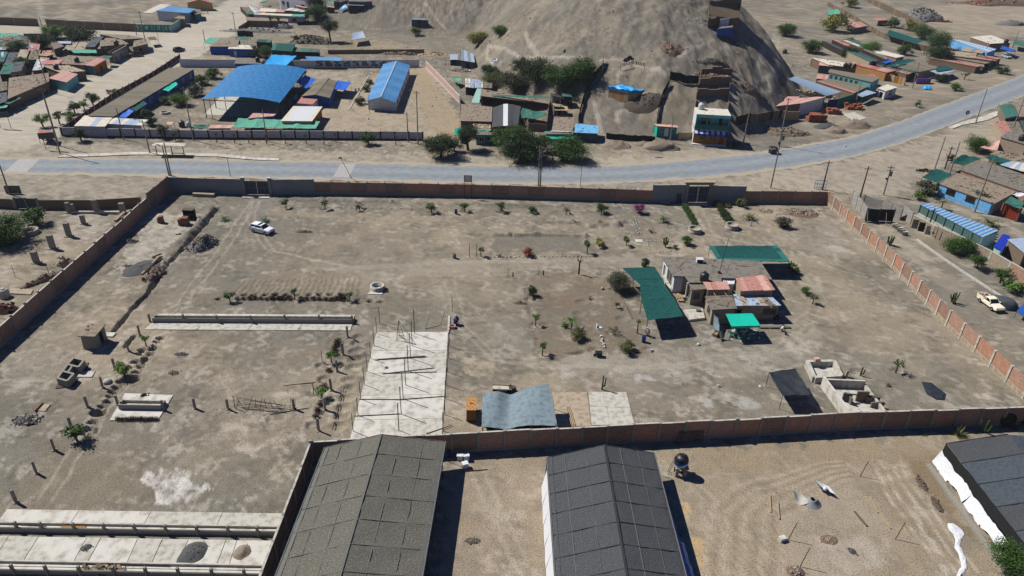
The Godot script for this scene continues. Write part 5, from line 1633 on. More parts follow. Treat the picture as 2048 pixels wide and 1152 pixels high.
	for p in vs([34.6,-126.1,42.3,-128.4]):
		var t:=tn("round_planter",["ring-shaped stone planter at the end of the first hedge","ring-shaped stone planter at the end of the darker hedge"][k2],"planter",p)
		pt(t,"ring",lathe([[1.0,.0],[1.0,1.0],[.8,1.0],[.8,.6],[.0,.65]],1.25,.8,20),M.rk_pale)
		for i in 14:
			var a:=TAU*i/14
			bk(t,"capstone",p+V(cos(a)*1.13,.84,sin(a)*1.13),V(.42,.12,.3),[M.rk_pale,M.conc_dirty][i % 2],-a+PI/2)
		k2+=1
	stone_row("whitish edging stone of the garden bed with branching cactus","edging stones of the cactus bed",v(24.8,-121.2),v(25,-116.5),8,.18)
	stone_row("whitish edging stone of the garden bed with branching cactus","edging stones of the cactus bed",v(25.2,-116.4),v(29.9,-117.6),12,.18)
	stone_row("whitish edging stone of the garden bed with branching cactus","edging stones of the cactus bed",v(25.1,-121.3),v(29.4,-121.6),11,.16)
	stone_row("edging stone along the path from the pink flowering bush","edging stones of the garden path",v(23.5,-130.7),v(23.7,-124.2),10,.2)
	stone_row("edging stone along the path from the pink flowering bush","edging stones of the garden path",v(23.9,-131),v(24.1,-124.5),10,.2)
	stone_row("edging stone bordering the bermed bed by the path","edging stones of the bermed bed",v(21.6,-131),v(22.1,-123),10,.18)
	stone_row("edging stone in the row beside the first clipped hedge","edging stones of the hedge drive",v(34.3,-136.6),v(34.3,-130.7),9,.18)
	stone_row("pale kerb stone of the bermed plot near the red flowering bush","kerb stones of the bermed plot",v(-4.8,-112.7),v(13.6,-114.3),26,.2)
	var fs:=tn("flag_stone","square pale flagstone on the garden path","slab",v(23.3,-121.1))
	bk(fs,"flag",fs.position+U(.06),V(1.3,.16,1.3),M.conc_white)
	hp("rock_heap","wide pile of grey stones near brick corner behind house","rocks",v(58.9,-137),V(3.6,.5,2.6),M.rk_brown,[M.rk_grey,M.rk_pale],140,.28)
	hp("rock_heap","few scattered boulders beside the wire arch","rocks",v(51.8,-137.5),V(1.9,.2,1.6),M.mud,[M.rk_pale],18,.3)
	var ap:=v(50.7,-129.9)
	var arc:=tn("wire_arch","thin wire arch over a grey bush near stone pile","arch",ap)
	rod(arc,"upright",ap,ap+V(.3,2.6,0),.03,.03,M.steel,5)
	rod(arc,"upright",ap+V(2.9,0,0),ap+V(3.0,2.6,0),.03,.03,M.steel,5)
	rod(arc,"crossbar",ap+V(.3,2.6,0),ap+V(3.0,2.6,0),.03,.03,M.steel,5)
	var pump:=tn("garden_pump","small pale blue hand pump in the garden","pump",v(46.4,-129.9))
	rod(pump,"barrel",pump.position,pump.position+U(.8),.12,.1,M.zincb,10)
	rod(pump,"handle",pump.position+V(-.1,.75,0),pump.position+V(.4,.95,0),.03,.03,M.zincb,5)
	bk(pump,"base",pump.position+U(.06),V(.5,.14,.5),M.conc)
func lying2(label:String,group:String,a:Vector3,b:Vector3)->void:
	var t:=tn("roof_pole",label,"pole",(a+b)/2*V(1,0,1),group)
	rod(t,"pole",a,b,.04,.04,M.wd_pale,6)
func make_yard_right()->void:
	cn("tarp_canopy","black tarp canopy on short poles near the roofless rooms","canopy",[v(33.9,-77.4,2.3),v(37.7,-78.2,2.5),v(37.7,-72.7,2.4),v(34.2,-72.5,2.2)],M.tarp_black,{"sag":.25,"rp":.14})
	var q1:=vs([41,-82.3,44.8,-82.6,44.5,-79.2,40.7,-78.6],.9)
	var f1:=tn("roofless_room","smaller roofless room of low pale walls","foundation",md(q1)*V(1,0,1))
	for i in 4:
		sw(f1,"wall",q1[i],q1[(i+1) % 4],.5,-.1,.9+.005*i,M.conc_pale)
	pm(f1,"floor",[q1[0]*V(1,0,1)+V(.2,.1,.2),q1[1]*V(1,0,1)+V(-.2,.1,.2),q1[2]*V(1,0,1)+V(-.2,.1,-.2),q1[3]*V(1,0,1)+V(.2,.1,-.2)],.2,M.conc_pale)
	bk(f1,"loose_brick",q1[0]+V(1.2,.25,.0),V(.7,.5,.5),M.salmon,.3)
	var q2:=vs([41.4,-77.6,46.9,-77.5,47.2,-71.5,42,-70.3],1.7)
	var f2:=tn("roofless_room","larger roofless room with partition stubs by brick wall","foundation",md(q2)*V(1,0,1))
	for i in 4:
		sw(f2,"wall",q2[i],q2[(i+1) % 4],.28,-.1,[1.3,.8,1.0,1.7][i],[M.conc_pale,M.conc_pale,M.conc_pale,M.conc_white][i])
	var fl:=[]
	for p in q2:
		fl.append(p.lerp(md(q2),.03)*V(1,0,1)+U(.1))
	pm(f2,"floor",fl,.2,M.conc_pale)
	for s in [[v(42.9,-74.6),v(44,-74.4),1.4],[v(44.7,-74.7),v(46.2,-74.7),1.6],[v(45.9,-74.5),v(47.7,-74.6),.9],[v(46.1,-73.4),v(47.8,-73.6),.9],[v(43.8,-73.8),v(43.4,-75.2),1.1]]:
		sw(f2,"partition",s[0],s[1],.2,0,s[2],[M.mud,M.conc_dark][rng.randi() % 2])
	be(f2,"lintel_beam",v(43.6,-74.6)+U(1.2),v(47.8,-74.8)+U(.8),.15,.15,M.wd_grey)
	var cl:=tn("stub_column","leaning concrete stub column beside the roofless rooms","column",v(45.6,-80.1))
	be(cl,"shaft",cl.position,cl.position+V(.1,1.0,0),.3,.3,M.mudl)
	var bp:=v(56.2,-77.2)
	var bs:=tn("plastic_sheet","crumpled black plastic sheet lying on bare ground","sheet",bp)
	var pts:=vs([55.5,-79.3,56.8,-79.2,57.5,-76.8,56.6,-75.5,55.6,-75.6,54.9,-76.7],.05)
	var st:=surf(false)
	for j in 15:
		for i in 15:
			var u:=i/14.0
			var v:=j/14.0
			var p:Vector3=pts[0].lerp(pts[1],u).lerp(pts[5].lerp(pts[2],u),minf(v*2,1.0)) if v<.5 else pts[5].lerp(pts[2],u).lerp(pts[4].lerp(pts[3],u),v*2-1)
			p.y=.1+.3*absf(nw(p.x*6,p.z*6))*(1-pow(2*u-1,4))*(1-pow(2*v-1,4))
			st.add_vertex(p-bp)
	for j in 14:
		for i in 14:
			var a:=j*15+i
			for k in [a,a+1,a+16,a,a+16,a+15]:
				st.add_index(k)
	pt(bs,"sheet",made(st),M.tarp_black)
	hp("debris_heap","dark lump of scrap beside the larger roofless room","debris",v(50.6,-78.2),V(.4,.3,.35),M.rk_dark,[M.wd_grey],10,.2)
	var by:=v(67.5,-85.1)
	var bk:=tn("bicycle","dark bicycle leaning on the sunlit brick wall","bicycle",by)
	for s in [-1,1]:
		pt(bk,"wheel",torus(.32,.025),M.tyre,X3(Basis(Vector3.RIGHT,PI/2)*Basis(Vector3.BACK,.0),V(0,.34,s*.52)).rotated_local(Vector3.FORWARD,PI/2))
	rod(bk,"frame",by+V(0,.34,-.52),by+V(0,.75,.15),.02,.02,M.car_red,5)
	rod(bk,"frame",by+V(0,.34,.52),by+V(0,.85,-.35),.02,.02,M.car_red,5)
	rod(bk,"handlebar",by+V(-.25,.95,.4),by+V(.25,.95,.4),.02,.02,M.steel,5)
	bk(bk,"saddle",by+V(0,.92,-.3),V(.15,.06,.25),M.blackp)
func torus(r:float,w:float)->TorusMesh:
	var t:=TorusMesh.new()
	t.inner_radius=r-w
	t.outer_radius=r+w
	t.rings=20
	t.ring_segments=8
	return t
func make_south_yard()->void:
	var p:=v(19.38,-60.58)
	var st:=tn("tank_stand","small block stand carrying the wrapped water tank","stand",p)
	for s in [[-.45,-.45],[.45,-.45],[-.45,.45],[.45,.45]]:
		bk(st,"pier",p+V(s[0],.6,s[1]),V(.35,1.2,.35),M.blockwork)
	bk(st,"top_slab",p+U(1.26),V(1.5,.12,1.5),M.conc)
	for s in [-1,1]:
		rod(st,"ladder_rail",p+V(-1.3,0,s*.2),p+V(-.7,2.4,s*.2),.03,.03,M.wd_grey,5)
	for k in 5:
		rod(st,"ladder_rung",p+V(-1.2+.1*k,.35+.4*k,-.2),p+V(-1.2+.1*k,.35+.4*k,.2),.02,.02,M.wd_grey,5)
	var t:=water_tank("black water tank wrapped in sheet, on block stand",p+U(1.32),.68,1.4,M.blackp)
	for k in 2:
		pt(t,"wrap",lathe([[1.05,.0],[1.12,.3],[1.06,.6],[1.1,1.0]],.7,.35,16),M.wsheet if k==0 else M.blue_wall,X3(Basis(Vector3.BACK,.25-.1*k),V(0,.1+.35*k,0)))
	var i:=0
	for q in vs([-5.32,-61.77,-4.61,-61.8,-4.66,-60.5]):
		var b:=tn("white_bin",["left white bin of the pair in the wall's shadow","right white bin of the pair in the wall's shadow","white bin tipped over before the pair of bins"][i],"bin",q)
		bk(b,"body",q+U(.35),V(.6,.6,.5),M.whitep,.2*i)
		bk(b,"lid",q+U(.69),V(.7,.06,.6),M.wsheet,.2*i)
		i+=1
	hp("debris_heap","blue plastic scraps at the corner of brown net shed","debris",v(-6.74,-62.45),V(.5,.5,.4),M.blue_wall,[M.tarp_black],10,.25)
	i=0
	for q in vs([20.98,-65.69,22.37,-66.07,-1.73,-63.53]):
		var w:=tn("wooden_pallet",["wooden pallet leaning on brick wall, first of the pair","wooden pallet leaning on brick wall, second of the pair","dark pallet leaning on brick wall near white bins"][i],"pallet",q)
		var m:Material=M.wd_dark if i==2 else M.wd_grey
		for k in 5:
			be(w,"slat",q+V(-.7+k*.34,.05,.12),q+V(-.7+k*.34,1.45,-.2),.2,.04,m)
		for k in 3:
			var y:=.2+.52*k
			be(w,"rail",q+V(-.85,y,.02-.22*y/1.4),q+V(.85,y,.02-.22*y/1.4),.1,.1,m)
		i+=1
	i=0
	for q in vs([61.8,-70.6,64.1,-71]):
		var w:=tn("cable_reel",["large dark round reel leaning on brick wall beside yucca","large dark round reel cut by the wall's far end"][i],"reel",q)
		var bs:=Basis(Vector3.RIGHT,PI/2-.12)
		pt(w,"flange",lathe([[.0,.0],[1.0,.0],[1.0,1.0],[.0,1.0]],.95,.08,26),M.wd_dark,X3(bs,U(.95)))
		pt(w,"rim",torus(.95,.06),M.steel,X3(bs,V(0,.95,.05)))
		pt(w,"hub",lathe([[.0,.0],[1.0,.0],[1.0,1.0],[.0,1.0]],.25,.14,14),M.rust,X3(bs,V(0,.95,.02)))
		i+=1
	var a:=v(32.9,-56.69)
	var h1:=tn("tank_piece","grey cone-shaped tank top lying beside a pale sheet","scrap",a)
	pt(h1,"cone",lathe([[1.0,.0],[.92,.12],[.4,.8],[.38,1.0],[.3,1.0],[.3,.7]],.95,.55,20),M.conc_grey)
	cl(h1,"sheet",[a+V(-2.0,.75,-1.1),a+V(-.9,.35,-.9),a+V(-.3,.1,.3),a+V(-1.6,.1,.4)],.1,M.conc_pale,.2,8,8)
	var b2:=v(34.73,-58.26)
	var h2:=tn("tank_piece","dark boat-shaped half of a plastic tank on ground","scrap",b2)
	for s in [-1,1]:
		cl(h2,"shell",[b2+V(-.8,.85,-1.0),b2+V(-.1+s*.55,.7,-.3),b2+V(.9,.5,.8),b2+V(-.05,.0,-.1)],.05,M.blackp if s<0 else M.wsheet,.02,10,10)
	var bl:=tn("plastic_ball","white plastic float lying in the boat-shaped tank half","float",b2+V(.0,.35,.0))
	pt(bl,"float",lathe([[.0,.0],[.7,.12],[1.0,.5],[.7,.88],[.0,1.0]],.26,.45,14),M.wsheet)
	i=0
	for pr in [[v(39.71,-60.87),2.1],[v(28.64,-51.49),2.2],[v(39.66,-51.95),2.2],[v(28.72,-48.21),2.3]]:
		var s:=tn("stick",["thin stake at the bend of the wheel tracks","thin stake beside a white stone in the south yard","thin stake between the parallel wheel tracks","thin stake beside small rubble in the south yard"][i],"stake",pr[0])
		rod(s,"stake",pr[0]+U(-.1),pr[0]+V(.55,pr[1],-.3),.045,.035,M.wd_dark,6)
		i+=1
	i=0
	for pr in [[v(27.97,-55.14),v(28.6,-57.62)],[v(28.57,-54.21),v(29.14,-56.63)],[v(39.55,-57.85),v(39.43,-55.5)],[v(39.58,-55.65),v(39.83,-53.37)],[v(36.96,-55.61),v(37.47,-53.56)]]:
		var s:=tn("plank",["short pale plank lying parallel to another, by the tracks","second short pale plank near the shadowed stake","pale plank lying end to end with another","long pale plank lying past the first plank's end","wide grey plank lying on the pale patch"][i],"plank",(pr[0]+pr[1])/2)
		be(s,"board",pr[0]+U(.09),pr[1]+U(.09),.22 if i==4 else .14,.08,M.wd_pale if i<4 else M.wd_grey)
		i+=1
	var ws:=tn("white_block","white broken block lying beside a thin stake","block",v(28,-51.44))
	bk(ws,"block",ws.position+U(.22),V(.7,.45,.5),M.conc_white,.4)
	hp("rubble_heap","small grey rubble scatter in the south yard's middle","rubble",v(32.9,-51.7),V(1.2,.1,.8),M.rk_brown,[M.rk_pale],30,.12)
	hp("rubble_heap","few dark stones beside the grey rubble scatter","rubble",v(34.65,-50.35),V(.5,.15,.5),M.rk_dark,[M.rk_grey],10,.14)
	hp("rubble_heap","rubble heap at the foot of the last thin stake","rubble",v(28.11,-47.66),V(1.0,.25,.8),M.rk_brown,[M.rk_pale,M.rk_grey],40,.16)
	hp("rubble_heap","loose clods along the dark wet furrow","rubble",v(46.3,-59.97),V(.5,.2,1.4),M.earth_dark,[M.rk_brown],26,.18)
	hp("rubble_heap","second line of clods lower down the wet furrow","rubble",v(46.45,-57.08),V(.5,.18,1.5),M.earth_dark,[M.rk_brown],26,.16)
	hp("rubble_heap","twigs and clods between the two net sheds","rubble",v(-3.13,-50.23),V(.9,.12,.5),M.earth_dark,[M.rk_pale],20,.12)
	lying("rusty bar lying before the brick wall between the sheds",v(-4.81,-59.79),v(-2.15,-60.24),.05,M.rust)
	var path:=vs([46.5,-54.31,46.6,-52.88,45.61,-51.26,45.44,-49.99,44.98,-48.74,43.87,-47.7,43.55,-46.8])
	var sp:=tn("plastic_strip","long crumpled strip of white plastic on bare ground","sheet",path[2])
	var sm:=surf(false)
	var n:=48
	for k in n+1:
		var f:=float(k)/n*(path.size()-1)
		var s0:=mini(int(f),path.size()-2)
		var c:Vector3=path[s0].lerp(path[s0+1],f-s0)
		var half:=.55*(.5+.5*sin(PI*minf(1.0,float(k)/12+.1)))+.3*nw(c.x*3,c.z*3)
		for e in 7:
			var v:=e/6.0*2-1
			var w:=c+V(v*half,.06+.3*absf(nf(c.x*1.5+v*2.0,c.z*1.5))*(1-v*v),0)
			sm.add_vertex(w-path[2])
	for k in n:
		for e in 6:
			var q:=k*7+e
			for x in [q,q+1,q+8,q,q+8,q+7]:
				sm.add_index(x)
	pt(sp,"sheet",made(sm),M.wsheet)
func make_neighbour_lot()->void:
	wr("mud_wall","dark low mud wall on the roadside of pillar plot","wall",[v(-103,-127.9),v(-96.4,-127.6)],{"h":1.9,"panel":M.mud,"sc":8,"cw":.35,"co":M.mudl})
	wr("mud_wall","longer dark mud wall between sheet gate and brick wall","wall",[v(-91.6,-127.6),v(-81.5,-128.4),v(-73.3,-130.5)],{"h":1.9,"panel":M.mud,"sc":8,"cw":.35,"co":M.mudl})
	var ga:=v(-96.1,-127.6)
	var gb:=v(-91.8,-127.6)
	var g:=tn("sheet_gate","dark grey metal sheet gate of pillar plot","gate",(ga+gb)/2)
	sw(g,"leaf",ga,ga.lerp(gb,.49),.05,.1,2.2,M.slate)
	sw(g,"leaf",ga.lerp(gb,.51),gb,.05,.1,2.2,M.slate)
	for p in [ga,ga.lerp(gb,.5),gb]:
		be(g,"gatepost",p,p+U(2.4),.3,.3,M.conc)
	var bd:=v(-101.2,-134.9)
	var bb:=tn("notice_board","grey blank board standing by leaning roadside pole","board",bd)
	bk(bb,"panel",bd+U(.9),V(3.0,1.7,.1),M.conc_dark,.1)
	for s in [-1,1]:
		rod(bb,"leg",bd+V(s*1.2,0,-.1),bd+V(s*1.2,1.7,-.1),.05,.05,M.steel,6)
	var i:=0
	for pr in [[v(-85.3,-126.4),2.1,.75],[v(-84.7,-126.6),1.7,.75],[v(-80.2,-126.8),2.7,.9],[v(-75.2,-126.9),2.1,.95],[v(-79.9,-121.5),1.8,.7],[v(-79.7,-116.2),2.6,.8],[v(-79.7,-111.1),2.6,.85],[v(-79.4,-105.8),2.1,.85]]:
		var p:Vector3=pr[0]
		var t:=tn("concrete_pillar","rough bare concrete pillar in the neighbouring plot","pillar",p,"bare pillars in the neighbouring plot")
		be(t,"shaft",p+U(-.2),p+V(0,pr[1],0),pr[2],pr[2]*.75,M.conc)
		bk(t,"footing",p+U(.06),V(pr[2]*1.5,.2,pr[2]*1.4),M.conc_dirty)
		for s in 3:
			rod(t,"rebar",p+V((s-1)*.2,pr[1]-.05,0),p+V((s-1)*.22,pr[1]+.4,0),.015,.015,M.rust,5)
		i+=1
	var bm:=tn("concrete_beam","long pale concrete beam lying behind the pillars","beam",v(-80.1,-126.7))
	be(bm,"beam",v(-84.9,-126.2)+U(.25),v(-75.5,-126.7)+U(.25),.4,.4,M.conc_pale)
	var bm2:=tn("concrete_beam","leaning broken beam against brick wall beside pillars","beam",v(-74.6,-125))
	be(bm2,"beam",v(-74.7,-122.9)+U(.2),v(-74.4,-126)+U(.6),.5,.4,M.mudl)
	var wr:=v(-87.2,-117.1)
	var ring:=tn("broken_ring","broken pale well ring under the leafy trees","well",wr)
	pt(ring,"ring",lathe([[1.0,.0],[.97,1.0],[.75,1.0],[.75,.1],[.0,.1]],1.5,.7,14),M.rk_pale)
	hp("rubble_heap","ragged earth bank heaped along outer side of brick wall","earth",v(-74.5,-100.3),V(.9,.8,4.5),M.mud,[M.rk_brown,M.rk_pale],60,.25,-.6)
	hp("rubble_heap","block of rubble piled near brick wall's outer foot","rubble",v(-74.6,-105.7),V(1.6,1.2,1.2),M.mudl,[M.rk_pale,M.mud],40,.35)
	water_tank("pale tank standing in the neighbouring plot by brick wall",v(-77.6,-94.5),.75,1.5,M.conc_pale)
	hp("cloth_heap","dark purple heap of rags by the pale tank","rags",v(-74.9,-90.6),V(1.8,.9,1.4),M.dry_bush,[M.dry_bush,M.pink_c],40,.35)
	var fl:=tn("loose_slab","grey floor slab beside the pale tank","slab",v(-76.4,-96.4))
	pm(fl,"slab",vs([-78.4,-97,-74.5,-96.7,-74.1,-95.2,-77.3,-95.4],.15),.3,M.conc_dirty)
	for pr in [[v(-79.8,-100.7),"thin stake in the neighbouring plot near lone pillar"],[v(-75,-101.8),"thin stake in the neighbouring plot by the rubble block"]]:
		pw(pr[1],"",[pr[0]],2.2,.06,M.wd_dark,"stick")
# ---------- vehicles ----------
func loft(sections:Array)->ArrayMesh:
	var st:=surf()
	var n:int=sections[0].size()
	for s in sections.size()-1:
		for i in n:
			var j:=(i+1) % n
			for v in [sections[s][i],sections[s][j],sections[s+1][j],sections[s][i],sections[s+1][j],sections[s+1][i]]:
				st.add_vertex(v)
	for e in [0,sections.size()-1]:
		for i in range(1,n-1):
			for v in [sections[e][0],sections[e][i],sections[e][i+1]]:
				st.add_vertex(v)
	return made(st)
func ring(x:float,w:float,y0:float,y1:float,ch:float)->Array:
	return [V(x,y0,-w+ch),V(x,y0+ch,-w),V(x,y1-ch,-w*.97),V(x,y1,-w*.97+ch),V(x,y1,w*.97-ch),V(x,y1-ch,w*.97),V(x,y0+ch,w),V(x,y0,w-ch)]
func car(called:String,label:String,at:Vector3,yaw:float,paint:Material,kind:String)->Node3D:
	var t:=tn(called,label,"car" if kind=="suv" else "pickup",at)
	t.rotation.y=yaw
	var w:=.9
	var prof:=[[-2.2,.45,.95],[-2.12,.32,1.12],[-1.3,.28,1.14],[.9,.28,1.08],[1.5,.28,1.02],[2.05,.3,.92],[2.2,.42,.75]]
	if kind=="pickup":
		prof=[[-2.35,.45,.88],[-2.3,.4,.95],[-1.0,.36,.95],[.6,.36,.98],[1.1,.36,.96],[2.1,.38,.9],[2.28,.45,.72]]
		w=.84
	var rings:=[]
	for p in prof:
		rings.append(ring(p[0],w*(.93 if absf(p[0])>2.1 else 1.0),p[1],p[2],.07))
	pt(t,"body",loft(rings),paint)
	var cabin:=[[-2.05,1.1,.80,.02],[-1.75,1.62,.68,.1],[-.2,1.68,.70,.1],[.35,1.62,.68,.1],[1.05,1.08,.80,.02]]
	if kind=="pickup":
		cabin=[[-.85,.95,.78,.02],[-.65,1.5,.66,.08],[.25,1.52,.66,.08],[.85,.97,.76,.02]]
	var glass:=[]
	for c in cabin:
		glass.append([V(c[0],.9,-c[2]-.05),V(c[0],c[1]-c[3],-c[2]),V(c[0],c[1],-c[2]+c[3]),V(c[0],c[1],c[2]-c[3]),V(c[0],c[1]-c[3],c[2]),V(c[0],.9,c[2]+.05)])
	pt(t,"cabin_glass",loft(glass),M.pane)
	var x0:float=cabin[1][0]
	var x1:float=cabin[cabin.size()-2][0]
	pt(t,"roof",loft([ring(x0-.05,.69,cabin[1][1]-.06,cabin[1][1]+.02,.03),ring((x0+x1)/2,.72,cabin[1][1]-.04,cabin[1][1]+.06,.03),ring(x1+.08,.68,cabin[1][1]-.06,cabin[1][1]+.015,.03)]),paint)
	var pil:=[[x0,cabin[0][0]+.05],[x1,cabin[-1][0]-.05],[(x0+x1)/2-.2,(x0+x1)/2-.2]]
	for s in [-1,1]:
		for p in pil:
			pt(t,"pillar",unit_box,paint,bar_xf(V(p[1],1.0,s*.83 if kind=="suv" else s*.79),V(p[0],cabin[1][1]-.03,s*.68),.09,.06))
	if kind=="pickup":
		for s in [-1,1]:
			pt(t,"bed_side",unit_box,paint,X3(Basis.from_scale(V(1.45,.32,.07)),V(-1.6,1.02,s*.8)))
		pt(t,"tailgate",unit_box,paint,X3(Basis.from_scale(V(.07,.32,1.6)),V(-2.3,1.02,0)))
		pt(t,"bed_floor",unit_box,M.rust,X3(Basis.from_scale(V(1.4,.05,1.5)),V(-1.58,.97,0)))
	for s in [-1,1]:
		for x in [-1.35,1.35]:
			var c:=V(x,.34,s*(w-.06))
			var wheel:=pt(t,"wheel",cyl(1.0,18),M.tyre,X3(Basis(Vector3.RIGHT,PI/2)*Basis.from_scale(V(.34,.22,.34)),c))
			pt(t,"rim",cyl(1.0,12),M.rim,X3(Basis(Vector3.RIGHT,PI/2)*Basis.from_scale(V(.2,.235,.2)),c+V(0,0,s*.002)))
		pt(t,"headlight",unit_box,M.lamp_glass,X3(Basis.from_scale(V(.12,.14,.36)),V(2.14,.78,s*.6)))
		pt(t,"tail_light",unit_box,M.lamp_red,X3(Basis.from_scale(V(.08,.28,.16)),V(-2.2 if kind=="suv" else -2.34,.92,s*.74)))
		pt(t,"mirror",unit_box,paint,X3(Basis.from_scale(V(.12,.14,.2)),V(.75,1.12,s*(w+.08))))
	pt(t,"bumper",unit_box,M.tyre,X3(Basis.from_scale(V(.16,.22,1.6)),V(2.2,.42,0)))
	pt(t,"bumper",unit_box,M.tyre,X3(Basis.from_scale(V(.16,.22,1.6)),V(-2.24 if kind=="suv" else -2.38,.46,0)))
	return t
func bar_xf(a:Vector3,b:Vector3,w:float,h:float)->Transform3D:
	var d:=b-a
	var f:=d.normalized()
	var side:=f.cross(Vector3.BACK).normalized()
	var up:=side.cross(f)
	return X3(Basis(side*w,up*h,-f*d.length()),(a+b)/2)
func yaw_from(a:Vector3,b:Vector3)->float:
	return -atan2(b.z-a.z,b.x-a.x)
func make_cars()->void:
	var ya:=yaw_from(v(-48,-119.9),v(-45.1,-118.7))
	car("parked_car","white sport utility car parked alone in the yard",v(-46.3,-120.3),ya,M.car_white,"suv")
	ya=yaw_from(v(75.6,-101.5),v(76,-98.6))
	var p:=v(76.8,-100.7)
	var pk:=car("pickup_truck","cream pickup truck parked beside dark covered heap",p,ya,M.car_cream,"pickup")
	var ld:=hp("truck_load","faded pink and purple bundles loaded in the pickup bed","load",p+Basis(Vector3.UP,ya)*V(-1.5,.0,0),V(.72,.5,.6),M.pink_c,[M.lilac_wall,M.salmon],26,.22,ya)
	ld.position.y=1.0
	ya=yaw_from(v(-126.4,-272.2),v(-125.3,-274.9))
	car("moving_car","dark blue car driving on the sandy side street",v(-126.1,-274.5),ya,M.car_dark,"suv")
	ya=yaw_from(v(-136.3,-264.1),v(-138.3,-263.8))
	car("parked_car","dark car parked along the side street's low houses",v(-137.1,-263.7),ya+.5,M.car_dark,"suv")
	ya=yaw_from(v(202.1,-314.9),v(202.6,-308.9))
	car("parked_car","grey car parked under the blue shade by far houses",v(201.3,-309.2),ya,M.zinc,"suv")
	for d in [[v(64.6,-175.2),"dark three-wheeled motor taxi on the road's edge",.3,M.car_dark],[v(-113.9,-169),"red three-wheeled motor taxi under the red kiosk roof",-.3,M.car_red],[v(142.9,-206.3),"dark three-wheeled cart parked by the corner bus stop",.5,M.steel]]:
		var t:=tn("three_wheeler",d[1],"motor taxi",d[0])
		t.rotation.y=d[2]
		var b:=t
		pt(b,"body",loft([ring(-1.2,.6,.35,.95,.08),ring(.3,.62,.3,.9,.08),ring(.9,.3,.35,.9,.06),ring(1.3,.15,.5,.95,.05)]),d[3])
		pt(b,"canopy",loft([ring(-1.25,.62,1.6,1.72,.04),ring(-.3,.66,1.68,1.8,.04),ring(.6,.56,1.55,1.64,.04)]),M.blackp)
		for s in [-1,1]:
			for x in [-1.15,.5]:
				pt(b,"canopy_post",unit_box,M.steel,X3(Basis.from_scale(V(.05,.85,.05)),V(x,1.25,s*.55)))
			pt(b,"wheel",cyl(1.0,14),M.tyre,X3(Basis(Vector3.RIGHT,PI/2)*Basis.from_scale(V(.26,.12,.26)),V(-.85,.26,s*.62)))
		pt(b,"wheel",cyl(1.0,14),M.tyre,X3(Basis(Vector3.RIGHT,PI/2)*Basis.from_scale(V(.28,.1,.28)),V(1.25,.28,0)))
		pt(b,"handlebar",unit_box,M.steel,X3(Basis.from_scale(V(.05,.05,.7)),V(1.0,1.1,0)))
		pt(b,"windscreen",unit_box,M.pane,X3(Basis(Vector3.BACK,.25)*Basis.from_scale(V(.03,.6,1.0)),V(.62,1.25,0)))
# ---------- the school across the road ----------
func mural_texture(seed_no:int)->ImageTexture:
	var r:=RandomNumberGenerator.new()
	r.seed=seed_no
	var im:=Image.create(96,64,false,Image.FORMAT_RGB8)
	im.fill(C(.80,.82,.84))
	im.fill_rect(Rect2i(5,5,86,54),[C(.30,.34,.42),C(.24,.30,.22),C(.42,.36,.32)][seed_no % 3])
	for k in 16:
		var c:=Vector2(r.randf_range(10,84),r.randf_range(10,52))
		var rad:=r.randf_range(4,13)
		var col:Color=[C(.85,.86,.86),C(.10,.10,.12),C(.30,.42,.26),C(.56,.48,.40),C(.45,.55,.66)][r.randi() % 5]
		for y in range(6,58):
			for x in range(6,90):
				if Vector2(x,y*1.2).distance_to(Vector2(c.x,c.y*1.2))<rad:
					im.set_pixel(x,y,col)
	return image_tex(im)
func flat_panel(t:Node3D,called:String,a:Vector3,b:Vector3,y0:float,y1:float,out:Vector3,m:Material)->MeshInstance3D:
	var st:=surf()
	var o:=origin_of(t)
	var p:=[V(a.x,y1,a.z),V(b.x,y1,b.z),V(b.x,y0,b.z),V(a.x,y0,a.z)]
	var uv:=[Vector2(0,0),Vector2(1,0),Vector2(1,1),Vector2(0,1)]
	for k in [0,1,2,0,2,3]:
		st.set_uv(uv[k])
		st.add_vertex(p[k]+out*.03-o)
	for k in [0,2,1,0,3,2]:
		st.set_uv(uv[k])
		st.add_vertex(p[k]-o)
	for i in 4:
		var j:=(i+1) % 4
		for v in [p[i],p[j]+out*.03,p[j],p[i],p[i]+out*.03,p[j]+out*.03]:
			st.set_uv(Vector2(.01,.01))
			st.add_vertex(v-o)
	return pt(t,called,made(st),m)
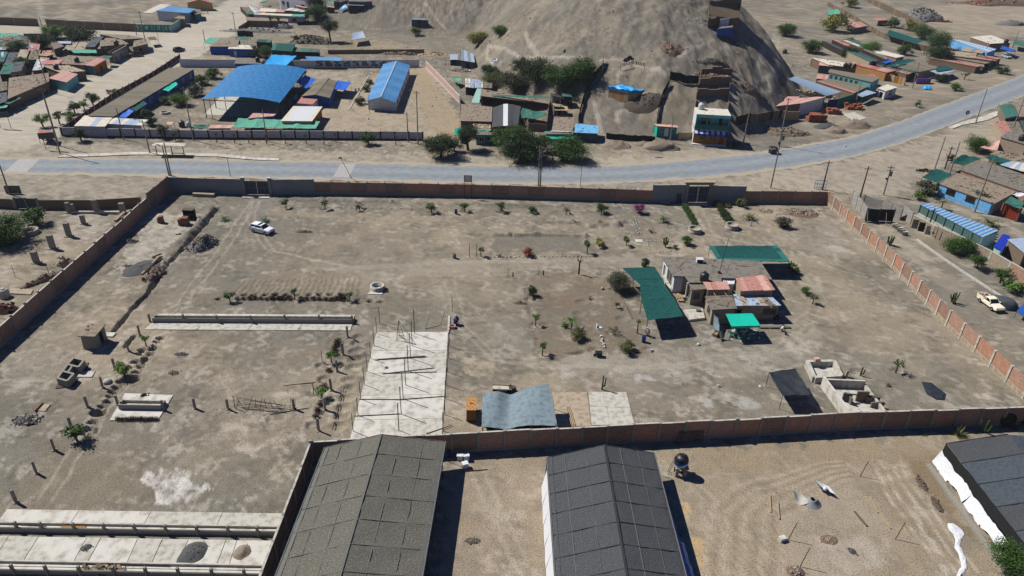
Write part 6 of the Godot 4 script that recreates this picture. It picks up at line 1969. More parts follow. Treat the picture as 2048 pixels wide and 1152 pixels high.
func make_school()->void:
	wr("school_wall","long lilac school wall with maroon columns facing the road","wall",[v(-112.2,-172.3),v(-80,-173.4),v(-23.7,-177.6)],{"h":2.1,"panel":M.lilac_wall,"co":M.maroon,"pl":.3,"pm":M.maroon,"sc":3.5,"cw":.34,"cx":.05,"cap":.05,"cm":M.lilac_wall})
	wr("school_wall","maroon school side wall behind the long classroom block","wall",[v(-112.9,-173.1),v(-117.1,-209.5),v(-117.7,-234.5),v(-120.3,-261.5)],{"h":1.7,"panel":M.maroon,"co":M.lilac_wall,"pl":.25,"sc":4.2,"cw":.25,"cx":.3})
	var bw:=wr("mural_wall","white school rear wall painted with a row of murals","wall",[v(-115.2,-249.7),v(-75.6,-253.4),v(-35.3,-260.5)],{"h":2.6,"panel":M.wwall,"co":M.whitep,"pl":.0,"sc":4.3,"cw":.2,"cx":.02})
	var murals:=[]
	for k in 4:
		var m:=StandardMaterial3D.new()
		m.resource_name="mural"
		m.albedo_texture=mural_texture(k+2)
		m.roughness=.85
		murals.append(m)
	var ma:=v(-79.7,-252.9)
	var mb:=v(-45.9,-258.2)
	for k in 11:
		var a:=ma.lerp(mb,(k+.08)/11)
		var b:=ma.lerp(mb,(k+.92)/11)
		flat_panel(bw,"mural",a+V(0,0,.09),b+V(0,0,.09),.3,2.45,V(0,0,1),murals[k % 4])
	wr("pink_wall","pink and white panelled wall beside the school's sandy track","wall",[v(-32.6,-259.2),v(-17.2,-213.5)],{"h":2.3,"panel":M.salmon,"co":M.whitep,"pl":.35,"pm":M.whitep,"sc":3.0,"cw":.22,"cx":.02,"cap":.12,"cm":M.whitep})
	wr("mud_wall","plain tan wall between school yard and first shack","wall",[v(-17,-211.8),v(-13.9,-175.7)],{"h":2.1,"panel":M.mudl,"sc":4,"cw":.2})
	var op:=[]
	for k in 9:
		op.append([2,.06+k*.108,1.7,.9,1.3,"window",M.wwall])
	for k in 4:
		op.append([2,.115+k*.25,.9,.0,2.1,"blue_door",M.wwall])
	hs("classroom_block","long classroom block with mossy grey sheet roof and blue front","school",vs([-109.4,-180.4,-112.1,-233.8,-104,-234.3,-102.8,-180.3],3),{"ws":[M.lilac_wall,M.wwall,M.blue_wall,M.wwall],"roof":[M.eternit,M.eternit_b,M.eternit],"ns":22,"ov":.35,"open":op})
	hs("school_porch","white sheet roof at the near end of classroom block","roof",vs([-110.8,-181,-103.6,-181.3,-101.2,-172.3,-108.6,-172.2],2.7),{"ws":[null,null,M.lilac_wall,null],"roof":[M.zinc,M.paler,M.paler],"ns":6,"ov":.1})
	hs("school_porch","second white sheet roof beside the leafy shrubs","roof",vs([-102.7,-180.2,-93.9,-179.3,-93.3,-174.5,-102.3,-175],2.6),{"ws":[null,null,M.lilac_wall,null],"roof":[M.paler,M.zinc],"ns":6,"ov":.1})
	cn("awning","blue awning hung off the classroom block's front","awning",vs([-103.5,-188.3,-100.8,-186.7,-99.8,-180.1,-101.7,-180.3],2.7),M.btarp_deep)
	cn("awning","dark green awning hung off the classroom block's front","awning",vs([-103.3,-197,-100.6,-193.9,-100.2,-186.5,-103.1,-188.8],2.7),M.gnet)
	cn("awning","turquoise awning hung off the classroom block's front","awning",vs([-103.6,-218.9,-101.5,-215.9,-100.5,-207.1,-102.9,-208.6],2.7),M.aqua_net)
	var q:=vs([-88.1,-229.6,-66.3,-229.2,-62.9,-189.3,-84.1,-190.6],5.2)
	var v:=tn("vaulted_court","huge blue vaulted roof over the school court","sports court",md(q)*V(1,0,1))
	for s in 8:
		var st:=surf(false)
		for i in 21:
			for j in 2:
				var u:=i/20.0
				var w:=(s+j)/8.0
				var p:Vector3=q[0].lerp(q[1],u).lerp(q[3].lerp(q[2],u),w)
				p.y+=1.1*(1.0-pow(2*u-1,2))+.01*(s % 2)
				st.add_vertex(p-v.position)
		for i in 20:
			var a:=i*2
			for k in [a,a+2,a+3,a,a+3,a+1]:
				st.add_index(k)
		pt(v,"roof_strip",made(st),M.blue_vault)
	for s in 5:
		for e in 2:
			var p:Vector3=(q[0].lerp(q[3],s/4.0) if e==0 else q[1].lerp(q[2],s/4.0)).lerp(md(q),.03)
			rod(v,"post",V(p.x,0,p.z),V(p.x,5.2,p.z),.13,.1,M.steel,8)
		var a:Vector3=q[0].lerp(q[3],s/4.0)
		var b:Vector3=q[1].lerp(q[2],s/4.0)
		be(v,"tie_beam",a-U(.15),b-U(.15),.12,.2,M.steel)
	for k in 5:
		var p:Vector3=q[3].lerp(q[2],(k+.5)/5)
		rod(v,"post",V(p.x,0,p.z),V(p.x,5.2,p.z),.08,.08,M.steel,8)
	var fl:=vs([-90.1,-229.1,-72.5,-229.5,-64.8,-193.6,-85.7,-193.9],.1)
	pm(v,"court_floor",fl,.2,M.conc_pale)
	var sw:=tn("poster_wall","low wall with pale posters along the court's side","wall",v(-66.2,-207.2))
	var wa:=v(-64.4,-193.3)
	var wb:=v(-65.8,-225.7)
	sw(sw,"wall",wa,wb,.15,0,2.2,M.conc_dark)
	for k in 5:
		var p:=wa.lerp(wb,.1+k*.18)
		var p2:=wa.lerp(wb,.22+k*.18)
		sw(sw,"poster",p+V(.11,0,.1),p2+V(.11,0,.1),.03,.5,1.9,[M.glass_green,M.conc,M.aqua_wall][k % 3])
	cn("shade_sail","bright sky-blue shade sail behind the vaulted roof","shade sail",[v(-83.4,-249.6,5),v(-75.5,-251.1,4.6),v(-74.6,-233.7,4.6),v(-82.2,-236,4.4)],M.btarp,{"sag":.35})
	cn("shade_sail","deep blue shade sail between vault and mossy roof","shade sail",[v(-66.8,-228.2,3.6),v(-62.6,-225.3,3),v(-62.4,-213.5,3),v(-66.6,-218.5,3.6)],M.btarp_deep,{"sag":.25})
	cn("shade_sail","small blue shade sail beside the mossy pitched roof","shade sail",[v(-56.3,-226.3,2.7),v(-51.6,-224.6,2.6),v(-51.2,-214.9,2.6),v(-55.6,-215.6,2.7)],M.btarp_deep)
	cn("shade_sail","grey-blue sagging awning over the mural wall","shade sail",[v(-74.7,-258.3,3),v(-62.2,-258.3,3),v(-61.2,-253.9,2.7),v(-72.4,-252.8,2.7)],M.blue_roof_b,{"sag":.5,"rp":.03})
	pitched("school_hall","white hall with long faded blue pitched roof",vs([-46,-250.1,-36.7,-249.3,-34.3,-202.1,-42.7,-202.8],2.9),1.25,M.wwall,[M.blue_roof,M.blue_roof_b],M.zincb,9)
	pitched("school_kitchen","small blue-walled building with mossy pitched roof",vs([-61.4,-226.8,-55.9,-224.1,-53.5,-204.9,-61.9,-205.9],2.8),.7,M.blue_wall,[M.eternit,M.eternit_b],M.eternit,5)
	hs("store_room","low store with dirty pink flat roof beside mossy kitchen","store",vs([-62.2,-206.8,-57.1,-205.7,-57.1,-199.3,-62,-200.2],2.3),{"wall":M.wwall,"roof":M.pink_c,"ov":.1})
	hs("classroom","square classroom with plain white roof and orange side","school",vs([-61.1,-195,-53.5,-195.4,-52.8,-181.8,-60.4,-181.2],2.8),{"ws":[M.yellow_wall,M.orng,M.yellow_wall,M.yellow_wall],"roof":[M.paler,M.whitep],"ns":7,"ov":.2,"open":[[1,.5,1.2,.9,1.1,"window"]]})
	hs("store_room","pink-roofed store at the court's near side","store",vs([-70.4,-194.1,-64,-192,-64.1,-186.4,-69.7,-183.4],2.5),{"ws":[M.blue_wall,M.blue_wall,M.blue_wall,M.blue_wall],"roof":[M.pink_b,M.salmon],"ns":5,"ov":.1})
	cn("tarp","crumpled blue tarp pegged between pink roof and green nets","tarp",[v(-66,-190.3,2.4),v(-64.5,-189.9,2.2),v(-65.1,-187.1,1.4),v(-68.2,-186.1,1.6)],M.btarp,{"sag":.3,"rp":.25,"posts":false})
	var gq:=vs([-72.6,-184.2,-51.1,-183.7,-50.6,-177.1,-71.1,-176.1],2.3)
	for k in 4:
		var u0:=k/4.0
		var u1:=(k+1)/4.0
		cn("green_awning",["pale green awning section beside the blue crumpled tarp","pale green awning section below the pink-roofed store","pale green awning section below the white classroom","pale green awning section at the white classroom's corner"][k],"awning",[gq[0].lerp(gq[1],u0),gq[0].lerp(gq[1],u1),gq[3].lerp(gq[2],u1),gq[3].lerp(gq[2],u0)],M.gnet_pale,{"sag":.35,"rp":.08})
	hs("low_shelter","low pink sheet shelter behind the school wall","shelter",vs([-77.6,-178.8,-72.2,-179.1,-72,-176.6,-77.3,-176],1.9),{"ws":[null,null,M.mud,null],"roof":[M.salmon,M.pink_b],"ns":4})
	cn("green_awning","dark crumpled green net beside the low pink shelter","awning",vs([-82.1,-178.9,-78.3,-179.3,-77.5,-176.3,-81.2,-176],1.8),M.gnet_old,{"sag":.4,"rp":.3})
	hs("tank_room","blue room with grey flat roof behind the vault","building",vs([-95.8,-250.8,-87.2,-251.2,-85.5,-243.6,-93.9,-242.9],3.2),{"wall":M.blue_wall,"roof":M.froof_b,"ov":.3})
	water_tank("black and white water tank on the blue room's roof",lift(v(-87.2,-245.9,3.3)) ,.7,1.7,M.blackp)
	water_tank("black water tank standing behind the school wall",v(-86.9,-182.6),.75,1.7,M.blackp)
	water_tank("white water tank beside the black one behind school wall",v(-85.2,-182.7),.6,1.5,M.whitep)
	cn("table_awning","tiny pink table awning beside the school tanks","awning",vs([-90,-181.5,-88.2,-181.3,-88,-178.8,-89.4,-179.2],1.6),M.salmon,{"sag":.0})
	var pw:=v(-96.4,-194.2)
	var pond:=tn("round_basin","round white garden basin in the school yard","basin",pw)
	pt(pond,"basin",lathe([[1.0,.0],[1.0,1.0],[.85,1.0],[.85,.3],[.0,.3]],1.3,.5,18),M.conc_pale)
	var kb:=tn("garden_kerb","pale kerb line along the planted strip by blue hall","kerb",v(-48.6,-221.3))
	sw(kb,"kerb",v(-47.8,-202.3),v(-50,-244.5),.2,-.1,.2,M.conc_white)
	for s in 2:
		var tw:=v(-50.4,-224.3)+V(s*.9,0,-.6*s)
		var ta:=tn("white_tank_small","small white container beside the planted strip" ,"container",tw,"white containers by the planted strip")
		rod(ta,"body",tw,tw+U(.9),.35,.33,M.whitep,12)
		rod(ta,"cap",tw+U(.9),tw+U(1.0),.15,.15,M.frame_grey,10)
	var ba:=v(-80.1,-160.7)
	var bb:=v(-77.4,-160.8)
	var sh:=tn("bus_shelter","bus shelter with long curved pale roof on pavement","shelter",(ba+bb)/2)
	for p in [ba,bb]:
		rod(sh,"post",p+U(.1),p+U(2.7),.1,.1,M.ochre_metal,8)
	cl(sh,"roof",[ba+V(-4.2,2.6,-.9),bb+V(.5,2.6,-.9),bb+V(.8,2.6,1.1),ba+V(-3.9,2.6,1.1)],-.35,M.paler,.0,14,8)
	rod(sh,"post",ba+V(-3.6,.1,0),ba+V(-3.6,2.7,0),.1,.1,M.ochre_metal,8)
	be(sh,"bench",ba+V(-.2,.5,0),bb+V(.1,.5,0),.5,.1,M.conc)
	var ks:=vs([-115.5,-169,-111.9,-169,-110.3,-165.4,-114.3,-166.2],2.3)
	cn("kiosk_roof","red sheet kiosk roof at the street corner","kiosk",ks,M.red_roof,{"sag":.0})
	for s in [[v(-109,-162),"dark slanted sign board on legs by the corner pole"],[v(-129.2,-177.1),"dark rectangular street sign board at the corner"]]:
		var t:=tn("sign_board",s[1],"sign",s[0])
		be(t,"board",s[0]+V(-2.3,3.2,0),s[0]+V(1.8,3.6,0),.1,1.4,M.slate)
		for e in [-1.4,1.2]:
			rod(t,"leg",s[0]+V(e,0,0),s[0]+V(e,3.2,0),.06,.06,M.steel,6)
func pitched(called:String,label:String,q:Array,rise_by:float,wall:Material,roofs:Array,ridge_mat:Material,n:int)->void:
	var c:=md(q)
	var g:=gy(c.x,c.z)
	var t:=tn(called,label,"building",V(c.x,g,c.z))
	var top:=[]
	for p in q:
		top.append(V(p.x,p.y+g,p.z))
	var r0:Vector3=(top[0]+top[1])/2+U(rise_by)
	var r1:Vector3=(top[2]+top[3])/2+U(rise_by)
	var ins:=[]
	for p in top:
		ins.append(p.lerp(V(c.x,p.y,c.z),.06))
	for i in 4:
		var a:Vector3=ins[i]
		var b:Vector3=ins[(i+1) % 4]
		var w:=sw(t,"wall",a,b,.18,g-.2,a.y,wall)
		if i % 2==1:
			for k in 6:
				var out:Vector3=((a+b)/2-c)
				out.y=0
				opening(w,a+out.normalized()*.09,b+out.normalized()*.09,out.normalized(),[0,.1+.16*k,1.2,1.0,1.0,"window"],g)
		else:
			var pk:=(a+b)/2+V(0,rise_by*.86,0)
			var dz:=V(0,0,.09)
			var st:=surf()
			for s in [-1,1]:
				for v in [a+dz*s,pk+dz*s,b+dz*s]:
					st.add_vertex(v-t.position)
			pt(t,"gable",made(st),wall)
	for k in n:
		var u0:=float(k)/n
		var u1:=float(k+1)/n+.006
		var bump:=V(0,.015*(k % 2),0)
		for s in [[top[0],top[3]],[top[1],top[2]]]:
			var a:Vector3=s[0].lerp(s[1],u0)+bump
			var b:Vector3=s[0].lerp(s[1],u1)+bump
			var cc:Vector3=r0.lerp(r1,u1)+bump
			var d:Vector3=r0.lerp(r1,u0)+bump
			pm(t,"roof_sheet",[d,cc,b,a],.06,roofs[k % roofs.size()])
	be(t,"ridge_cap",r0+U(.05),r1+U(.05),.45,.06,ridge_mat)
# ---------- shacks between school and hill ----------
func make_middle_houses()->void:
	hs("shack","shack with patched zinc roof at the hill's foot","shack",vs([-22,-280.9,-16.7,-272,-15.4,-258,-20.4,-261],2.6),{"wall":M.slate,"roof":[M.zinc,M.zincb,M.tarp_grey],"ns":4,"open":[[2,.5,1.6,.0,2.0,"hole"]]})
	hs("shack","low zinc lean-to beside the patched zinc shack","shack",vs([-25.4,-273.8,-22.6,-274.2,-21.9,-264.8,-24.6,-264.4],2),{"wall":M.slate,"roof":[M.zinc],"ns":3,"open":[[2,.5,1.6,.0,1.6,"hole"]]})
	cn("green_awning","torn green net below the zinc lean-to","awning",vs([-22.4,-239.7,-20.1,-238.5,-17.9,-236,-19.6,-231.8],1.8),M.gnet_pale,{"sag":.4,"rp":.2})
	var sh:=hs("long_shed","long open-fronted shed with dusty flat roof","shed",vs([-11.1,-220.4,9.3,-208.3,9,-205.4,-10.8,-212],2.8),{"ws":[M.mud,M.mud,null,M.mud],"roof":M.froof,"ov":.1,"jk":40})
	for k in 13:
		var p:Vector3=(v(-10.7,-212.4,2.7)).lerp(v(8.9,-205.6,2.7),k/12.0)
		be(sh,"post",V(p.x,0,p.z),V(p.x,2.7,p.z),.14,.14,M.wd_grey)
	cn("green_awning","green net strip along the long shed's edge","awning",vs([-7.7,-213.6,9,-205.5,9,-204.9,-7.6,-211.8],2.95),M.gnet_old,{"posts":false})
	var lp:=tn("leaning_sheet","pale teal sheet leaning beside the long shed","panel",v(-12.7,-215.1))
	pm(lp,"sheet",[v(-12.5,-221.7,2.6),v(-11.1,-221.6,2.6),v(-11.4,-214.3,.1),v(-13.8,-214.6,.1)],.05,M.aqua_wall)
	hs("adobe_house","adobe house with bare mud roof beside tan wall","house",vs([-15.8,-202.3,-7.1,-200.3,-6.6,-186.1,-14.7,-185.9],2.8),{"wall":M.mud,"roof":M.froof,"jk":16,"ov":.1})
	hs("adobe_house","littered low roof in front of the bare mud roof","house",vs([-11.4,-185,-6.9,-184.5,-6.6,-179.2,-11.1,-179.7],2.4),{"wall":M.mud,"roof":M.conc_dirty,"jk":30,"ov":.1})
	var n:=tn("net_house","house under a grey net roof with white stripe","house",on(v(-3.1,-190.6)))
	var l:Array=[v(-7,-200.1,2.6),v(-4,-202.2,3.2),v(-3.5,-181,3.2),v(-6.3,-181.8,2.6)]
	var r:Array=[v(-2.7,-202.7,3.2),v(1,-203.1,2.6),v(.3,-184.5,2.6),v(-2.3,-181.4,3.2)]
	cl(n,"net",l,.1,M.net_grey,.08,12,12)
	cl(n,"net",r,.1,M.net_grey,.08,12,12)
	cl(n,"white_strip",[l[1]+U(.04),r[0]+U(.04),r[3]+U(.04),l[2]+U(.04)],.0,M.wsheet,.03,4,12)
	for p in [l[0],l[1],l[2],l[3],r[1],r[2]]:
		rod(n,"post",V(p.x,0,p.z),p,.07,.07,M.wd_grey,6)
	for e in [[l[3],l[2]],[r[3],r[2]],[l[0],l[3]],[r[1],r[2]]]:
		sw(n,"wall",e[0],e[1],.14,0,2.4,M.mud)
	wr("block_wall","dark wall with posts beside the sunken green-net yard","wall",[v(1.3,-198.3),v(3.2,-188.3),v(7.8,-187.8)],{"h":2.0,"panel":M.bk_dark,"sc":4,"cw":.2})
	wr("block_wall","tall dark wall dividing net yard from mud-roofed house","wall",[v(9.4,-208.2),v(8.8,-202.5),v(7.9,-187.8)],{"h":2.6,"panel":M.mud,"sc":4,"cw":.2,"co":M.wd_grey})
	cn("green_awning","larger green net stretched in the sunken yard","awning",vs([1.3,-201.8,3.8,-199.8,5,-191.3,1.1,-191.8],2.4),M.gnet_old,{"sag":.3,"rp":.15})
	cn("green_awning","second green net peaked beside the larger one","awning",vs([3.9,-199.8,8.1,-197.2,7.4,-193.7,4.4,-191.3],2.4),M.gnet_old,{"sag":.3,"rp":.15})
	hp("clutter_heap","pale clutter and rags in the sunken yard","clutter",v(5.4,-193.5),V(3.0,.6,1.6),M.rk_dark,[M.wsheet,M.wd_pale,M.pink_c],70,.35,.0,"",true)
	hs("adobe_house","house with pale mud roof beside the blue-tarp shack","house",vs([10,-192.7,15.4,-192.6,14.3,-180.3,9,-179.9],2.7),{"wall":M.mud,"roof":M.froof,"jk":14,"ov":.1})
	cn("tarp","cream tarp stretched over the tan back yard","tarp",vs([10.5,-201.9,14,-199.5,13.9,-197.8,10.4,-199.8],2.2),M.wd_pale,{"sag":.15})
	cn("aqua_awning","wide turquoise awning sloping from white eaves","awning",[v(6.9,-179,2.7),v(14.6,-180.1,2.7),v(14.2,-176.1,1.9),v(8,-175.9,1.9)],M.aqua_net,{"sag":.15})
	cn("aqua_awning","small turquoise awning behind the roadside tree","awning",[v(-15.7,-180.2,2.6),v(-13.5,-179.9,2.6),v(-13.5,-177.2,1.8),v(-15.7,-177.1,1.8)],M.aqua_net)
	cn("aqua_awning","turquoise awning between two roadside trees","awning",[v(-10.2,-178.9,2.6),v(-7.1,-179.2,2.6),v(-7.1,-178,1.8),v(-10.1,-177.5,1.8)],M.aqua_net)
	var es:=tn("eave_strip","white eave board above the wide turquoise awning","eave",v(11.5,-182.5))
	sw(es,"board",v(8.7,-179.2,2.8),v(13.7,-179.3,2.8),.6,2.74,2.84,M.whitep)
	hs("shack","shack roofed with faded blue tarp by the road","shack",vs([15.6,-187.8,21.3,-186.4,20.7,-179.7,14.8,-180],2.4),{"wall":M.slate,"roof":M.btarp_pale,"ov":.15,"roof_thick":.05,"jk":10})
	hs("roadside_shop","dark shop front behind the roadside trees","shop",vs([-10.2,-177.4,-4.8,-177.4,-4.7,-175.3,-10.1,-174.9],2.6),{"wall":M.teal_wall,"roof":M.froof_c,"open":[[2,.35,1.6,.0,2.0,"hole"],[2,.75,1.2,.8,1.2,"window",M.whitep]]})
	hs("roadside_shop","dark shop front under the wide turquoise awning","shop",vs([7.3,-179.2,14.4,-179.9,14.1,-177.8,7.4,-177.2],2.6),{"wall":M.mud,"roof":M.froof_c,"open":[[2,.5,2.2,.0,2.0,"hole"]]})
	hp("clutter_heap","household clutter beside the dark bushes","clutter",lift(v(1.7,-224)),V(4.0,.7,1.6),M.mud,[M.wsheet,M.wd_dark,M.zinc],60,.4,.0,"",true)
	hp("clutter_heap","pale rubbish below the zinc lean-to","clutter",lift(v(-20.1,-256.1)),V(4.0,.8,2.0),M.mud,[M.wsheet,M.wd_pale,M.slate],60,.45,.0,"",true)
	net_fence("black mesh fence curving up the hill past the trees",vs([24.4,-214.1,23.9,-211.1,21.7,-208.7,19.8,-205.9,18.6,-202.1,17.6,-198.8,16.7,-194.4]),1.9)
	net_fence("black mesh fence along the road beside pale teal hut",vs([23.3,-183.1,26.3,-182.3,30.2,-181.8,35.7,-181.3]),1.6)
	net_fence("black mesh fence strip across the bare plot",vs([41.8,-202.5,45.5,-201.7,49.6,-201.6]),2.2)
	net_fence("black mesh fence down the bare plot's side",vs([41.5,-201.1,39.3,-196.8,37.7,-191.9,36.8,-187.6]),1.5)
	var pl:=tn("plywood_house","plywood house under bright blue tarp on the slope","house",on(v(29.9,-200.8)))
	var bq:=lifted(vs([28.9,-202.2,34.4,-197.6,30,-196.3,24.6,-200.4],2.6))
	var c:=md(bq)
	for i in 4:
		var a:Vector3=bq[i].lerp(V(c.x,bq[i].y,c.z),.08)
		var b:Vector3=bq[(i+1) % 4].lerp(V(c.x,bq[(i+1) % 4].y,c.z),.08)
		for k in 5:
			sw(pl,"plywood_panel",a.lerp(b,k/5.0),a.lerp(b,(k+.97)/5.0),.05,c.y-4.0,c.y-.15,M.plywood if k % 2 else M.wd_pale)
	var flat:=[]
	for p in bq:
		flat.append(V(p.x,c.y,p.z))
	var roof:=cl(pl,"tarp",flat,-.5,M.btarp,.3,14,14)
	for i in 4:
		var a:Vector3=flat[i]
		var b:Vector3=flat[(i+1) % 4]
		cl(pl,"tarp_skirt",[a,b,b-U(.7),a-U(.6)],.0,M.btarp,.15,10,4)
	hp("earth_heap","dark earth spoil beside the blue-tarp house","earth",lift(v(34.4,-195.7))*V(1,0,1),V(5.5,1.5,3.5),M.earth_dark,[M.rk_grey],80,.3)
	var hut:=hs("teal_hut","small teal hut with pink roof and white door","hut",vs([35.8,-185.7,41.6,-185,41.5,-183.1,36.4,-183.7],2.5),{"ws":[M.teal_wall,M.teal_wall,M.teal_wall,M.aqua_net],"roof":[M.salmon,M.pink_b],"ns":5,"ov":.1,"open":[[2,.52,.95,.0,2.0,"white_door",M.whitep],[2,.2,.9,1.0,.9,"window",M.aqua_wall],[2,.82,.9,1.0,.9,"window",M.aqua_wall]]})
	wr("mud_wall","tan mud wall beside the teal hut","wall",[v(41.8,-182.8),v(45.8,-183.6)],{"h":1.7,"panel":M.wd_pale,"sc":4,"cw":.15,"co":M.wd_grey})
	i_heaps()
func i_heaps()->void:
	hp("sand_heap","grey sand heap on the verge before black mesh fence","sand",v(25.5,-177.3),V(4.2,1.3,2.4),M.sand_heap,[M.gravp],60,.12)
	hp("sand_heap","taller grey sand heap on the verge by teal hut","sand",v(36.6,-176.8),V(5.2,1.9,2.8),M.sand_heap,[M.gravp,M.rk_grey],60,.14)
	hp("sand_heap","low sand heap between two taller verge heaps","sand",v(32.8,-179),V(4.0,.8,1.6),M.sand_heap,[M.gravp],40,.12)
	hp("rubble_heap","few pale stones at the road's edge near heaps","rubble",v(34.8,-169.3),V(1.4,.15,.5),M.rk_brown,[M.rk_pale],18,.2)
func net_fence(label:String,pts:Array,h:float)->void:
	var t:=tn("net_fence",label,"fence",on(pts[0]))
	for i in pts.size()-1:
		var n:=maxi(1,roundi(pts[i].distance_to(pts[i+1])/2.5))
		for k in n:
			var a:=on(pts[i].lerp(pts[i+1],float(k)/n))
			var b:=on(pts[i].lerp(pts[i+1],float(k+1)/n))
			var up:=U(h)
			cl(t,"mesh_panel",[a+up,b+up,b+V(.1,.0,.15),a+V(.1,.0,.15)],.0,M.nblk,.15,5,4)
			rod(t,"stake",a,a+up*1.1,.05,.04,M.wd_dark,5)
# ---------- on the hill ----------
func make_hill_things()->void:
	var b0:=v(45.5,-181.1)
	var b1:=v(53.7,-180.2)
	var t:=tn("two_storey_house","two-storey house with turquoise balconies and orange ground floor","house",(b0+b1)/2)
	var dir:=(b1-b0).normalized()
	var back:=V(dir.z,0,-dir.x)
	var dep:=6.0
	for s in [[.0,2.7,M.orng,M.mudl],[2.9,5.4,M.turq,M.mudl]]:
		var in_by:=.0 if s[0]==.0 else 1.6
		var fa:=b0+back*in_by
		var fb:=b1+back*in_by
		var w:=sw(t,"front_wall",fa,fb,.18,s[0],s[1],s[2])
		sw(t,"side_wall",b0+back*.1,b0+back*dep,.18,s[0],s[1],M.wwall)
		sw(t,"side_wall",b1+back*.1,b1+back*dep,.18,s[0],s[1],s[3])
		sw(t,"rear_wall",b0+back*dep,b1+back*dep,.18,s[0],s[1],s[3])
		if s[0]==.0:
			opening(w,fa-back*.09,fb-back*.09,-back,[2,.28,1.4,.9,1.0,"window"],.0)
			opening(w,fa-back*.09,fb-back*.09,-back,[2,.58,1.4,.9,1.0,"window"],.0)
			opening(w,fa-back*.09,fb-back*.09,-back,[2,.85,1.3,.0,2.2,"red_door"],.0)
		else:
			opening(w,fa-back*.09,fb-back*.09,-back,[2,.3,2.2,3.2,1.6,"window"],.0)
			opening(w,fa-back*.09,fb-back*.09,-back,[2,.75,1.2,2.9,2.1,"door"],.0)
	var e0:=b0-dir*.15
	var e1:=b1+dir*.15
	sw(t,"floor_slab",(e0+back*dep/2),(e1+back*dep/2),dep+.4,2.7,2.9,M.conc)
	sw(t,"roof_slab",(e0+back*(dep/2-.1)),(e1+back*(dep/2-.1)),dep+.5,5.4,5.6,M.paler)
	sw(t,"roof_fascia",e0-back*.35,e1-back*.35,.12,5.05,5.62,M.turq)
	sw(t,"balcony_front",e0-back*.1,e1-back*.1,.12,2.9,3.75,M.gnet_edge)
	for k in 4:
		var p:=e0.lerp(e1,.02+k*.32)-back*.1
		be(t,"balcony_post",V(p.x,3.7,p.z),V(p.x,5.1,p.z),.12,.12,M.turq)
	for k in 12:
		var a:=b0.lerp(b1,k/12.0)
		var b:=b0.lerp(b1,(k+1)/12.0)
		pm(t,"awning_stripe",[a+U(2.75),b+U(2.75),b-back*1.2+U(2.25),a-back*1.2+U(2.25)],.03,M.blue_wall if k % 2 else M.wsheet)
		sw(t,"awning_valance",a-back*1.2,b-back*1.2,.02,1.9,2.24,M.blue_wall if k % 2==0 else M.navy)
	pm(t,"front_step",[b0-dir*.3+U(.25),b1+dir*.1+U(.25),b1-back*1.0+U(.2),b0-back*1.0-dir*.3+U(.2)],.5,M.whitep)
	water_tank("white water tank on the two-storey house's roof",b0+dir*1.4+back*4.6+U(7.9),.75,1.6,M.whitep)
	t.scale.y=1.4
	var n:=0
	for w in [[vs([48.6,-197,57.7,-199]),2.0,"dark retaining wall just above the two-storey house"],[vs([49.7,-200.8,58.8,-203.3]),2.2,"middle retaining wall of the terraces above the house"],[vs([50.9,-205.6,60.3,-208.3]),1.6,"upper stone retaining wall of the terraces"]]:
		var tw:=wr("retaining_wall",w[2],"wall",w[0],{"h":w[1],"panel":M.mud if n<2 else M.rk_brown,"sc":3.2,"cw":.0,"thick":.6,"vary":.25})
		n+=1
	hp("stone_heap","row of brown stones on the upper terrace","stones",v(54.8,-205),V(6.5,.7,1.5),M.rk_brown,[M.rk_brown,M.rk_pale],120,.35)
	hp("stone_heap","rough stone pile at the top terrace's edge","stones",v(56.3,-210.6),V(6.0,.8,1.2),M.rk_dark,[M.rk_brown,M.rk_dark],80,.35)
	wr("side_wall","mud wall stepping uphill beside the terraces","wall",vs([46.8,-186.1,47.9,-193.6,49.6,-201.6,50.1,-203.7]),{"h":1.8,"panel":M.mud,"sc":3,"cw":.15})
	wr("side_wall","dark mud wall uphill from the house's shaded side","wall",vs([55.3,-184.4,56.9,-194,58.9,-203.6]),{"h":1.8,"panel":M.mud,"sc":3,"cw":.15})
	var r:=lifted(vs([58,-236.3,72.4,-252.8,67.2,-234.5,56.5,-228.5],4.2))
	var rs:=tn("reed_shelter","tall reed-walled shelter on top of the hill","shelter",on(v(63.2,-232.9)))
	for i in 4:
		var a:Vector3=r[i]
		var b:Vector3=r[(i+1) % 4]
		for k in 8:
			var p:=a.lerp(b,k/8.0)
			var q:=a.lerp(b,(k+.95)/8.0)
			sw(rs,"reed_panel",p,q,.08,gy(p.x,p.z)+.3,r[i].y+rr(-.2,.2),M.reed)
	pm(rs,"reed_roof",[r[0]-U(.6),r[1]-U(.6),r[2]-U(.6),r[3]-U(.6)],.15,M.reed)
	hs("hill_hut","bright blue box hut on the hill's shoulder","hut",vs([60.5,-228.3,65,-231.6,63.9,-228.1,58.7,-224.5],2.4),{"wall":M.blue_wall,"roof":M.froof_c,"ov":.05})
	hs("hill_hut","small white and pink hut behind the blue box","hut",vs([61,-234.1,65.8,-238.3,64.4,-232.9,60.4,-229.7],2.2),{"ws":[M.wwall,M.wwall,M.wwall,M.whitep],"roof":M.conc_dirty,"ov":.0,"parapet":.4})
	hp("stone_heap","dark stone ledge below the blue box hut","stones",v(62.4,-225.4),V(5.0,.6,1.0),M.rk_dark,[M.rk_brown],60,.35)
	hp("stone_heap","grey stone litter beside the white hill hut","stones",v(56,-231.8),V(3.5,.5,2.5),M.rk_grey,[M.rk_grey,M.rk_pale],80,.3)
	water_tank("black water tank high on the shaded slope",on(v(108.4,-305)),.9,1.7,M.blackp)
	water_tank("white tank beside the lane behind the hill",on(v(137.5,-326.1)),1.3,1.7,M.whitep)
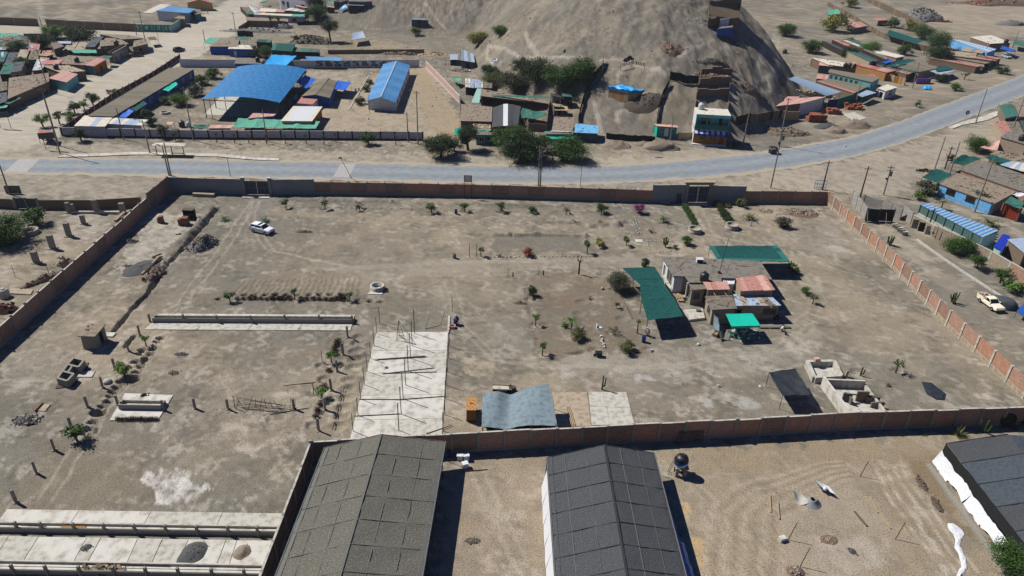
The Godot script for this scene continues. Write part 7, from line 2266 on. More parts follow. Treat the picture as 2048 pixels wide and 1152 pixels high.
	water_tank("black tank beside bushes on the hill's far side",on(v(126.1,-365.9)),.9,1.7,M.blackp)
	hp("earth_heap","reddish dug patch of loose stones on the hillside","earth",v(43.6,-214.6),V(3.5,.9,3.0),M.rk_brown,[M.rk_brown,M.rk_pale],70,.35)
	hp("earth_heap","broken earth bank at the hill's foot by reed fence","earth",v(65.4,-204.9),V(6.5,1.0,2.0),M.mud,[M.rk_brown,M.rk_dark],80,.4)
	hp("rubble_heap","wide brown rubble heap by the roadside pole","rubble",v(73.4,-192.9),V(7.0,1.3,3.5),M.mud,[M.rk_brown,M.rk_pale,M.rk_dark],260,.3)
	var la:=on(v(28.9,-209.3))
	var lb:=on(v(35.5,-208.3))
	var lm:=on(v(32.2,-210.3))
	var ln:=tn("clothes_line","clothes line of hanging laundry on the slope","clothes line",la)
	for p in [la,lm,lb]:
		rod(ln,"pole",p,p+U(1.8),.05,.05,M.wd_dark,5)
	for seg in [[la,lm],[lm,lb]]:
		for k in 7:
			var p:Vector3=seg[0].lerp(seg[1],(k+.3)/7.2)
			var q:Vector3=seg[0].lerp(seg[1],(k+.85)/7.2)
			var m:Material=[M.cloth_dark,M.lilac_wall,M.wsheet,M.pink_c,M.cloth_blue][rng.randi() % 5]
			cl(ln,"garment",[p+U(1.7),q+U(1.7),q+U(.8),p+U(.8)],.0,m,.1,3,3)
	hp("cloth_heap","dark bundle of laundry on the slope path","laundry",on(v(31.4,-213.6)),V(1.6,1.0,1.0),M.cloth_dark,[M.lilac_wall,M.pink_c],30,.4)
	hs("slope_shack","dark shack with zinc roof and white tank on far slope","shack",vs([-46.3,-331.8,-41.8,-331.9,-39.6,-327.8,-47,-327.8],2.2),{"wall":M.slate,"roof":[M.zinc,M.tarp_grey],"ns":4,"open":[[2,.5,1.5,0,1.5,"hole"]]})
	cn("tarp","pale zinc-coloured tarp strung between leaning poles","tarp",[v(-67.7,-303.4,3.2),v(-64.3,-307.8,3.4),v(-60.9,-296.7,2.8),v(-65.8,-292.9,2.6)],M.zinc,{"sag":.5,"post_mat":M.wd_dark})
	hp("brush_heap","heap of cut grey brush on bare ground behind mural wall","brush",v(-87.5,-308.3),V(8,.9,3.0),M.mud,[M.wd_grey,M.rk_grey,M.dry_twig],150,.6,.0,"",true)
	hp("brush_heap","dark brush pile along the wall behind the blue hall","brush",v(-45.8,-281.4),V(9,1.0,2.0),M.mud,[M.wd_grey,M.dry_twig],120,.6,.0,"",true)
	wr("mud_wall","low dark mud wall behind the mural wall's brush","wall",vs([-71.6,-277.7,-58,-280.4,-36.2,-284.1]),{"h":1.5,"panel":M.mud,"sc":6,"cw":.0,"thick":.4})
	hp("straw_heap","golden straw heap near the pink wall's end","straw",v(-32.4,-281),V(7,1.0,2.5),M.wd_pale,[M.plywood,M.wd_grey],80,.4,.0,"",true)
	hp("scrap_heap","small bluish scrap on the hillside below the path","scrap",v(-8.2,-250.4),V(1.2,.5,.9),M.zinc,[M.blue_wall,M.wsheet],16,.3)
	var dk:=tn("rusty_sheet","dark rusty sheet lying on the hillside","sheet",on(v(-2.4,-239.3)))
	pm(dk,"sheet",lifted(vs([-3.3,-240,-1.5,-238.9,-1.2,-237.3,-2.9,-238.3],.15)),.06,M.rust)
# ---------- houses along the bending road, right of the hill ----------
func make_right_row()->void:
	hs("workshop","workshop with broad salmon roof and white street wall","workshop",vs([80.3,-218,92.6,-218.8,82.5,-210.5,73.8,-206.3],3),{"ws":[M.mudl,M.wwall,M.mud,M.mud],"roof":[M.salmon,M.salmon,M.pink_b],"ns":7,"ov":.1})
	cn("zinc_canopy","broad pale zinc canopy behind the salmon roof","canopy",vs([87.5,-232.5,100.1,-225.6,93.2,-219.8,80,-218.6],3.9),M.zincb,{"sag":.0,"rp":.01,"post_mat":M.steel,"mid":[0,2]})
	hp("clutter_heap","timber and clutter stored under the zinc canopy","clutter",v(96.8,-235.5),V(6.0,1.5,2.0),M.wd_dark,[M.wsheet,M.wd_pale],60,.5,-.35,"",true)
	wr("painted_wall","navy painted stretch of street wall beside white wall","wall",[v(94.5,-220.2),v(98,-222)],{"h":2.6,"panel":M.navy,"sc":3,"cw":.0,"thick":.2})
	wr("painted_wall","green painted street wall behind the brick stacks","wall",[v(98,-222),v(106.1,-229.1)],{"h":2.6,"panel":M.green_wall,"sc":4,"cw":.0,"thick":.2})
	hs("low_house","low house with pinkish-grey sheet roof behind green wall","house",vs([98.8,-243.2,104.8,-247.4,113.5,-237.6,105.2,-228.1],3),{"wall":M.mud,"roof":[M.pink_c,M.eternit,M.eternit,M.eternit_b],"ns":6,"ov":.1})
	hs("low_house","two low pinkish roofs at the foot of shaded slope","house",vs([103.6,-255.6,107.2,-254.8,104.1,-247.4,100.9,-248.9],2.6),{"wall":M.mud,"roof":[M.pink_c,M.pink_b],"ns":4})
	var op:=[]
	for k in 6:
		op.append([2,.93-k*.12,1.1,2.6,1.4,"window",M.aqua_wall])
	hs("turquoise_house","long turquoise house with row of upper openings","house",vs([107.4,-254.8,119.8,-244.1,114.1,-237.1,105,-249.9],4.6),{"ws":[M.aqua_wall,M.turq,M.turq,M.aqua_wall],"roof":M.eternit,"ov":.25,"open":op+[[1,.5,1.2,1.0,2.4,"window",M.aqua_wall]]})
	var dp:=v(112.9,-241,3.5)
	var dish:=tn("satellite_dish","dark satellite dish on the turquoise house's wall","dish",dp)
	pt(dish,"dish",lathe([[.0,.0],[.4,.04],[.8,.16],[1.0,.3]],.7,.7,18),M.rk_dark,X3(Basis(Vector3.RIGHT,1.1),Vector3.ZERO))
	rod(dish,"arm",dp,dp+V(0,.2,.7),.03,.03,M.steel,5)
	cn("zinc_canopy","small zinc porch canopy over a parked mototaxi spot","canopy",vs([111.9,-234.3,113.6,-231,106.5,-224.8,105.9,-227.4],2.7),M.zincb,{"sag":.0,"rp":.01})
	hs("corner_shop","corner shop with pale flat roof and white posts","shop",vs([122.1,-242.3,123.7,-238.8,117.6,-233.3,116.7,-237],2.8),{"ws":[M.wwall,M.wwall,M.wwall,M.mudl],"roof":M.paler,"ov":.25,"open":[[1,.5,2.0,.9,1.2,"window"],[2,.5,1.6,.0,2.0,"hole"]]})
	hs("long_roof_house","house with long narrow pink sheet roof","house",vs([124.1,-276.9,134.2,-263.9,129.3,-259.9,122.8,-272.2],3),{"wall":M.plywood,"roof":[M.pink_b,M.red_roof,M.pink],"ns":10,"ov":.1})
	wr("board_fence","tan board fence below the long narrow pink roof","fence",[v(125.6,-275.7),v(129.5,-263.8),v(133.8,-254)],{"h":2.4,"panel":[M.plywood,M.wd_pale,M.ochre_metal],"sc":1.6,"cw":.1,"co":M.wd_dark})
	hs("red_porch","small bright red sheet roof behind the turquoise house","roof",vs([120.3,-254.9,123,-256.1,122.3,-250.9,119.1,-249.2],3.2),{"wall":M.mud,"roof":[M.red_roof],"ns":3})
	hs("slab_house","house with long white slab roof carrying three tanks","house",vs([110.6,-281.4,120,-274.4,120.7,-264.7,112.5,-269.3],3.2),{"wall":M.bk_dark,"roof":M.paler,"ov":.1,"jk":20})
	var k2:=0
	for p in vs([116.6,-264.8,118.2,-265,119.5,-264.1],3.3):
		water_tank("black tank in the row of three on white slab roof",V(p.x,3.3,p.z),.72,1.6,M.blackp,"three tanks on the slab roof")
		k2+=1
	hs("pink_room","pink room roof beside the black fence of slab house","house",vs([111.6,-275.5,116.2,-273.9,113.5,-268.4,109.3,-270],2.8),{"wall":M.slate,"roof":M.salmon})
	cn("green_awning","ragged green and blue net roof between grey roofs","awning",vs([131.7,-273.5,149.9,-287.1,151.3,-284.1,137.1,-269.9],2.8),M.gnet,{"sag":.4,"rp":.2})
	cn("tarp","blue tarp patch beside the ragged green net","tarp",vs([134.6,-276.5,139.9,-281.3,141.6,-280.8,135.6,-274.7],3.2),M.btarp_deep,{"rp":.15,"posts":false})
	hs("brick_house","brick house with white slab roof among bushes","house",vs([145.5,-299.4,149.5,-289.9,144.7,-286,140.2,-294.8],3.2),{"wall":M.brick,"roof":M.paler,"ov":.15,"open":[[2,.4,1.2,.9,1.2,"window"]]})
	hs("grey_roof_house","broad grey sheet roof with pale facade by leaning pole","house",vs([138.1,-270.1,151.6,-281.7,152.7,-270.7,142.6,-263.5],2.8),{"wall":M.conc_dirty,"roof":[M.eternit,M.eternit_b],"ns":6,"ov":.2})
	cn("shop_canopy","grey and green awning in front of dark purple shop","awning",vs([147.6,-268.9,159.3,-275.9,157.8,-268.3,149.1,-260.8],2.6),M.zinc,{"rp":.06})
	cn("green_awning","green net laid over the grey shop awning","awning",vs([151.9,-272.6,159,-275.6,158.3,-269.8,150,-265.2],2.8),M.gnet,{"posts":false})
	wr("painted_wall","short purple painted wall beside the shop awning","wall",[v(139.2,-257.2),v(143.5,-257.7),v(145.5,-259.7)],{"h":1.9,"panel":M.purple_wall,"sc":3,"cw":.0,"thick":.25})
	var ct:=tn("blue_bundle","crumpled blue plastic bundle before the purple wall","bundle",v(139.4,-249.4))
	cl(ct,"tarp",[ct.position+V(-1.6,.2,-1.0),ct.position+V(1.3,.2,-1.0),ct.position+V(1.6,.15,1.0),ct.position+V(-1.3,.15,1.0)],-.7,M.btarp,.5,12,12)
	var n:=0
	for s in [[v(86.5,-205),5,3,4,"largest stack of new orange bricks on the verge"],[v(94.9,-214),4,2,3,"middle stack of orange bricks against the navy wall"],[v(103.4,-219.7),5,3,3,"tumbled stack of orange bricks before the zinc porch"]]:
		var t:=tn("brick_stack",s[4],"bricks",s[0])
		for i in s[1]:
			for j in s[2]:
				var hgt:int=s[3]-(rng.randi() % 3 if (i==0 or i==s[1]-1 or n==2) else 0)
				for k in hgt:
					bk(t,"brick_pack",s[0]+V((i-s[1]/2.0)*1.02,.3+.52*k,-j*.95)+V(rr(-.1,.1),0,rr(-.1,.1)),V(.98,.5,.9),M.bk_orange if (i+k) % 3 else M.bk_loose,rr(-.25,.25) if n==2 else .1)
		n+=1
	var sl:=tn("pale_slab","pale paving slab before the tumbled brick stack","slab",v(99.8,-212.7))
	pm(sl,"slab",vs([96.9,-213.8,101.6,-216.7,102.6,-210.3,97.6,-206.7],.1),.2,M.conc_pale)
	hp("sand_heap","grey sand heap by the road beyond the brick stacks","sand",v(88,-195.7),V(3.6,1.4,2.4),M.sand_heap,[M.gravp],40,.1)
	hp("sand_heap","darker sand heap beside the brick stacks' slab","sand",v(87.1,-199.6),V(4.0,1.2,2.6),M.gravel,[M.gravp],40,.1)
	hp("sand_heap","largest sand heap at the road bend's verge","sand",v(95.1,-201.6),V(5.2,1.8,3.0),M.sand_heap,[M.gravp],50,.1)
	wr("reed_fence","dark reed fence along the hill's foot by the road","fence",[v(58.2,-189.8),v(65.9,-194.7),v(74.9,-202.9)],{"h":2.4,"panel":[M.reed,M.wd_dark,M.mud],"sc":1.8,"cw":.1,"co":M.wd_dark})
	wr("board_fence","tan and dark board gate next to salmon workshop","fence",[v(74.9,-202.9),v(81.2,-206.7)],{"h":2.5,"panel":[M.wd_pale,M.wd_dark],"sc":1.8,"cw":.12,"co":M.wd_pale})
	hs("blue_long_house","long pale blue flat-roofed house in the far row","house",vs([189.6,-332.7,193,-331.5,197.6,-311.5,189.5,-303.6],3),{"ws":[M.sky_wall,M.sky_wall,M.sky_wall,M.sky_wall],"roof":[M.sky_wall,M.zincb,M.paler],"ns":7})
	hs("brick_far_house","brick house with littered pale roof in far row","house",vs([201.5,-338.4,214.5,-345,212.9,-327.3,201.4,-322.8],3.2),{"wall":M.bk_dark,"roof":M.paler,"jk":20})
	hs("mud_far_house","mud house with brown walls and debris-strewn roof","house",vs([175.2,-304.4,183.6,-300.8,177.3,-290.6,169.8,-295.2],3),{"wall":M.mudl,"roof":M.conc_dirty,"jk":20,"open":[[2,.4,1.2,.9,1.2,"window"]]})
	hs("tan_far_house","tan sheet-roofed house behind the blue long house","house",vs([185.3,-313.8,192.7,-309.8,186.8,-302.8,181.1,-306.8],2.7),{"wall":M.mud,"roof":[M.wd_pale,M.froof],"ns":5})
	cn("shade_canopy","blue shade canopy over the grey parked car","awning",vs([206.8,-322.8,207.3,-313.7,202.1,-308,201.5,-315.4],2.6),M.blue_wall)
	cn("green_awning","green net porch at the far row's mud house","awning",vs([181.6,-299.4,187.4,-303.9,185.8,-296.5,179.6,-290.6],2.5),M.gnet)
	cn("green_awning","green net awning at the far row's last house","awning",vs([220.7,-337.6,222.9,-332.2,216.5,-321.6,213.7,-326.6],2.6),M.gnet_old)
	hs("red_far_roof","small red sheet roof behind far brick house","house",vs([171.5,-308.6,177.1,-307,172.6,-300.2,168,-303.1],2.8),{"wall":M.mud,"roof":[M.pink_b,M.red_roof],"ns":4})
	water_tank("black tank on the far row's littered roof",lift(v(209.8,-325.8,3.3)),.9,1.5,M.blackp)
	cn("shade_net","long blue-green shade net in gardens behind the row","shade net",vs([173,-355.8,176.5,-329.1,168.7,-320.5,164.8,-340.4],2.6),M.gnet,{"sag":.4,"rp":.1})
	cn("shade_net","small green shade net among far garden trees","shade net",vs([183.7,-340.4,187,-339.5,182.5,-331.5,179.1,-333.2],2.6),M.gnet)
	hs("garden_shed","garden shed with faded red sheet roof","shed",vs([156.9,-371.8,168.1,-377.4,166.9,-365.8,156.1,-356.2],2.6),{"wall":M.mud,"ws":[null,M.mud,M.mud,null],"roof":[M.pink_b,M.pink],"ns":5})
	hs("garden_shed","garden shed with brown sheet roof among trees","shed",vs([180.8,-391.7,186.8,-394,185.8,-386.1,179.6,-383.1],2.6),{"ws":[null,M.mud,M.mud,null],"roof":[M.pink_c],"ns":3})
	cn("green_awning","pale green net patch on the far hillside plot","awning",vs([167.7,-420.1,175.1,-423.8,170.2,-407.7,160.1,-397.6],2.2),M.gnet_pale,{"sag":.3,"rp":.2})
	wr("reed_fence","long dark reed fence behind the gardens","fence",vs([214.4,-485.4,209.2,-443.8,203.5,-404.2,199.5,-375.9]),{"h":3.0,"panel":[M.mud,M.reed],"sc":6,"cw":.2,"co":M.wd_dark})
	wr("reed_fence","dark reed fence dividing the garden plots","fence",vs([180.1,-452.3,175.7,-407.1,167.2,-352.6,169.7,-324.3,175.5,-314.8]),{"h":2.2,"panel":[M.mud,M.reed],"sc":6,"cw":.2,"co":M.wd_dark})
	hp("rock_heap","dark rocky bank above the far gardens","rocks",v(216.9,-414.7),V(22,4.0,10),M.rk_grey,[M.rk_dark,M.rk_grey],220,.9,.9)
	hp("rock_heap","brown rocky outcrop at the quarry's edge","rocks",v(308.6,-483.7),V(40,4.0,8),M.rk_brown,[M.rk_brown,M.rk_pale],160,1.0)
	hp("rubble_heap","red rubble spill in the bare quarry ground","rubble",v(285.9,-479),V(9,1.8,7),M.rk_brown,[M.bk_loose,M.bk_orange],120,.8)
	hp("earth_heap","lone grey earth heap on far bare ground","earth",v(257.1,-400.3),V(9,2.2,4),M.rk_grey,[M.rk_grey],30,.4)
	hp("earth_heap","flat dark scrap lying on far bare ground","scrap",v(222.6,-403.8),V(6,.8,2.2),M.rust,[M.rust],20,.6)
# ---------- plots in the right corner, beyond the sunlit brick wall ----------
func make_right_corner()->void:
	wr("block_wall","tall grey block wall of the small corner yard","wall",[v(71.6,-143.7),v(70.7,-134.5),v(73,-134)],{"h":2.6,"panel":M.blockwork,"sc":3,"cw":.25})
	wr("block_wall","grey block wall behind the corner yard's poles","wall",[v(73.3,-142.1),v(75.7,-139.3),v(77.9,-135)],{"h":2.4,"panel":M.blockwork,"sc":3,"cw":.25})
	var gt:=tn("metal_gate","black sheet gate of the small corner yard","gate",v(72.9,-133.7))
	sw(gt,"leaf",v(70.5,-133.5),v(73,-134),.06,.1,2.6,M.nblk)
	sw(gt,"leaf",v(73.1,-134),v(75.8,-133.9),.06,.1,2.6,M.nblk)
	for p in [v(70.4,-133.4),v(73,-133.8),v(75.8,-133.8)]:
		be(gt,"gatepost",p,p+U(2.8),.2,.2,M.steel)
	for p in [v(70.4,-133.1),v(73.9,-132.6)]:
		rod(gt,"brace",p+V(0,0,.6),p+V(-.2,2.4,-.2),.06,.06,M.wd_pale,6)
	wr("block_wall","pale block wall leading from corner yard along the lane","wall",[v(78.8,-136.5),v(79,-132.7)],{"h":2.6,"panel":M.blockwork,"sc":3,"cw":.2})
	wr("block_wall","brick and concrete wall below the blue glazed roof","wall",[v(79,-132.7),v(80.6,-127.5),v(83.2,-122.6),v(85.4,-116.5),v(87.2,-108.1),v(88,-104.2)],{"h":2.2,"panel":[M.mudl,M.brick],"sc":4.5,"cw":.35,"co":M.conc_pale,"cap":.15,"cm":M.conc_pale,"first":false})
	var kb:=tn("lane_kerb","long pale kerb along the lane beside the pickup","kerb",v(78.2,-114.5))
	var pts:=vs([76.8,-125.3,77.6,-118.6,78.8,-111.7,80,-105.7,81.1,-100.2])
	for i in pts.size()-1:
		sw(kb,"kerb_stone",pts[i],pts[i+1]-(pts[i+1]-pts[i]).normalized()*.05,.35,-.1,.3,M.conc_pale)
	var bs:=tn("block_stack","stack of pale concrete blocks at the lane's end","blocks",v(75,-128.8))
	for i in 5:
		for j in 2:
			for k in 2:
				bk(bs,"concrete_block",v(75,-131.1).lerp(v(75.3,-127.5),i/4.0)+V(j*.5,.2+.38*k,-j*.1),V(.5,.36,.44),M.conc_pale if (i+k) % 2 else M.conc,-.5)
	for k in 3:
		var p:=v(78.9,-131.1).lerp(v(80.2,-128.3),k/2.0)
		var pn:=tn("door_panel",["old grey door leaning in the narrow yard gap","dark door leaning between two old doors","pale door with a frame leaning near thin pole"][k],"door",p)
		be(pn,"panel",p+V(-.5,.95,0),p+V(.5,.95,.4),.08,1.9,[M.conc,M.wd_dark,M.conc_pale][k])
		bk(pn,"handle",p+V(.3,1.0,.45),V(.06,.12,.06),M.steel)
	var q:=vs([82.4,-137,83.8,-137.4,90.9,-124.5,86.5,-121.8],2.6)
	var gl:=tn("glazed_stall","long glazed stall with pale blue ribbed roof","stall",md(q)*V(1,0,1))
	var long_a:Array=[q[0],q[3]]
	for k in 34:
		var u0:=k/34.0
		var u1:=(k+1)/34.0
		pm(gl,"roof_sheet",[q[0].lerp(q[3],u0)+V(0,.03*(k % 2),0),q[1].lerp(q[2],u0)+V(0,.25+.03*(k % 2),0),q[1].lerp(q[2],u1)+V(0,.25+.03*(k % 2),0),q[0].lerp(q[3],u1)+V(0,.03*(k % 2),0)],.04,M.zincb if k % 2 else M.blue_roof)
	for k in 7:
		var a:Vector3=q[0].lerp(q[3],k/7.0)
		var b:Vector3=q[0].lerp(q[3],(k+.97)/7.0)
		sw(gl,"glass_panel",a+V(.1,0,-.1),b+V(.1,0,-.1),.04,.9,2.5,M.glass_green)
		sw(gl,"base_wall",a+V(.1,0,-.1),b+V(.1,0,-.1),.14,0,.9,M.conc_pale)
		be(gl,"mullion",V(a.x,.9,a.z),V(a.x,2.6,a.z),.12,.12,M.teal_wall)
	sw(gl,"end_wall",q[3],q[2],.1,0,2.6,M.zinc)
	sw(gl,"rear_wall",q[1],q[2],.1,0,2.6,M.conc_dirty)
	hs("blue_booth","booth with deep royal-blue ribbed roof","booth",vs([91.9,-124.4,92.8,-123.5,87.5,-117,87.1,-118.9],2.2),{"wall":M.aqua_wall,"roof":[M.royal_roof,M.navy,M.royal_roof],"ns":6,"ov":.15})
	hs("plank_shed","plank-walled shed with pale blue sheet roof","shed",vs([90.5,-120.5,94.4,-121.7,94.4,-117.7,90.1,-114.7],2.8),{"ws":[M.wd_dark,M.wd_dark,M.wd_dark,M.mud],"roof":[M.zincb,M.zinc],"ns":6,"ov":.2})
	cn("blue_panel_roof","bright blue ribbed sheet roof beside the pickup lane","canopy",vs([81.2,-99.7,82,-98.3,78.9,-94.8,78.6,-97.2],1.2),M.blue_wall,{"sag":.0,"rp":.02})
	var wc:=0
	for p in vs([93.9,-129.4,93,-128.1,92.3,-127]):
		var b:=tn("white_crate","white crate stacked at the glazed stall's end","crate",p+U(.0),"white crates by the glazed stall")
		bk(b,"body",p+U(.25),V(.6,.45,.45),M.whitep,.3)
		bk(b,"rim",p+U(.5),V(.66,.06,.5),M.frame_grey,.3)
		wc+=1
	hs("sky_blue_house","sky-blue house with two barred windows and mud roof","house",vs([100.3,-156.5,108,-146.8,98.4,-138.8,92.6,-149.6],2.6),{"ws":[M.mudl,M.mudl,M.sky_wall,M.mud],"roof":M.froof,"ov":.08,"jk":22,"open":[[2,.77,1.9,1.1,1.1,"window",M.wd_dark],[2,.4,1.9,1.1,1.1,"window",M.wd_dark]]})
	hs("mud_roof_house","big mud-roofed house behind the sky-blue one","house",vs([110.4,-164.2,114.7,-154.7,108,-143.7,101.2,-157.5],3.2),{"wall":M.mudl,"ws":[M.mudl,M.mudl,M.brick,M.mudl],"roof":M.froof_b,"ov":.08,"jk":30})
	hs("tan_block_house","tall tan house with tank and flat roof at corner","house",vs([128.3,-186,132.8,-185,126.8,-175.1,123.6,-181.1],4.2),{"wall":M.mudl,"roof":M.froof_b,"ov":.1,"jk":6})
	hs("littered_roof","low littered roof below the tan corner house","house",vs([118.8,-173.2,124,-169.8,119.6,-162.6,115.2,-170.3],3),{"wall":M.mud,"roof":M.froof,"ov":.1,"jk":40})
	water_tank("black tank on the tan corner house's roof",v(127.2,-178.3,4.3),.8,1.5,M.blackp)
	cn("pink_awning","pink awning on poles beside the tan corner house","awning",[v(124.2,-182.8,2.9),v(124.7,-182.4,2.9),v(120.4,-175.9,2.2),v(117.4,-178.2,2.2)],M.salmon)
	cn("green_awning","green net on slanting poles at the street corner","awning",[v(97.2,-159.9,2.6),v(98.8,-156.2,2.4),v(93.2,-151.3,2.2),v(91.6,-155.2,2)],M.gnet,{"sag":.3,"rp":.1})
	cn("green_awning","torn green net beside the corner shrubs","awning",[v(108.9,-170.8,2.6),v(112.6,-169.2,2.2),v(105.4,-163.6,2.2),v(103.3,-165.8,2)],M.gnet,{"sag":.4,"rp":.15})
	cn("green_awning","dark green net over the littered roof's edge","awning",[v(115.4,-169.7,3.2),v(117.2,-164.8,3.2),v(114.6,-163,3),v(112.2,-167.4,3)],M.gnet,{"sag":.3,"rp":.15,"posts":false})
	hs("zinc_lean_to","curved zinc lean-to beside the dark green net","roof",vs([117,-164.5,119.7,-162.9,115.8,-156.5,112.5,-161.7],3.3),{"ws":[null,null,M.wd_dark,null],"roof":[M.zinc,M.paler],"ns":6})
	var rg:=tn("red_gate","wide rust-red ribbed metal gate beside sky-blue house","gate",v(101.3,-137.1))
	var ra:=v(100.3,-138.7)
	var rb:=v(102.1,-135.9)
	for k in 12:
		sw(rg,"slat",ra.lerp(rb,k/12.0),ra.lerp(rb,(k+.9)/12.0),.06+.02*(k % 2),.1,2.6,M.red_metal)
	for p in [ra,rb]:
		be(rg,"gatepost",p,p+U(2.9),.3,.3,M.bk_loose)
	cn("green_awning","green net roof above the rust-red gate","awning",vs([103.4,-142,104.7,-139.1,101.5,-135.3,100,-138.4],3),M.gnet_old)
	cn("tarp","white torn tarp above the green net roof","tarp",vs([103.5,-142.2,106.4,-143.8,107,-142.2,103.9,-141],3.4),M.wsheet,{"rp":.2,"posts":false})
	var hp:=v(78.8,-101)
	var hc:=tn("covered_heap","heap covered by a dark grey tarp beside pickup","heap",hp)
	var st:=surf(false)
	for j in 11:
		for i in 25:
			var a:=TAU*(i % 24)/24
			var k:=j/10.0
			var v:=Basis(Vector3.UP,-.6)*V(cos(a)*2.4*k,0,sin(a)*1.5*k)
			v.y=1.55*sqrt(maxf(.0,1.0-pow(k,3)))+.25*nw(v.x*7,v.z*7+9)*k
			st.add_vertex(v)
	for j in 10:
		for i in 24:
			var a:=j*25+i
			for x in [a,a+1,a+26,a,a+26,a+25]:
				st.add_index(x)
	pt(hc,"tarp",made(st),M.slate)
	for k in 5:
		var a:=k*1.25
		rod(hc,"tie_rope",hp+V(cos(a)*.9,1.5,sin(a)*.5),hp+V(cos(a)*2.1,.3,sin(a)*1.4),.02,.02,M.wd_pale,5)
	var sp:=v(128.8,-206.4)
	var sg:=tn("bus_stop_sign","round blue bus stop sign on a thin pole","sign",sp)
	rod(sg,"pole",sp,sp+V(.2,3.2,0),.06,.06,M.conc_pale,8)
	pt(sg,"disc",cyl(1.0,20),M.sign_blue,X3(Basis(Vector3.RIGHT,PI/2)*Basis.from_scale(V(.6,.05,.6)),V(.2,3.6,0)))
	pt(sg,"emblem",cyl(1.0,16),M.whitep,X3(Basis(Vector3.RIGHT,PI/2)*Basis.from_scale(V(.3,.06,.3)),V(.2,3.6,.005)))
	var bsx:=v(149,-221.6)
	var bn:=tn("bus_bench","dark bench of the bus stop on the road's bend","bench",bsx)
	be(bn,"seat",bsx+V(-1.8,.6,.5),bsx+V(1.8,.6,-.6),.6,.12,M.rk_dark)
	for s in [-1,1]:
		rod(bn,"leg",bsx+V(s*1.4,0,-s*.4),bsx+V(s*1.4,.6,-s*.4),.08,.08,M.steel,6)
		rod(bn,"roof_post",bsx+V(s*1.8,0,-s*.5-.6),bsx+V(s*1.8,2.6,-s*.5-.6),.06,.06,M.steel,6)
	hp("earth_heap","rough earth bank behind the lane's corner yard","earth",v(73.4,-145.3),V(3.5,.8,1.5),M.sand_heap,[M.rk_pale],40,.2)
	hp("tyre_heap","dry branches heaped by the green corner net","branches",v(97.6,-165.2),V(2.6,.4,.8),M.mud,[M.wd_dark],40,.4,.0,"",true)
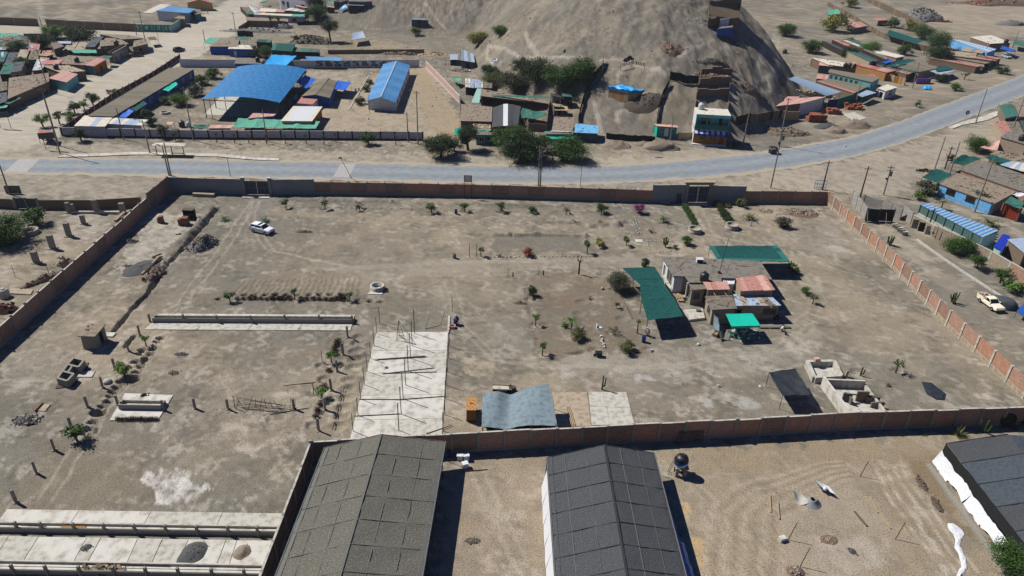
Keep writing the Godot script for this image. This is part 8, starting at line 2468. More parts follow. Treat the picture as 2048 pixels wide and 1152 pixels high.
# ---------- houses along the sandy street on the left ----------
func make_left_town()->void:
	hs("brick_row_house","long brown-walled house with littered mud roof at street corner","house",vs([-151.7,-215.7,-144.5,-223.5,-138.4,-213.2,-138,-193.2],3),{"wall":M.mud,"roof":M.froof,"ov":.1,"jk":50,"open":[[1,.3,1.2,.0,2.2,"hole"]]})
	hs("brick_row_house","front part of brown-walled corner house with dark door","house",vs([-141.9,-208.5,-141.3,-219.1,-139.2,-212.8,-139.6,-196.2],2.9),{"wall":M.bk_dark,"roof":M.froof_c,"ov":.1,"open":[[2,.4,1.8,.0,2.3,"door"]]})
	hs("pink_roof_house","street house with ribbed pink sheet roof","house",vs([-141.7,-227,-135.5,-223.3,-133.3,-213.2,-140.9,-217.5],2.9),{"wall":M.turq,"roof":[M.pink_b,M.salmon,M.pink_b],"ns":7,"ov":.15})
	hs("pink_roof_house","second street house with narrow ribbed pink roof","house",vs([-141.6,-246.4,-137.6,-244.9,-136.1,-234.2,-140.2,-236],2.9),{"ws":[M.mud,M.orng,M.teal_wall,M.mud],"roof":[M.pink_b,M.pink_c],"ns":5,"ov":.15,"open":[[1,.5,1.2,0,2.0,"hole"]]})
	hs("mud_house","mud-roofed house between the two pink street roofs","house",vs([-152.7,-249.1,-141.3,-247.5,-140.2,-235.6,-147.9,-236.5],2.9),{"wall":M.mudl,"roof":M.froof,"jk":20,"ov":.1})
	hs("mud_house","dusty roof with white band behind first pink roof","house",vs([-151.8,-233,-144.9,-234.9,-135.4,-227.8,-141.1,-224.4],2.9),{"wall":M.mud,"roof":M.conc_dirty,"jk":24,"ov":.1})
	hs("pink_back_roof","pink ribbed back roof behind the dusty white band","roof",vs([-155.1,-239.9,-150.1,-242.1,-148.2,-235.6,-153.4,-233.7],3),{"wall":M.mud,"roof":[M.pink_c,M.pink_b],"ns":6})
	hs("block_house","grey block house with two dark doors on the street","house",vs([-140.9,-252.5,-142.9,-268.6,-140.5,-265.8,-138.7,-251.7],3),{"ws":[M.mud,M.blockwork,M.blockwork,M.mud],"roof":M.froof_c,"parapet":.5,"open":[[2,.5,1.0,.0,2.1,"hole"],[2,.85,1.0,.0,2.1,"hole"]]})
	hs("corner_store","corner store with mud roof and open wooden porch","store",vs([-143.1,-276.4,-140.9,-281.5,-136.3,-272.1,-138.4,-265.4],2.9),{"wall":M.mud,"ws":[M.mud,M.wwall,M.mud,M.mud],"roof":M.froof,"ov":.2,"open":[[1,.4,1.3,0,2.0,"hole"],[2,.5,1.3,0,2.0,"hole"]],"jk":10})
	cn("porch_roof","brown open porch roof at the street junction","porch",vs([-142.6,-285.8,-140.5,-287.5,-137.2,-282.4,-139.2,-280],2.6),M.reed,{"sag":.05})
	hs("mud_house","long mud roof with pale dome and black tank","house",vs([-155.5,-275.8,-149.4,-278.8,-142.6,-271.1,-149.9,-264.9],2.9),{"wall":M.mud,"roof":M.froof,"jk":24,"ov":.1})
	water_tank("black tank on the long mud roof with dome",lift(v(-145.6,-268.2,3)),.8,1.6,M.blackp)
	hs("low_grass_roof","wide mud roof with greenish edge beside cross street","house",vs([-163,-290.1,-152.5,-290.4,-143.5,-284.6,-150,-281.5],2.4),{"wall":M.mud,"roof":M.froof,"jk":10})
	cn("green_awning","long teal net over the roofs behind the street houses","awning",vs([-156.8,-257.9,-147.8,-258.2,-144.9,-253.3,-152.3,-252.1],3.1),M.gnet_pale)
	cn("green_awning","small green net beside grey block house","awning",vs([-141,-250.3,-137.8,-249.7,-137,-246,-139.6,-246.2],3),M.gnet_old)
	cn("yellow_tarp","pale yellow tarp among the crowded roofs","tarp",vs([-164.7,-249.9,-161.4,-253.5,-159.3,-252.8,-159.2,-248.2],2.6),M.wd_pale)
	cn("green_awning","wide turquoise net at the block's corner","awning",vs([-198.8,-285.3,-193.7,-286.2,-188.2,-283.2,-192.6,-275.6],2.6),M.gnet_pale,{"sag":.3,"rp":.2})
	for d in [[vs([-177,-265.7,-174.5,-265.6,-170.6,-259.5,-174.6,-261.1],2.6),M.zinc,"small pale sheet roof among dark garden trees"],[vs([-169.8,-273.2,-165.3,-273.9,-163.1,-269.6,-167.5,-269.5],2.6),M.zinc,"pale zinc roof patch behind the dark bush"],[vs([-192.3,-275,-188.2,-275.7,-183.1,-274.1,-188.2,-268.5],2.5),M.slate,"dark sheet roof below wide turquoise net"],[vs([-183,-260.3,-181.2,-260.6,-178.8,-257.2,-180.5,-256.4],2.5),M.zinc,"grey sheet roof corner beside garden trees"],[vs([-169.8,-268.5,-168.4,-271.1,-163,-265.1,-163.2,-259.5],2.6),M.froof_c,"patchwork dark roof behind yellow tarp"],[vs([-181.8,-269,-178.4,-269.5,-177.6,-266.8,-180.3,-265.2],2.6),M.wd_pale,"tan sheet roof behind dark garden trees"],[vs([-177.1,-251.2,-177.1,-253.2,-172.5,-245.8,-173.3,-245.2],2.6),M.zincb,"pale blue sheet roof at the block's edge"]]:
		hs("back_shed",d[2],"shed",d[0],{"wall":M.mud,"roof":d[1],"ov":.1})
	for p in [[v(-154.6,-251.4,3),"black tank beside the long teal net"],[v(-144.2,-239.3,3),"black tank on mud roof between pink roofs"],[v(-145,-228.8,3),"black tank on the dusty roof with white band"]]:
		water_tank(p[1],lift(p[0]),.75,1.6,M.blackp)
	cn("corner_net","dark green net awning on poles at street corner","awning",vs([-141.6,-198.6,-136.7,-196.8,-136.2,-190.4,-141,-193.2],2.4),M.gnet_old,{"sag":.3,"rp":.1})
	cn("corner_net","pale green net awning beside the dark one","awning",vs([-140.2,-192.8,-137.1,-191.8,-135.8,-188.6,-137.3,-187.2],2),M.gnet_pale,{"sag":.3})
	wr("mud_wall","mud wall around the crowded plot by grassy strip","wall",[v(-192.1,-289.1),v(-183.8,-290.4)],{"h":2.0,"panel":M.bk_dark,"sc":6,"cw":.2})
	wr("mud_wall","dark plot wall below the garden sapling","wall",[v(-175.9,-246.4),v(-169.3,-247.3),v(-162.9,-247.7)],{"h":2.0,"panel":M.mud,"sc":6,"cw":.2})
	wr("field_wall","brown field wall ending at the footpath gap","wall",[v(-222.9,-317.1),v(-202.8,-316.1)],{"h":3.0,"panel":M.mud,"sc":9,"cw":.3,"co":M.mudl})
	wr("field_wall","long brown field wall with dark painted marks","wall",[v(-198.9,-315.6),v(-172.8,-311.9),v(-158.5,-310.8)],{"h":3.0,"panel":M.mud,"sc":9,"cw":.3,"co":M.mudl})
	var ra:=v(-158.5,-310.8)
	var rb:=v(-144.6,-311.8)
	var rc:=v(-147.2,-331.8)
	var rw:=wr("lettered_wall","pale aqua corner wall with large teal letters","wall",[ra,rb,rc],{"h":3.0,"panel":M.aqua_wall,"sc":30,"cw":.0,"thick":.25})
	letters(rw,"ROBERT",ra.lerp(rb,.04),ra.lerp(rb,.98),.3,2.7)
	letters(rw,"V",rb.lerp(rc,.1),rb.lerp(rc,.3),.3,2.7)
	hs("stub_building","small tan roofless block inside lettered wall","building",vs([-151.3,-334.8,-147.4,-332.6,-143.6,-324.1,-150.4,-325.6],3),{"wall":M.mudl,"roof":M.froof,"parapet":.3})
	hs("hall","white hall with blue sheet roof inside the field","hall",vs([-161.3,-350.9,-148.2,-346.1,-146.2,-334,-162.1,-338.2],4.2),{"ws":[M.wwall,M.teal_wall,M.wwall,M.wwall],"roof":[M.blue_roof,M.blue_roof_b],"ns":8,"ov":.4,"open":[[1,.4,4.0,1.6,1.6,"window"]]})
	pitched("yellow_house","yellow house with bright pink hipped roof",vs([-161.9,-376.2,-153.4,-376.8,-149.1,-369.8,-161.3,-368.7],3.4),1.6,M.yellow_wall,[M.red_roof,M.pink_b],M.pink_b,5)
	hs("teal_annex","teal walled annex beside the white hall","annex",vs([-151.7,-354,-148.3,-352.5,-143.5,-341.2,-145.4,-338.8],3),{"wall":M.teal_wall,"roof":M.froof_c})
	cn("path_slab","pale concrete court beside the white hall","slab",vs([-181.8,-384.7,-175.5,-383.6,-173.5,-357.1,-178.1,-357.3],.12),M.conc_white,{"sag":.0,"rp":.0,"posts":false})
func letters(t:Node3D,text:String,a:Vector3,b:Vector3,y0:float,y1:float)->void:
	var n:=text.length()
	var dir:=(b-a).normalized()
	var out:=V(-dir.z,0,dir.x)
	if out.z<0:
		out=-out
	for i in n:
		var tm:=TextMesh.new()
		tm.text=text[i]
		var f:=SystemFont.new()
		f.font_names=PackedStringArray(["Droid Sans"])
		f.font_weight=800
		tm.font=f
		tm.font_size=64
		tm.pixel_size=(y1-y0)/46.0
		tm.depth=.06
		var p:=a.lerp(b,(i+.5)/n)
		var o:=pt(t,"letter",tm,M.teal_letters,X3(Basis(dir*1.35,Vector3.UP,out),V(p.x,(y0+y1)/2,p.z)+out*.14-origin_of(t)))
# ---------- houses and plots beyond the school ----------
func make_far_town()->void:
	hs("blue_long_shop","long bright blue shop behind the school's white wall","shop",vs([-107,-275.4,-99.3,-275.2,-96.3,-268.5,-105.1,-267.9],2.8),{"wall":M.blue_wall,"roof":M.paler,"jk":10,"open":[[2,.4,.8,.8,.8,"window"],[2,.75,1.0,0,2.0,"white_door"]]})
	hs("mud_house","mud-roofed house behind the bright blue shop","house",vs([-115,-287.1,-107.6,-287.6,-103.4,-272,-112.9,-270.5],2.9),{"ws":[M.mud,M.mud,M.blue_wall,M.blue_wall],"roof":M.froof,"jk":14})
	cn("green_awning","pale teal awning on the side street's edge","awning",vs([-120.2,-289.5,-116.4,-289.8,-114.9,-278.3,-118.3,-278.4],2.5),M.gnet_pale)
	cn("green_awning","bright green net on the mud house behind blue shop","awning",vs([-110.4,-291,-104.1,-289.3,-103.3,-283.9,-108.7,-285.4],3),M.gnet_old)
	hs("green_roof_house","small dark house with green sheet roof","house",vs([-100.4,-287.6,-95.3,-287.6,-94.5,-282.1,-99.7,-282.3],2.7),{"wall":M.wd_dark,"roof":[M.gnet,M.gnet_old],"ns":3})
	hs("green_roof_house","larger house with dark green sheet roof by mural wall","house",vs([-91.7,-278.9,-83.6,-277.6,-81.2,-264.6,-88.9,-266.2],3.2),{"wall":M.wd_dark,"roof":[M.gnet,M.gnet,M.gnet_old],"ns":6,"ov":.2,"open":[[2,.4,1.2,.8,1.0,"window",M.whitep]]})
	hs("ragged_shed","ragged dark shed beside the larger green roof","shed",vs([-83.5,-276.6,-73.5,-273.9,-72.6,-268.9,-81.9,-268.9],2.3),{"wall":M.wd_dark,"ws":[M.wd_dark,null,null,null],"roof":[M.slate,M.gnet_old,M.eternit_b],"ns":7})
	hs("cream_house","cream flat-roofed house by the street pole","house",vs([-123.5,-362.8,-115.5,-362.2,-113.5,-353,-121.5,-353.7],2.8),{"wall":M.yellow_wall,"roof":M.paler})
	hs("grey_shop","long pale shop with cream roof and two young trees","shop",vs([-122,-349,-98.8,-348.3,-97.4,-342.2,-121,-344.8],2.8),{"ws":[M.lilac_wall,M.lilac_wall,M.lilac_wall,M.lilac_wall],"roof":M.paler,"open":[[2,.6,3.0,.6,1.2,"window"],[2,.2,2.0,.6,1.2,"window"]]})
	hs("brown_wall_house","brown brick lot wall with flat mud shelter","house",vs([-122.3,-338.3,-103.2,-336.5,-101.2,-329.7,-119,-329.5],2.6),{"wall":M.bk_dark,"roof":M.froof,"ov":.1,"jk":10})
	hs("white_house","white house with dark doors at the frame's far edge","house",vs([-118,-374.5,-98.7,-359.7,-98.2,-357.2,-116.6,-371],5),{"wall":M.wwall,"roof":M.paler,"open":[[2,.75,1.4,.0,2.6,"door"],[2,.25,2.0,1.0,1.5,"window"],[2,.9,1.6,1.2,1.4,"window"]]})
	hs("grey_sheet_house","house with wide pale grey sheet roof","house",vs([-108.5,-360.8,-99.2,-356.1,-99.9,-349.7,-109.3,-353.1],2.9),{"wall":M.mud,"roof":[M.paler,M.zinc],"ns":5})
	hs("pink_sheet_roof","pink sheet roof beside pale grey sheets","roof",vs([-107.1,-362.6,-98.9,-355.7,-100.1,-354.4,-104.8,-358.1],3),{"wall":M.mud,"roof":[M.pink_b],"ns":4})
	hs("pink_sheet_roof","pink flat roof between cream and grey houses","roof",vs([-115.8,-361.4,-110.8,-358.9,-110,-353.2,-113.9,-353.3],2.8),{"wall":M.mud,"roof":[M.pink_b],"ns":3})
	cn("green_awning","green sheet canopy at the pale shop's end","awning",vs([-104.3,-348.4,-98.4,-346.9,-97.7,-341.9,-103.3,-342],2.9),M.gnet_pale,{"sag":.05})
	cn("teal_awning","teal awning on the far street's edge","awning",vs([-126.6,-355.3,-123.6,-354.7,-122.1,-347,-125,-345.3],2.6),M.gnet_old)
	cn("teal_awning","second teal awning farther along the street","awning",vs([-130.4,-387.3,-127.9,-388.3,-127.3,-381.2,-129.7,-379.4],2.6),M.gnet_old)
	hs("far_shed","long low shed of dark sheets on the rising ground","shed",vs([-77.9,-346,-73.3,-347.7,-67.5,-348.8,-70.9,-345.8],2.6),{"wall":M.slate,"roof":[M.zinc,M.slate],"ns":7})
	hs("far_shed","black-walled sheep shed with grey roof on slope","shed",vs([-78.3,-346.5,-71.2,-345.9,-70.6,-344.3,-77.5,-344.3],2.6),{"wall":M.nblk,"roof":[M.zinc],"ns":6})
	hs("far_hut","tiny pink-roofed hut among far trees","hut",vs([-88.9,-352.7,-85.5,-350.8,-85.3,-349.1,-88.7,-350.8],2.6),{"wall":M.wd_dark,"roof":[M.salmon],"ns":3})
	hs("far_hut","pale roofed hut behind the tiny pink one","hut",vs([-86.5,-357.3,-82.5,-355.3,-82.2,-353.1,-86.2,-355.1],2.6),{"wall":M.mud,"roof":[M.salmon],"ns":3})
	cn("tarp","bright blue tarp crumpled at the slope's foot","tarp",vs([-82.1,-349.5,-79.6,-349.3,-78.7,-346.4,-82.3,-346.7],1.6),M.btarp,{"sag":.3,"rp":.3})
	cn("teal_awning","teal net roof in the far garden","awning",vs([-91.6,-359.1,-86.2,-355.9,-86.2,-354.4,-91.2,-357.2],2.6),M.gnet_pale)
	wr("lot_wall","low dark lot wall by the sandy street","wall",[v(-119,-318.4),v(-119.7,-330.9),v(-102.5,-332.9)],{"h":1.8,"panel":M.bk_dark,"sc":6,"cw":.2})
	net_fence("rough stake fence behind the big green tree",vs([-99.1,-336.5,-93.8,-338.4,-88.1,-338.9]),1.6)
	net_fence("stake fence beside the green net at street",vs([-115.6,-307,-112.9,-307.4,-109,-306.3]),2.2)
	hp("stone_heap","grey stone bank along the lot wall's outer foot","stones",v(-111.1,-318.2),V(16,1.2,3),M.rk_grey,[M.rk_grey,M.rk_pale],90,.5)
	hp("sand_heap","grey mound against the brown brick lot wall","sand",v(-103.3,-328.9),V(4.5,1.8,3),M.rk_grey,[M.rk_grey],40,.3)
	hp("brush_heap","prickly grey shrubs heaped in the open lot","brush",v(-82.6,-297.4),V(10,1.8,3),M.lf_grey,[M.lf_grey,M.wd_grey],160,.7,.0,"",true)
	var rp:=v(-89.2,-300.4)
	var rt:=tn("tipped_table","tipped red wooden frame in the open lot","frame",rp)
	be(rt,"top",rp+V(-1.5,1.2,0),rp+V(.8,.6,0),.1,2.0,M.bk_loose)
	be(rt,"pole",rp+V(1.2,0,.3),rp+V(-.6,3.0,0),.15,.15,M.wd_dark)
func crowd(q:Array,nu:int,nv:int,where:String,skip:float)->void:
	var kinds:=[["rusty pink sheet",[M.pink,M.pink_c]],["bare mud",M.froof],["pale zinc",[M.zinc,M.paler]],["grey fibre sheet",[M.eternit,M.eternit_b]],["faded green net",M.gnet_old],["dusty concrete",M.conc_dirty],["dark tarp",M.slate]]
	for j in nv:
		for i in nu:
			if rf()<skip:
				continue
			var k:Array=kinds[rng.randi() % kinds.size()]
			var h:=rr(2.1,3.0)
			var c:=[]
			for e in [[.04,.05],[.93,.08],[.95,.9],[.05,.93]]:
				var u:float=(i+e[0]+rr(-.04,.04))/nu
				var w:float=(j+e[1]+rr(-.04,.04))/nv
				var p:Vector3=q[0].lerp(q[1],u).lerp(q[3].lerp(q[2],u),w)
				c.append(V(p.x,h+rr(-.15,.15),p.z))
			hs("shanty","low shack with %s roof %s" % [k[0],where],"shack",c,{"wall":[M.mud,M.mudl,M.bk_dark,M.wd_dark][rng.randi() % 4],"roof":k[1],"ns":5 if k[1] is Array else 0,"jk":9,"group":"%s shacks %s" % [k[0],where],"open":[[2,.4,.9,.0,1.9,"hole"],[1,.5,.9,.0,1.9,"hole"]]})
func make_crowds()->void:
	crowd(vs([-179.5,-253.6,-164.5,-260.8,-148.2,-226.7,-159.6,-217.5]),5,2,"in the crowded corner block",.15)
	crowd(vs([-197.4,-281.8,-187,-283.5,-172.7,-259.6,-183,-256.4]),4,2,"behind the garden trees",.2)
	crowd(vs([-179.5,-271.1,-154.1,-286.6,-147.1,-263.3,-169.9,-254.9]),7,1,"along the crowded block's middle",.25)
	crowd(vs([-155.8,-207.2,-151.8,-214.8,-137.7,-192.2,-140.1,-183.4]),3,2,"at the street corner block",.1)
	crowd(vs([129.7,-324,143.5,-326.1,148.2,-288.8,131.2,-276.1]),6,2,"behind the three-tank house",.3)
	crowd(vs([159.5,-292.1,178.7,-310.1,192.6,-294.8,171.6,-274.8]),6,1,"in the far house row",.1)
	crowd(vs([132.2,-269.8,144,-279.5,148.9,-270.3,136.3,-258.8]),4,2,"near the purple wall",.2)
	crowd(vs([138.5,-215.1,159.9,-228.6,136.1,-184.5,128.9,-188]),3,2,"by the bend's bus stop",.3)
	crowd(vs([-136.9,-371.3,-116.4,-368.5,-110.8,-349.1,-123,-344]),5,1,"beside the sandy street's far end",.2)
	crowd(vs([-112.4,-381.7,-80.1,-360.1,-83,-350.8,-105.2,-363.9]),6,1,"under the slope's trees",.3)
	crowd(vs([-17.2,-236.3,-8.2,-233.3,-7.7,-221.5,-16.2,-222.3]),3,1,"beside the long open shed",.2)
	crowd(vs([9.3,-207,14.8,-203.1,16,-197,10,-200.3]),2,2,"below the dark tree cluster",.2)
# ---------- utility poles ----------
func pole(label:String,base:Vector3,h:float,kind:String,group:="")->void:
	var b:=on(base)
	var t:=tn("utility_pole",label,"pole",b,group)
	var lean:=V(nw(b.x*9,b.z*9)*.25,0,nw(b.z*9,b.x*9)*.25)
	var top:=b+lean+U(h)
	var m:Material=M.wd_dark if kind=="wood" else M.pole_concrete
	rod(t,"shaft",b-U(.3),top,.17 if kind!="thin" else .06,.1 if kind!="thin" else .05,m if kind!="thin" else M.steel,8)
	if kind=="thin" or kind=="plain":
		return
	be(t,"crossarm",top+V(-.75,-.5,0),top+V(.75,-.5,.1),.09,.11,M.wd_grey)
	for s in [-.65,.0,.65]:
		rod(t,"insulator",top+V(s,-.45,.0),top+V(s,-.2,.0),.05,.04,M.whitep,6)
	if kind=="lamp":
		rod(t,"lamp_arm",top+U(-.3),top+V(-1.3,.25,.3),.035,.03,M.steel,5)
		bk(t,"lamp_head",top+V(-1.5,.25,.35),V(.55,.12,.22),M.frame_grey)
	if kind=="transformer":
		rod(t,"transformer",top+V(.35,-2.4,0),top+V(.35,-1.4,0),.32,.32,M.frame_grey,12)
		be(t,"crossarm",top+V(-.7,-1.2,0),top+V(.8,-1.2,0),.1,.1,M.wd_grey)
		rod(t,"cable_coil",top+V(-.2,-3.2,0),top+V(-.2,-2.9,0),.3,.3,M.blackp,10)
func make_poles()->void:
	for p in [
		["tall concrete pole beside the pink ribbed street roof",v(-138.4,-211.9),12.6,"lamp"],
		["tallest corner pole rising past the red kiosk",v(-105.7,-159.5),15.0,"lamp"],
		["second pole right behind the tallest corner pole",v(-109.1,-164.9),11.8,"plain"],
		["pole at the street junction beside the brown porch",v(-139.1,-276.7),13.4,"lamp"],
		["pole before the lettered wall's start",v(-155.3,-303),5.4,"plain"],
		["thin pole at the brown porch's corner",v(-139.3,-287.4),5.4,"thin"],
		["pole in the footpath gap of the field wall",v(-190.3,-298.5),6.8,"plain"],
		["pole in front of white sheet roof at school corner",v(-96.6,-171.2),7.7,"plain"],
		["pole on the pavement left of the bus shelter",v(-85.8,-161.6),7.9,"lamp"],
		["pole at school wall right of the water tanks",v(-79.6,-171.7),13.1,"lamp"],
		["street pole near the dark moving car's lane, by lot wall",v(-120.4,-318),7.6,"lamp"],
		["pole by the teal street awning behind the blue shop",v(-122.9,-291),5.2,"plain"],
		["pole before the yellow house with hipped roof",v(-147.7,-358.7),6.4,"plain"],
		["pole at the school wall before the green awnings",v(-61.9,-172.9),7.9,"plain"],
		["shorter of two poles at the school wall's sandy end",v(-27.2,-175.7),7.5,"plain"],
		["taller of two poles at the school wall's sandy end",v(-24.5,-173.9),13.3,"lamp"],
		["pole standing by the roadside behind grey corner wall",v(-74.9,-147.6),7.4,"plain"],
		["twin pole beside the one behind grey corner wall",v(-75.3,-147.6),6.7,"plain"],
		["leaning pole beside the blank notice board",v(-101.8,-134.5),8.5,"plain"],
		["roadside pole behind the middle of long brick wall",v(5.1,-147.9),9.0,"transformer"],
		["twin pole beside the one behind long brick wall",v(5.5,-147.9),8.8,"plain"],
		["thin post on the verge behind long brick wall",v(14.2,-148),5.1,"thin"],
		["thin post on the verge behind grey gate wall",v(-62.1,-148.1),4.2,"thin"],
		["pole by the rubble heap at the hill's foot",v(58.9,-182.4),12.1,"lamp"],
		["tall pole at the road's edge beside the mototaxi",v(56.6,-150.9),13.3,"transformer"],
		["pole before the salmon workshop, far side of road",v(67.8,-181.4),12.5,"lamp"],
		["pole beside the teal hut with pink roof",v(39.6,-181.2),6.4,"plain"],
		["long leaning pole on the bend's pavement",v(133.3,-208.1),10.1,"plain"],
		["pole before the grey sheet roof beside purple wall",v(135,-250.6),8.7,"plain"],
		["pole before the zinc porch of turquoise house",v(106.4,-227.6),7.2,"plain"],
		["pole at the far end of the house row",v(219.2,-334.5),7.2,"plain"],
		["pole behind the pale blue long house",v(194.2,-312.6),5.9,"plain"],
		["pole behind the mud house of far row",v(167,-290.2),5.1,"plain"],
		["pole among the garden trees behind the row",v(167.9,-329.4),2.8,"plain"],
		["pole beside dark cart at the bend's bus stop",v(138.4,-199),10.2,"plain"],
		["tall bare pole beside the green corner net",v(98.5,-162.9),9.2,"plain"],
		["shorter bare pole behind the green corner net",v(102.9,-163.7),7.9,"plain"],
		["wooden pole between two bare poles at corner",v(103.4,-167),5.7,"wood"],
		["long pale pole before the sky-blue house",v(96,-140.3),11.6,"plain"],
		["dark cluster pole with coils above the corner yard",v(80.6,-148.6),6.8,"transformer"],
		["dark thin pole at the corner yard's block wall",v(73.5,-144.3),7.9,"wood"],
		["dark pole with lamp ring at end of roadside wall",v(68,-150.7),6.7,"wood"],
		["thin dark pole in the lane beside old doors",v(80.3,-128.8),5.2,"wood"],
		["leaning thin pole by the lane's young tree",v(80.7,-126.2),2.7,"thin"],
		["slender pole in the school yard by the blue hall",v(-41.5,-200.3),5.3,"thin"]]:
		pole(p[0],p[1],p[2],p[3])
	var s0:=v(-10.5,-139.1)
	var s:=tn("traffic_sign","white and red round sign in a frame behind brick wall","sign",V(s0.x,0,s0.z-1.0))
	for x in [.0,1.55]:
		rod(s,"post",s.position+V(x,0,0),s.position+V(x,4.9,0),.05,.05,M.steel,6)
	bk(s,"panel",s.position+V(.77,4.2,0),V(1.5,1.4,.06),M.salmon)
	pt(s,"disc",cyl(1.0,20),M.whitep,X3(Basis(Vector3.RIGHT,PI/2)*Basis.from_scale(V(.6,.08,.6)),V(.77,4.2,.02)))
	be(s,"crossbar",s.position+U(3.45),s.position+V(1.55,3.45,0),.06,.06,M.steel)
	var f0:=v(-35.8,-146.9)
	var fl:=tn("leaning_lamp","leaning dark street lamp behind long brick wall","lamp",V(f0.x,0,f0.z-2.0))
	rod(fl,"pole",fl.position,fl.position+V(-2.0,4.6,0),.07,.05,M.steel,6)
	bk(fl,"head",fl.position+V(-2.1,4.7,0),V(.7,.25,.3),M.steel)
	var pb:=v(67.7,-151.1)
	var bp:=tn("lattice_fence","blue lattice panel beside the dark lamp pole","panel",pb)
	for k in 6:
		rod(bp,"bar",pb+V(-1.4+k*.5,0,0),pb+V(-1.4+k*.5,2.2,0),.05,.05,M.blue_roof,5)
	for y in [.4,1.2,2.0]:
		rod(bp,"rail",pb+V(-1.5,y,0),pb+V(1.2,y,0),.05,.05,M.blue_roof,5)
# ---------- people ----------
func field_mesh(bones:Array,cell:float)->ArrayMesh:
	var lo:=V(1e9,1e9,1e9)
	var hi:=-lo
	for b in bones:
		for e in 2:
			lo=lo.min(b[e]-Vector3.ONE*(b[2+e]+.06))
			hi=hi.max(b[e]+Vector3.ONE*(b[2+e]+.06))
	var n:=Vector3i(((hi-lo)/cell).ceil())+Vector3i.ONE
	var f:=PackedFloat32Array()
	var who:=PackedInt32Array()
	f.resize(n.x*n.y*n.z)
	who.resize(n.x*n.y*n.z)
	for z in n.z:
		for y in n.y:
			for x in n.x:
				var p:=lo+V(x,y,z)*cell
				var d:=1e9
				var best:=1e9
				var w:=0
				for k in bones.size():
					var b:Array=bones[k]
					var ab:Vector3=b[1]-b[0]
					var u:=clampf((p-b[0]).dot(ab)/maxf(ab.length_squared(),1e-6),.0,1.0)
					var e:float=p.distance_to(b[0]+ab*u)-lerpf(b[2],b[3],u)
					if e<best:
						best=e
						w=k
					var hh:=clampf(.5+.5*(d-e)/.035,.0,1.0)
					d=lerpf(d,e,hh)-.035*hh*(1.0-hh) if d<1e8 else e
				var i:=(z*n.y+y)*n.x+x
				f[i]=d
				who[i]=w
	var st:=surf(false)
	var vid:={}
	var count:=0
	var step:=[1,n.x,n.x*n.y]
	for z in n.z-1:
		for y in n.y-1:
			for x in n.x-1:
				var i:=(z*n.y+y)*n.x+x
				var acc:=Vector3.ZERO
				var c:=0
				for e in [[0,0,0,0],[0,1,0,0],[0,0,1,0],[0,1,1,0],[1,0,0,0],[1,0,0,1],[1,0,1,0],[1,0,1,1],[2,0,0,0],[2,1,0,0],[2,0,0,1],[2,1,0,1]]:
					var o:=Vector3.ZERO
					if e[0]==0:
						o=V(0,e[1],e[2])
					elif e[0]==1:
						o=V(e[2],0,e[3])
					else:
						o=V(e[1],e[3],0)
					var a:int=i+int(o.x)*step[0]+int(o.y)*step[1]+int(o.z)*step[2]
					var b:int=a+step[e[0]]
					if (f[a]<0)!=(f[b]<0):
						var t:=f[a]/(f[a]-f[b])
						o[e[0]]+=t
						acc+=o
						c+=1
				if c:
					st.set_color(bones[who[i]][4])
					st.add_vertex(lo+(V(x,y,z)+acc/c)*cell)
					vid[i]=count
					count+=1
	for z in range(1,n.z-1):
		for y in range(1,n.y-1):
			for x in range(1,n.x-1):
				var i:=(z*n.y+y)*n.x+x
				for ax in 3:
					var j:int=i+step[ax]
					if (f[i]<0)==(f[j]<0):
						continue
					var s1:int=step[(ax+1) % 3]
					var s2:int=step[(ax+2) % 3]
					var q:=[i,i-s1,i-s1-s2,i-s2]
					if f[i]<0:
						q.reverse()
					if q.all(func(v):return vid.has(v)):
						for k in [0,1,2,0,2,3]:
							st.add_index(vid[q[k]])
	return made(st)
func lin(c:Color)->Color:
	return c.srgb_to_linear()
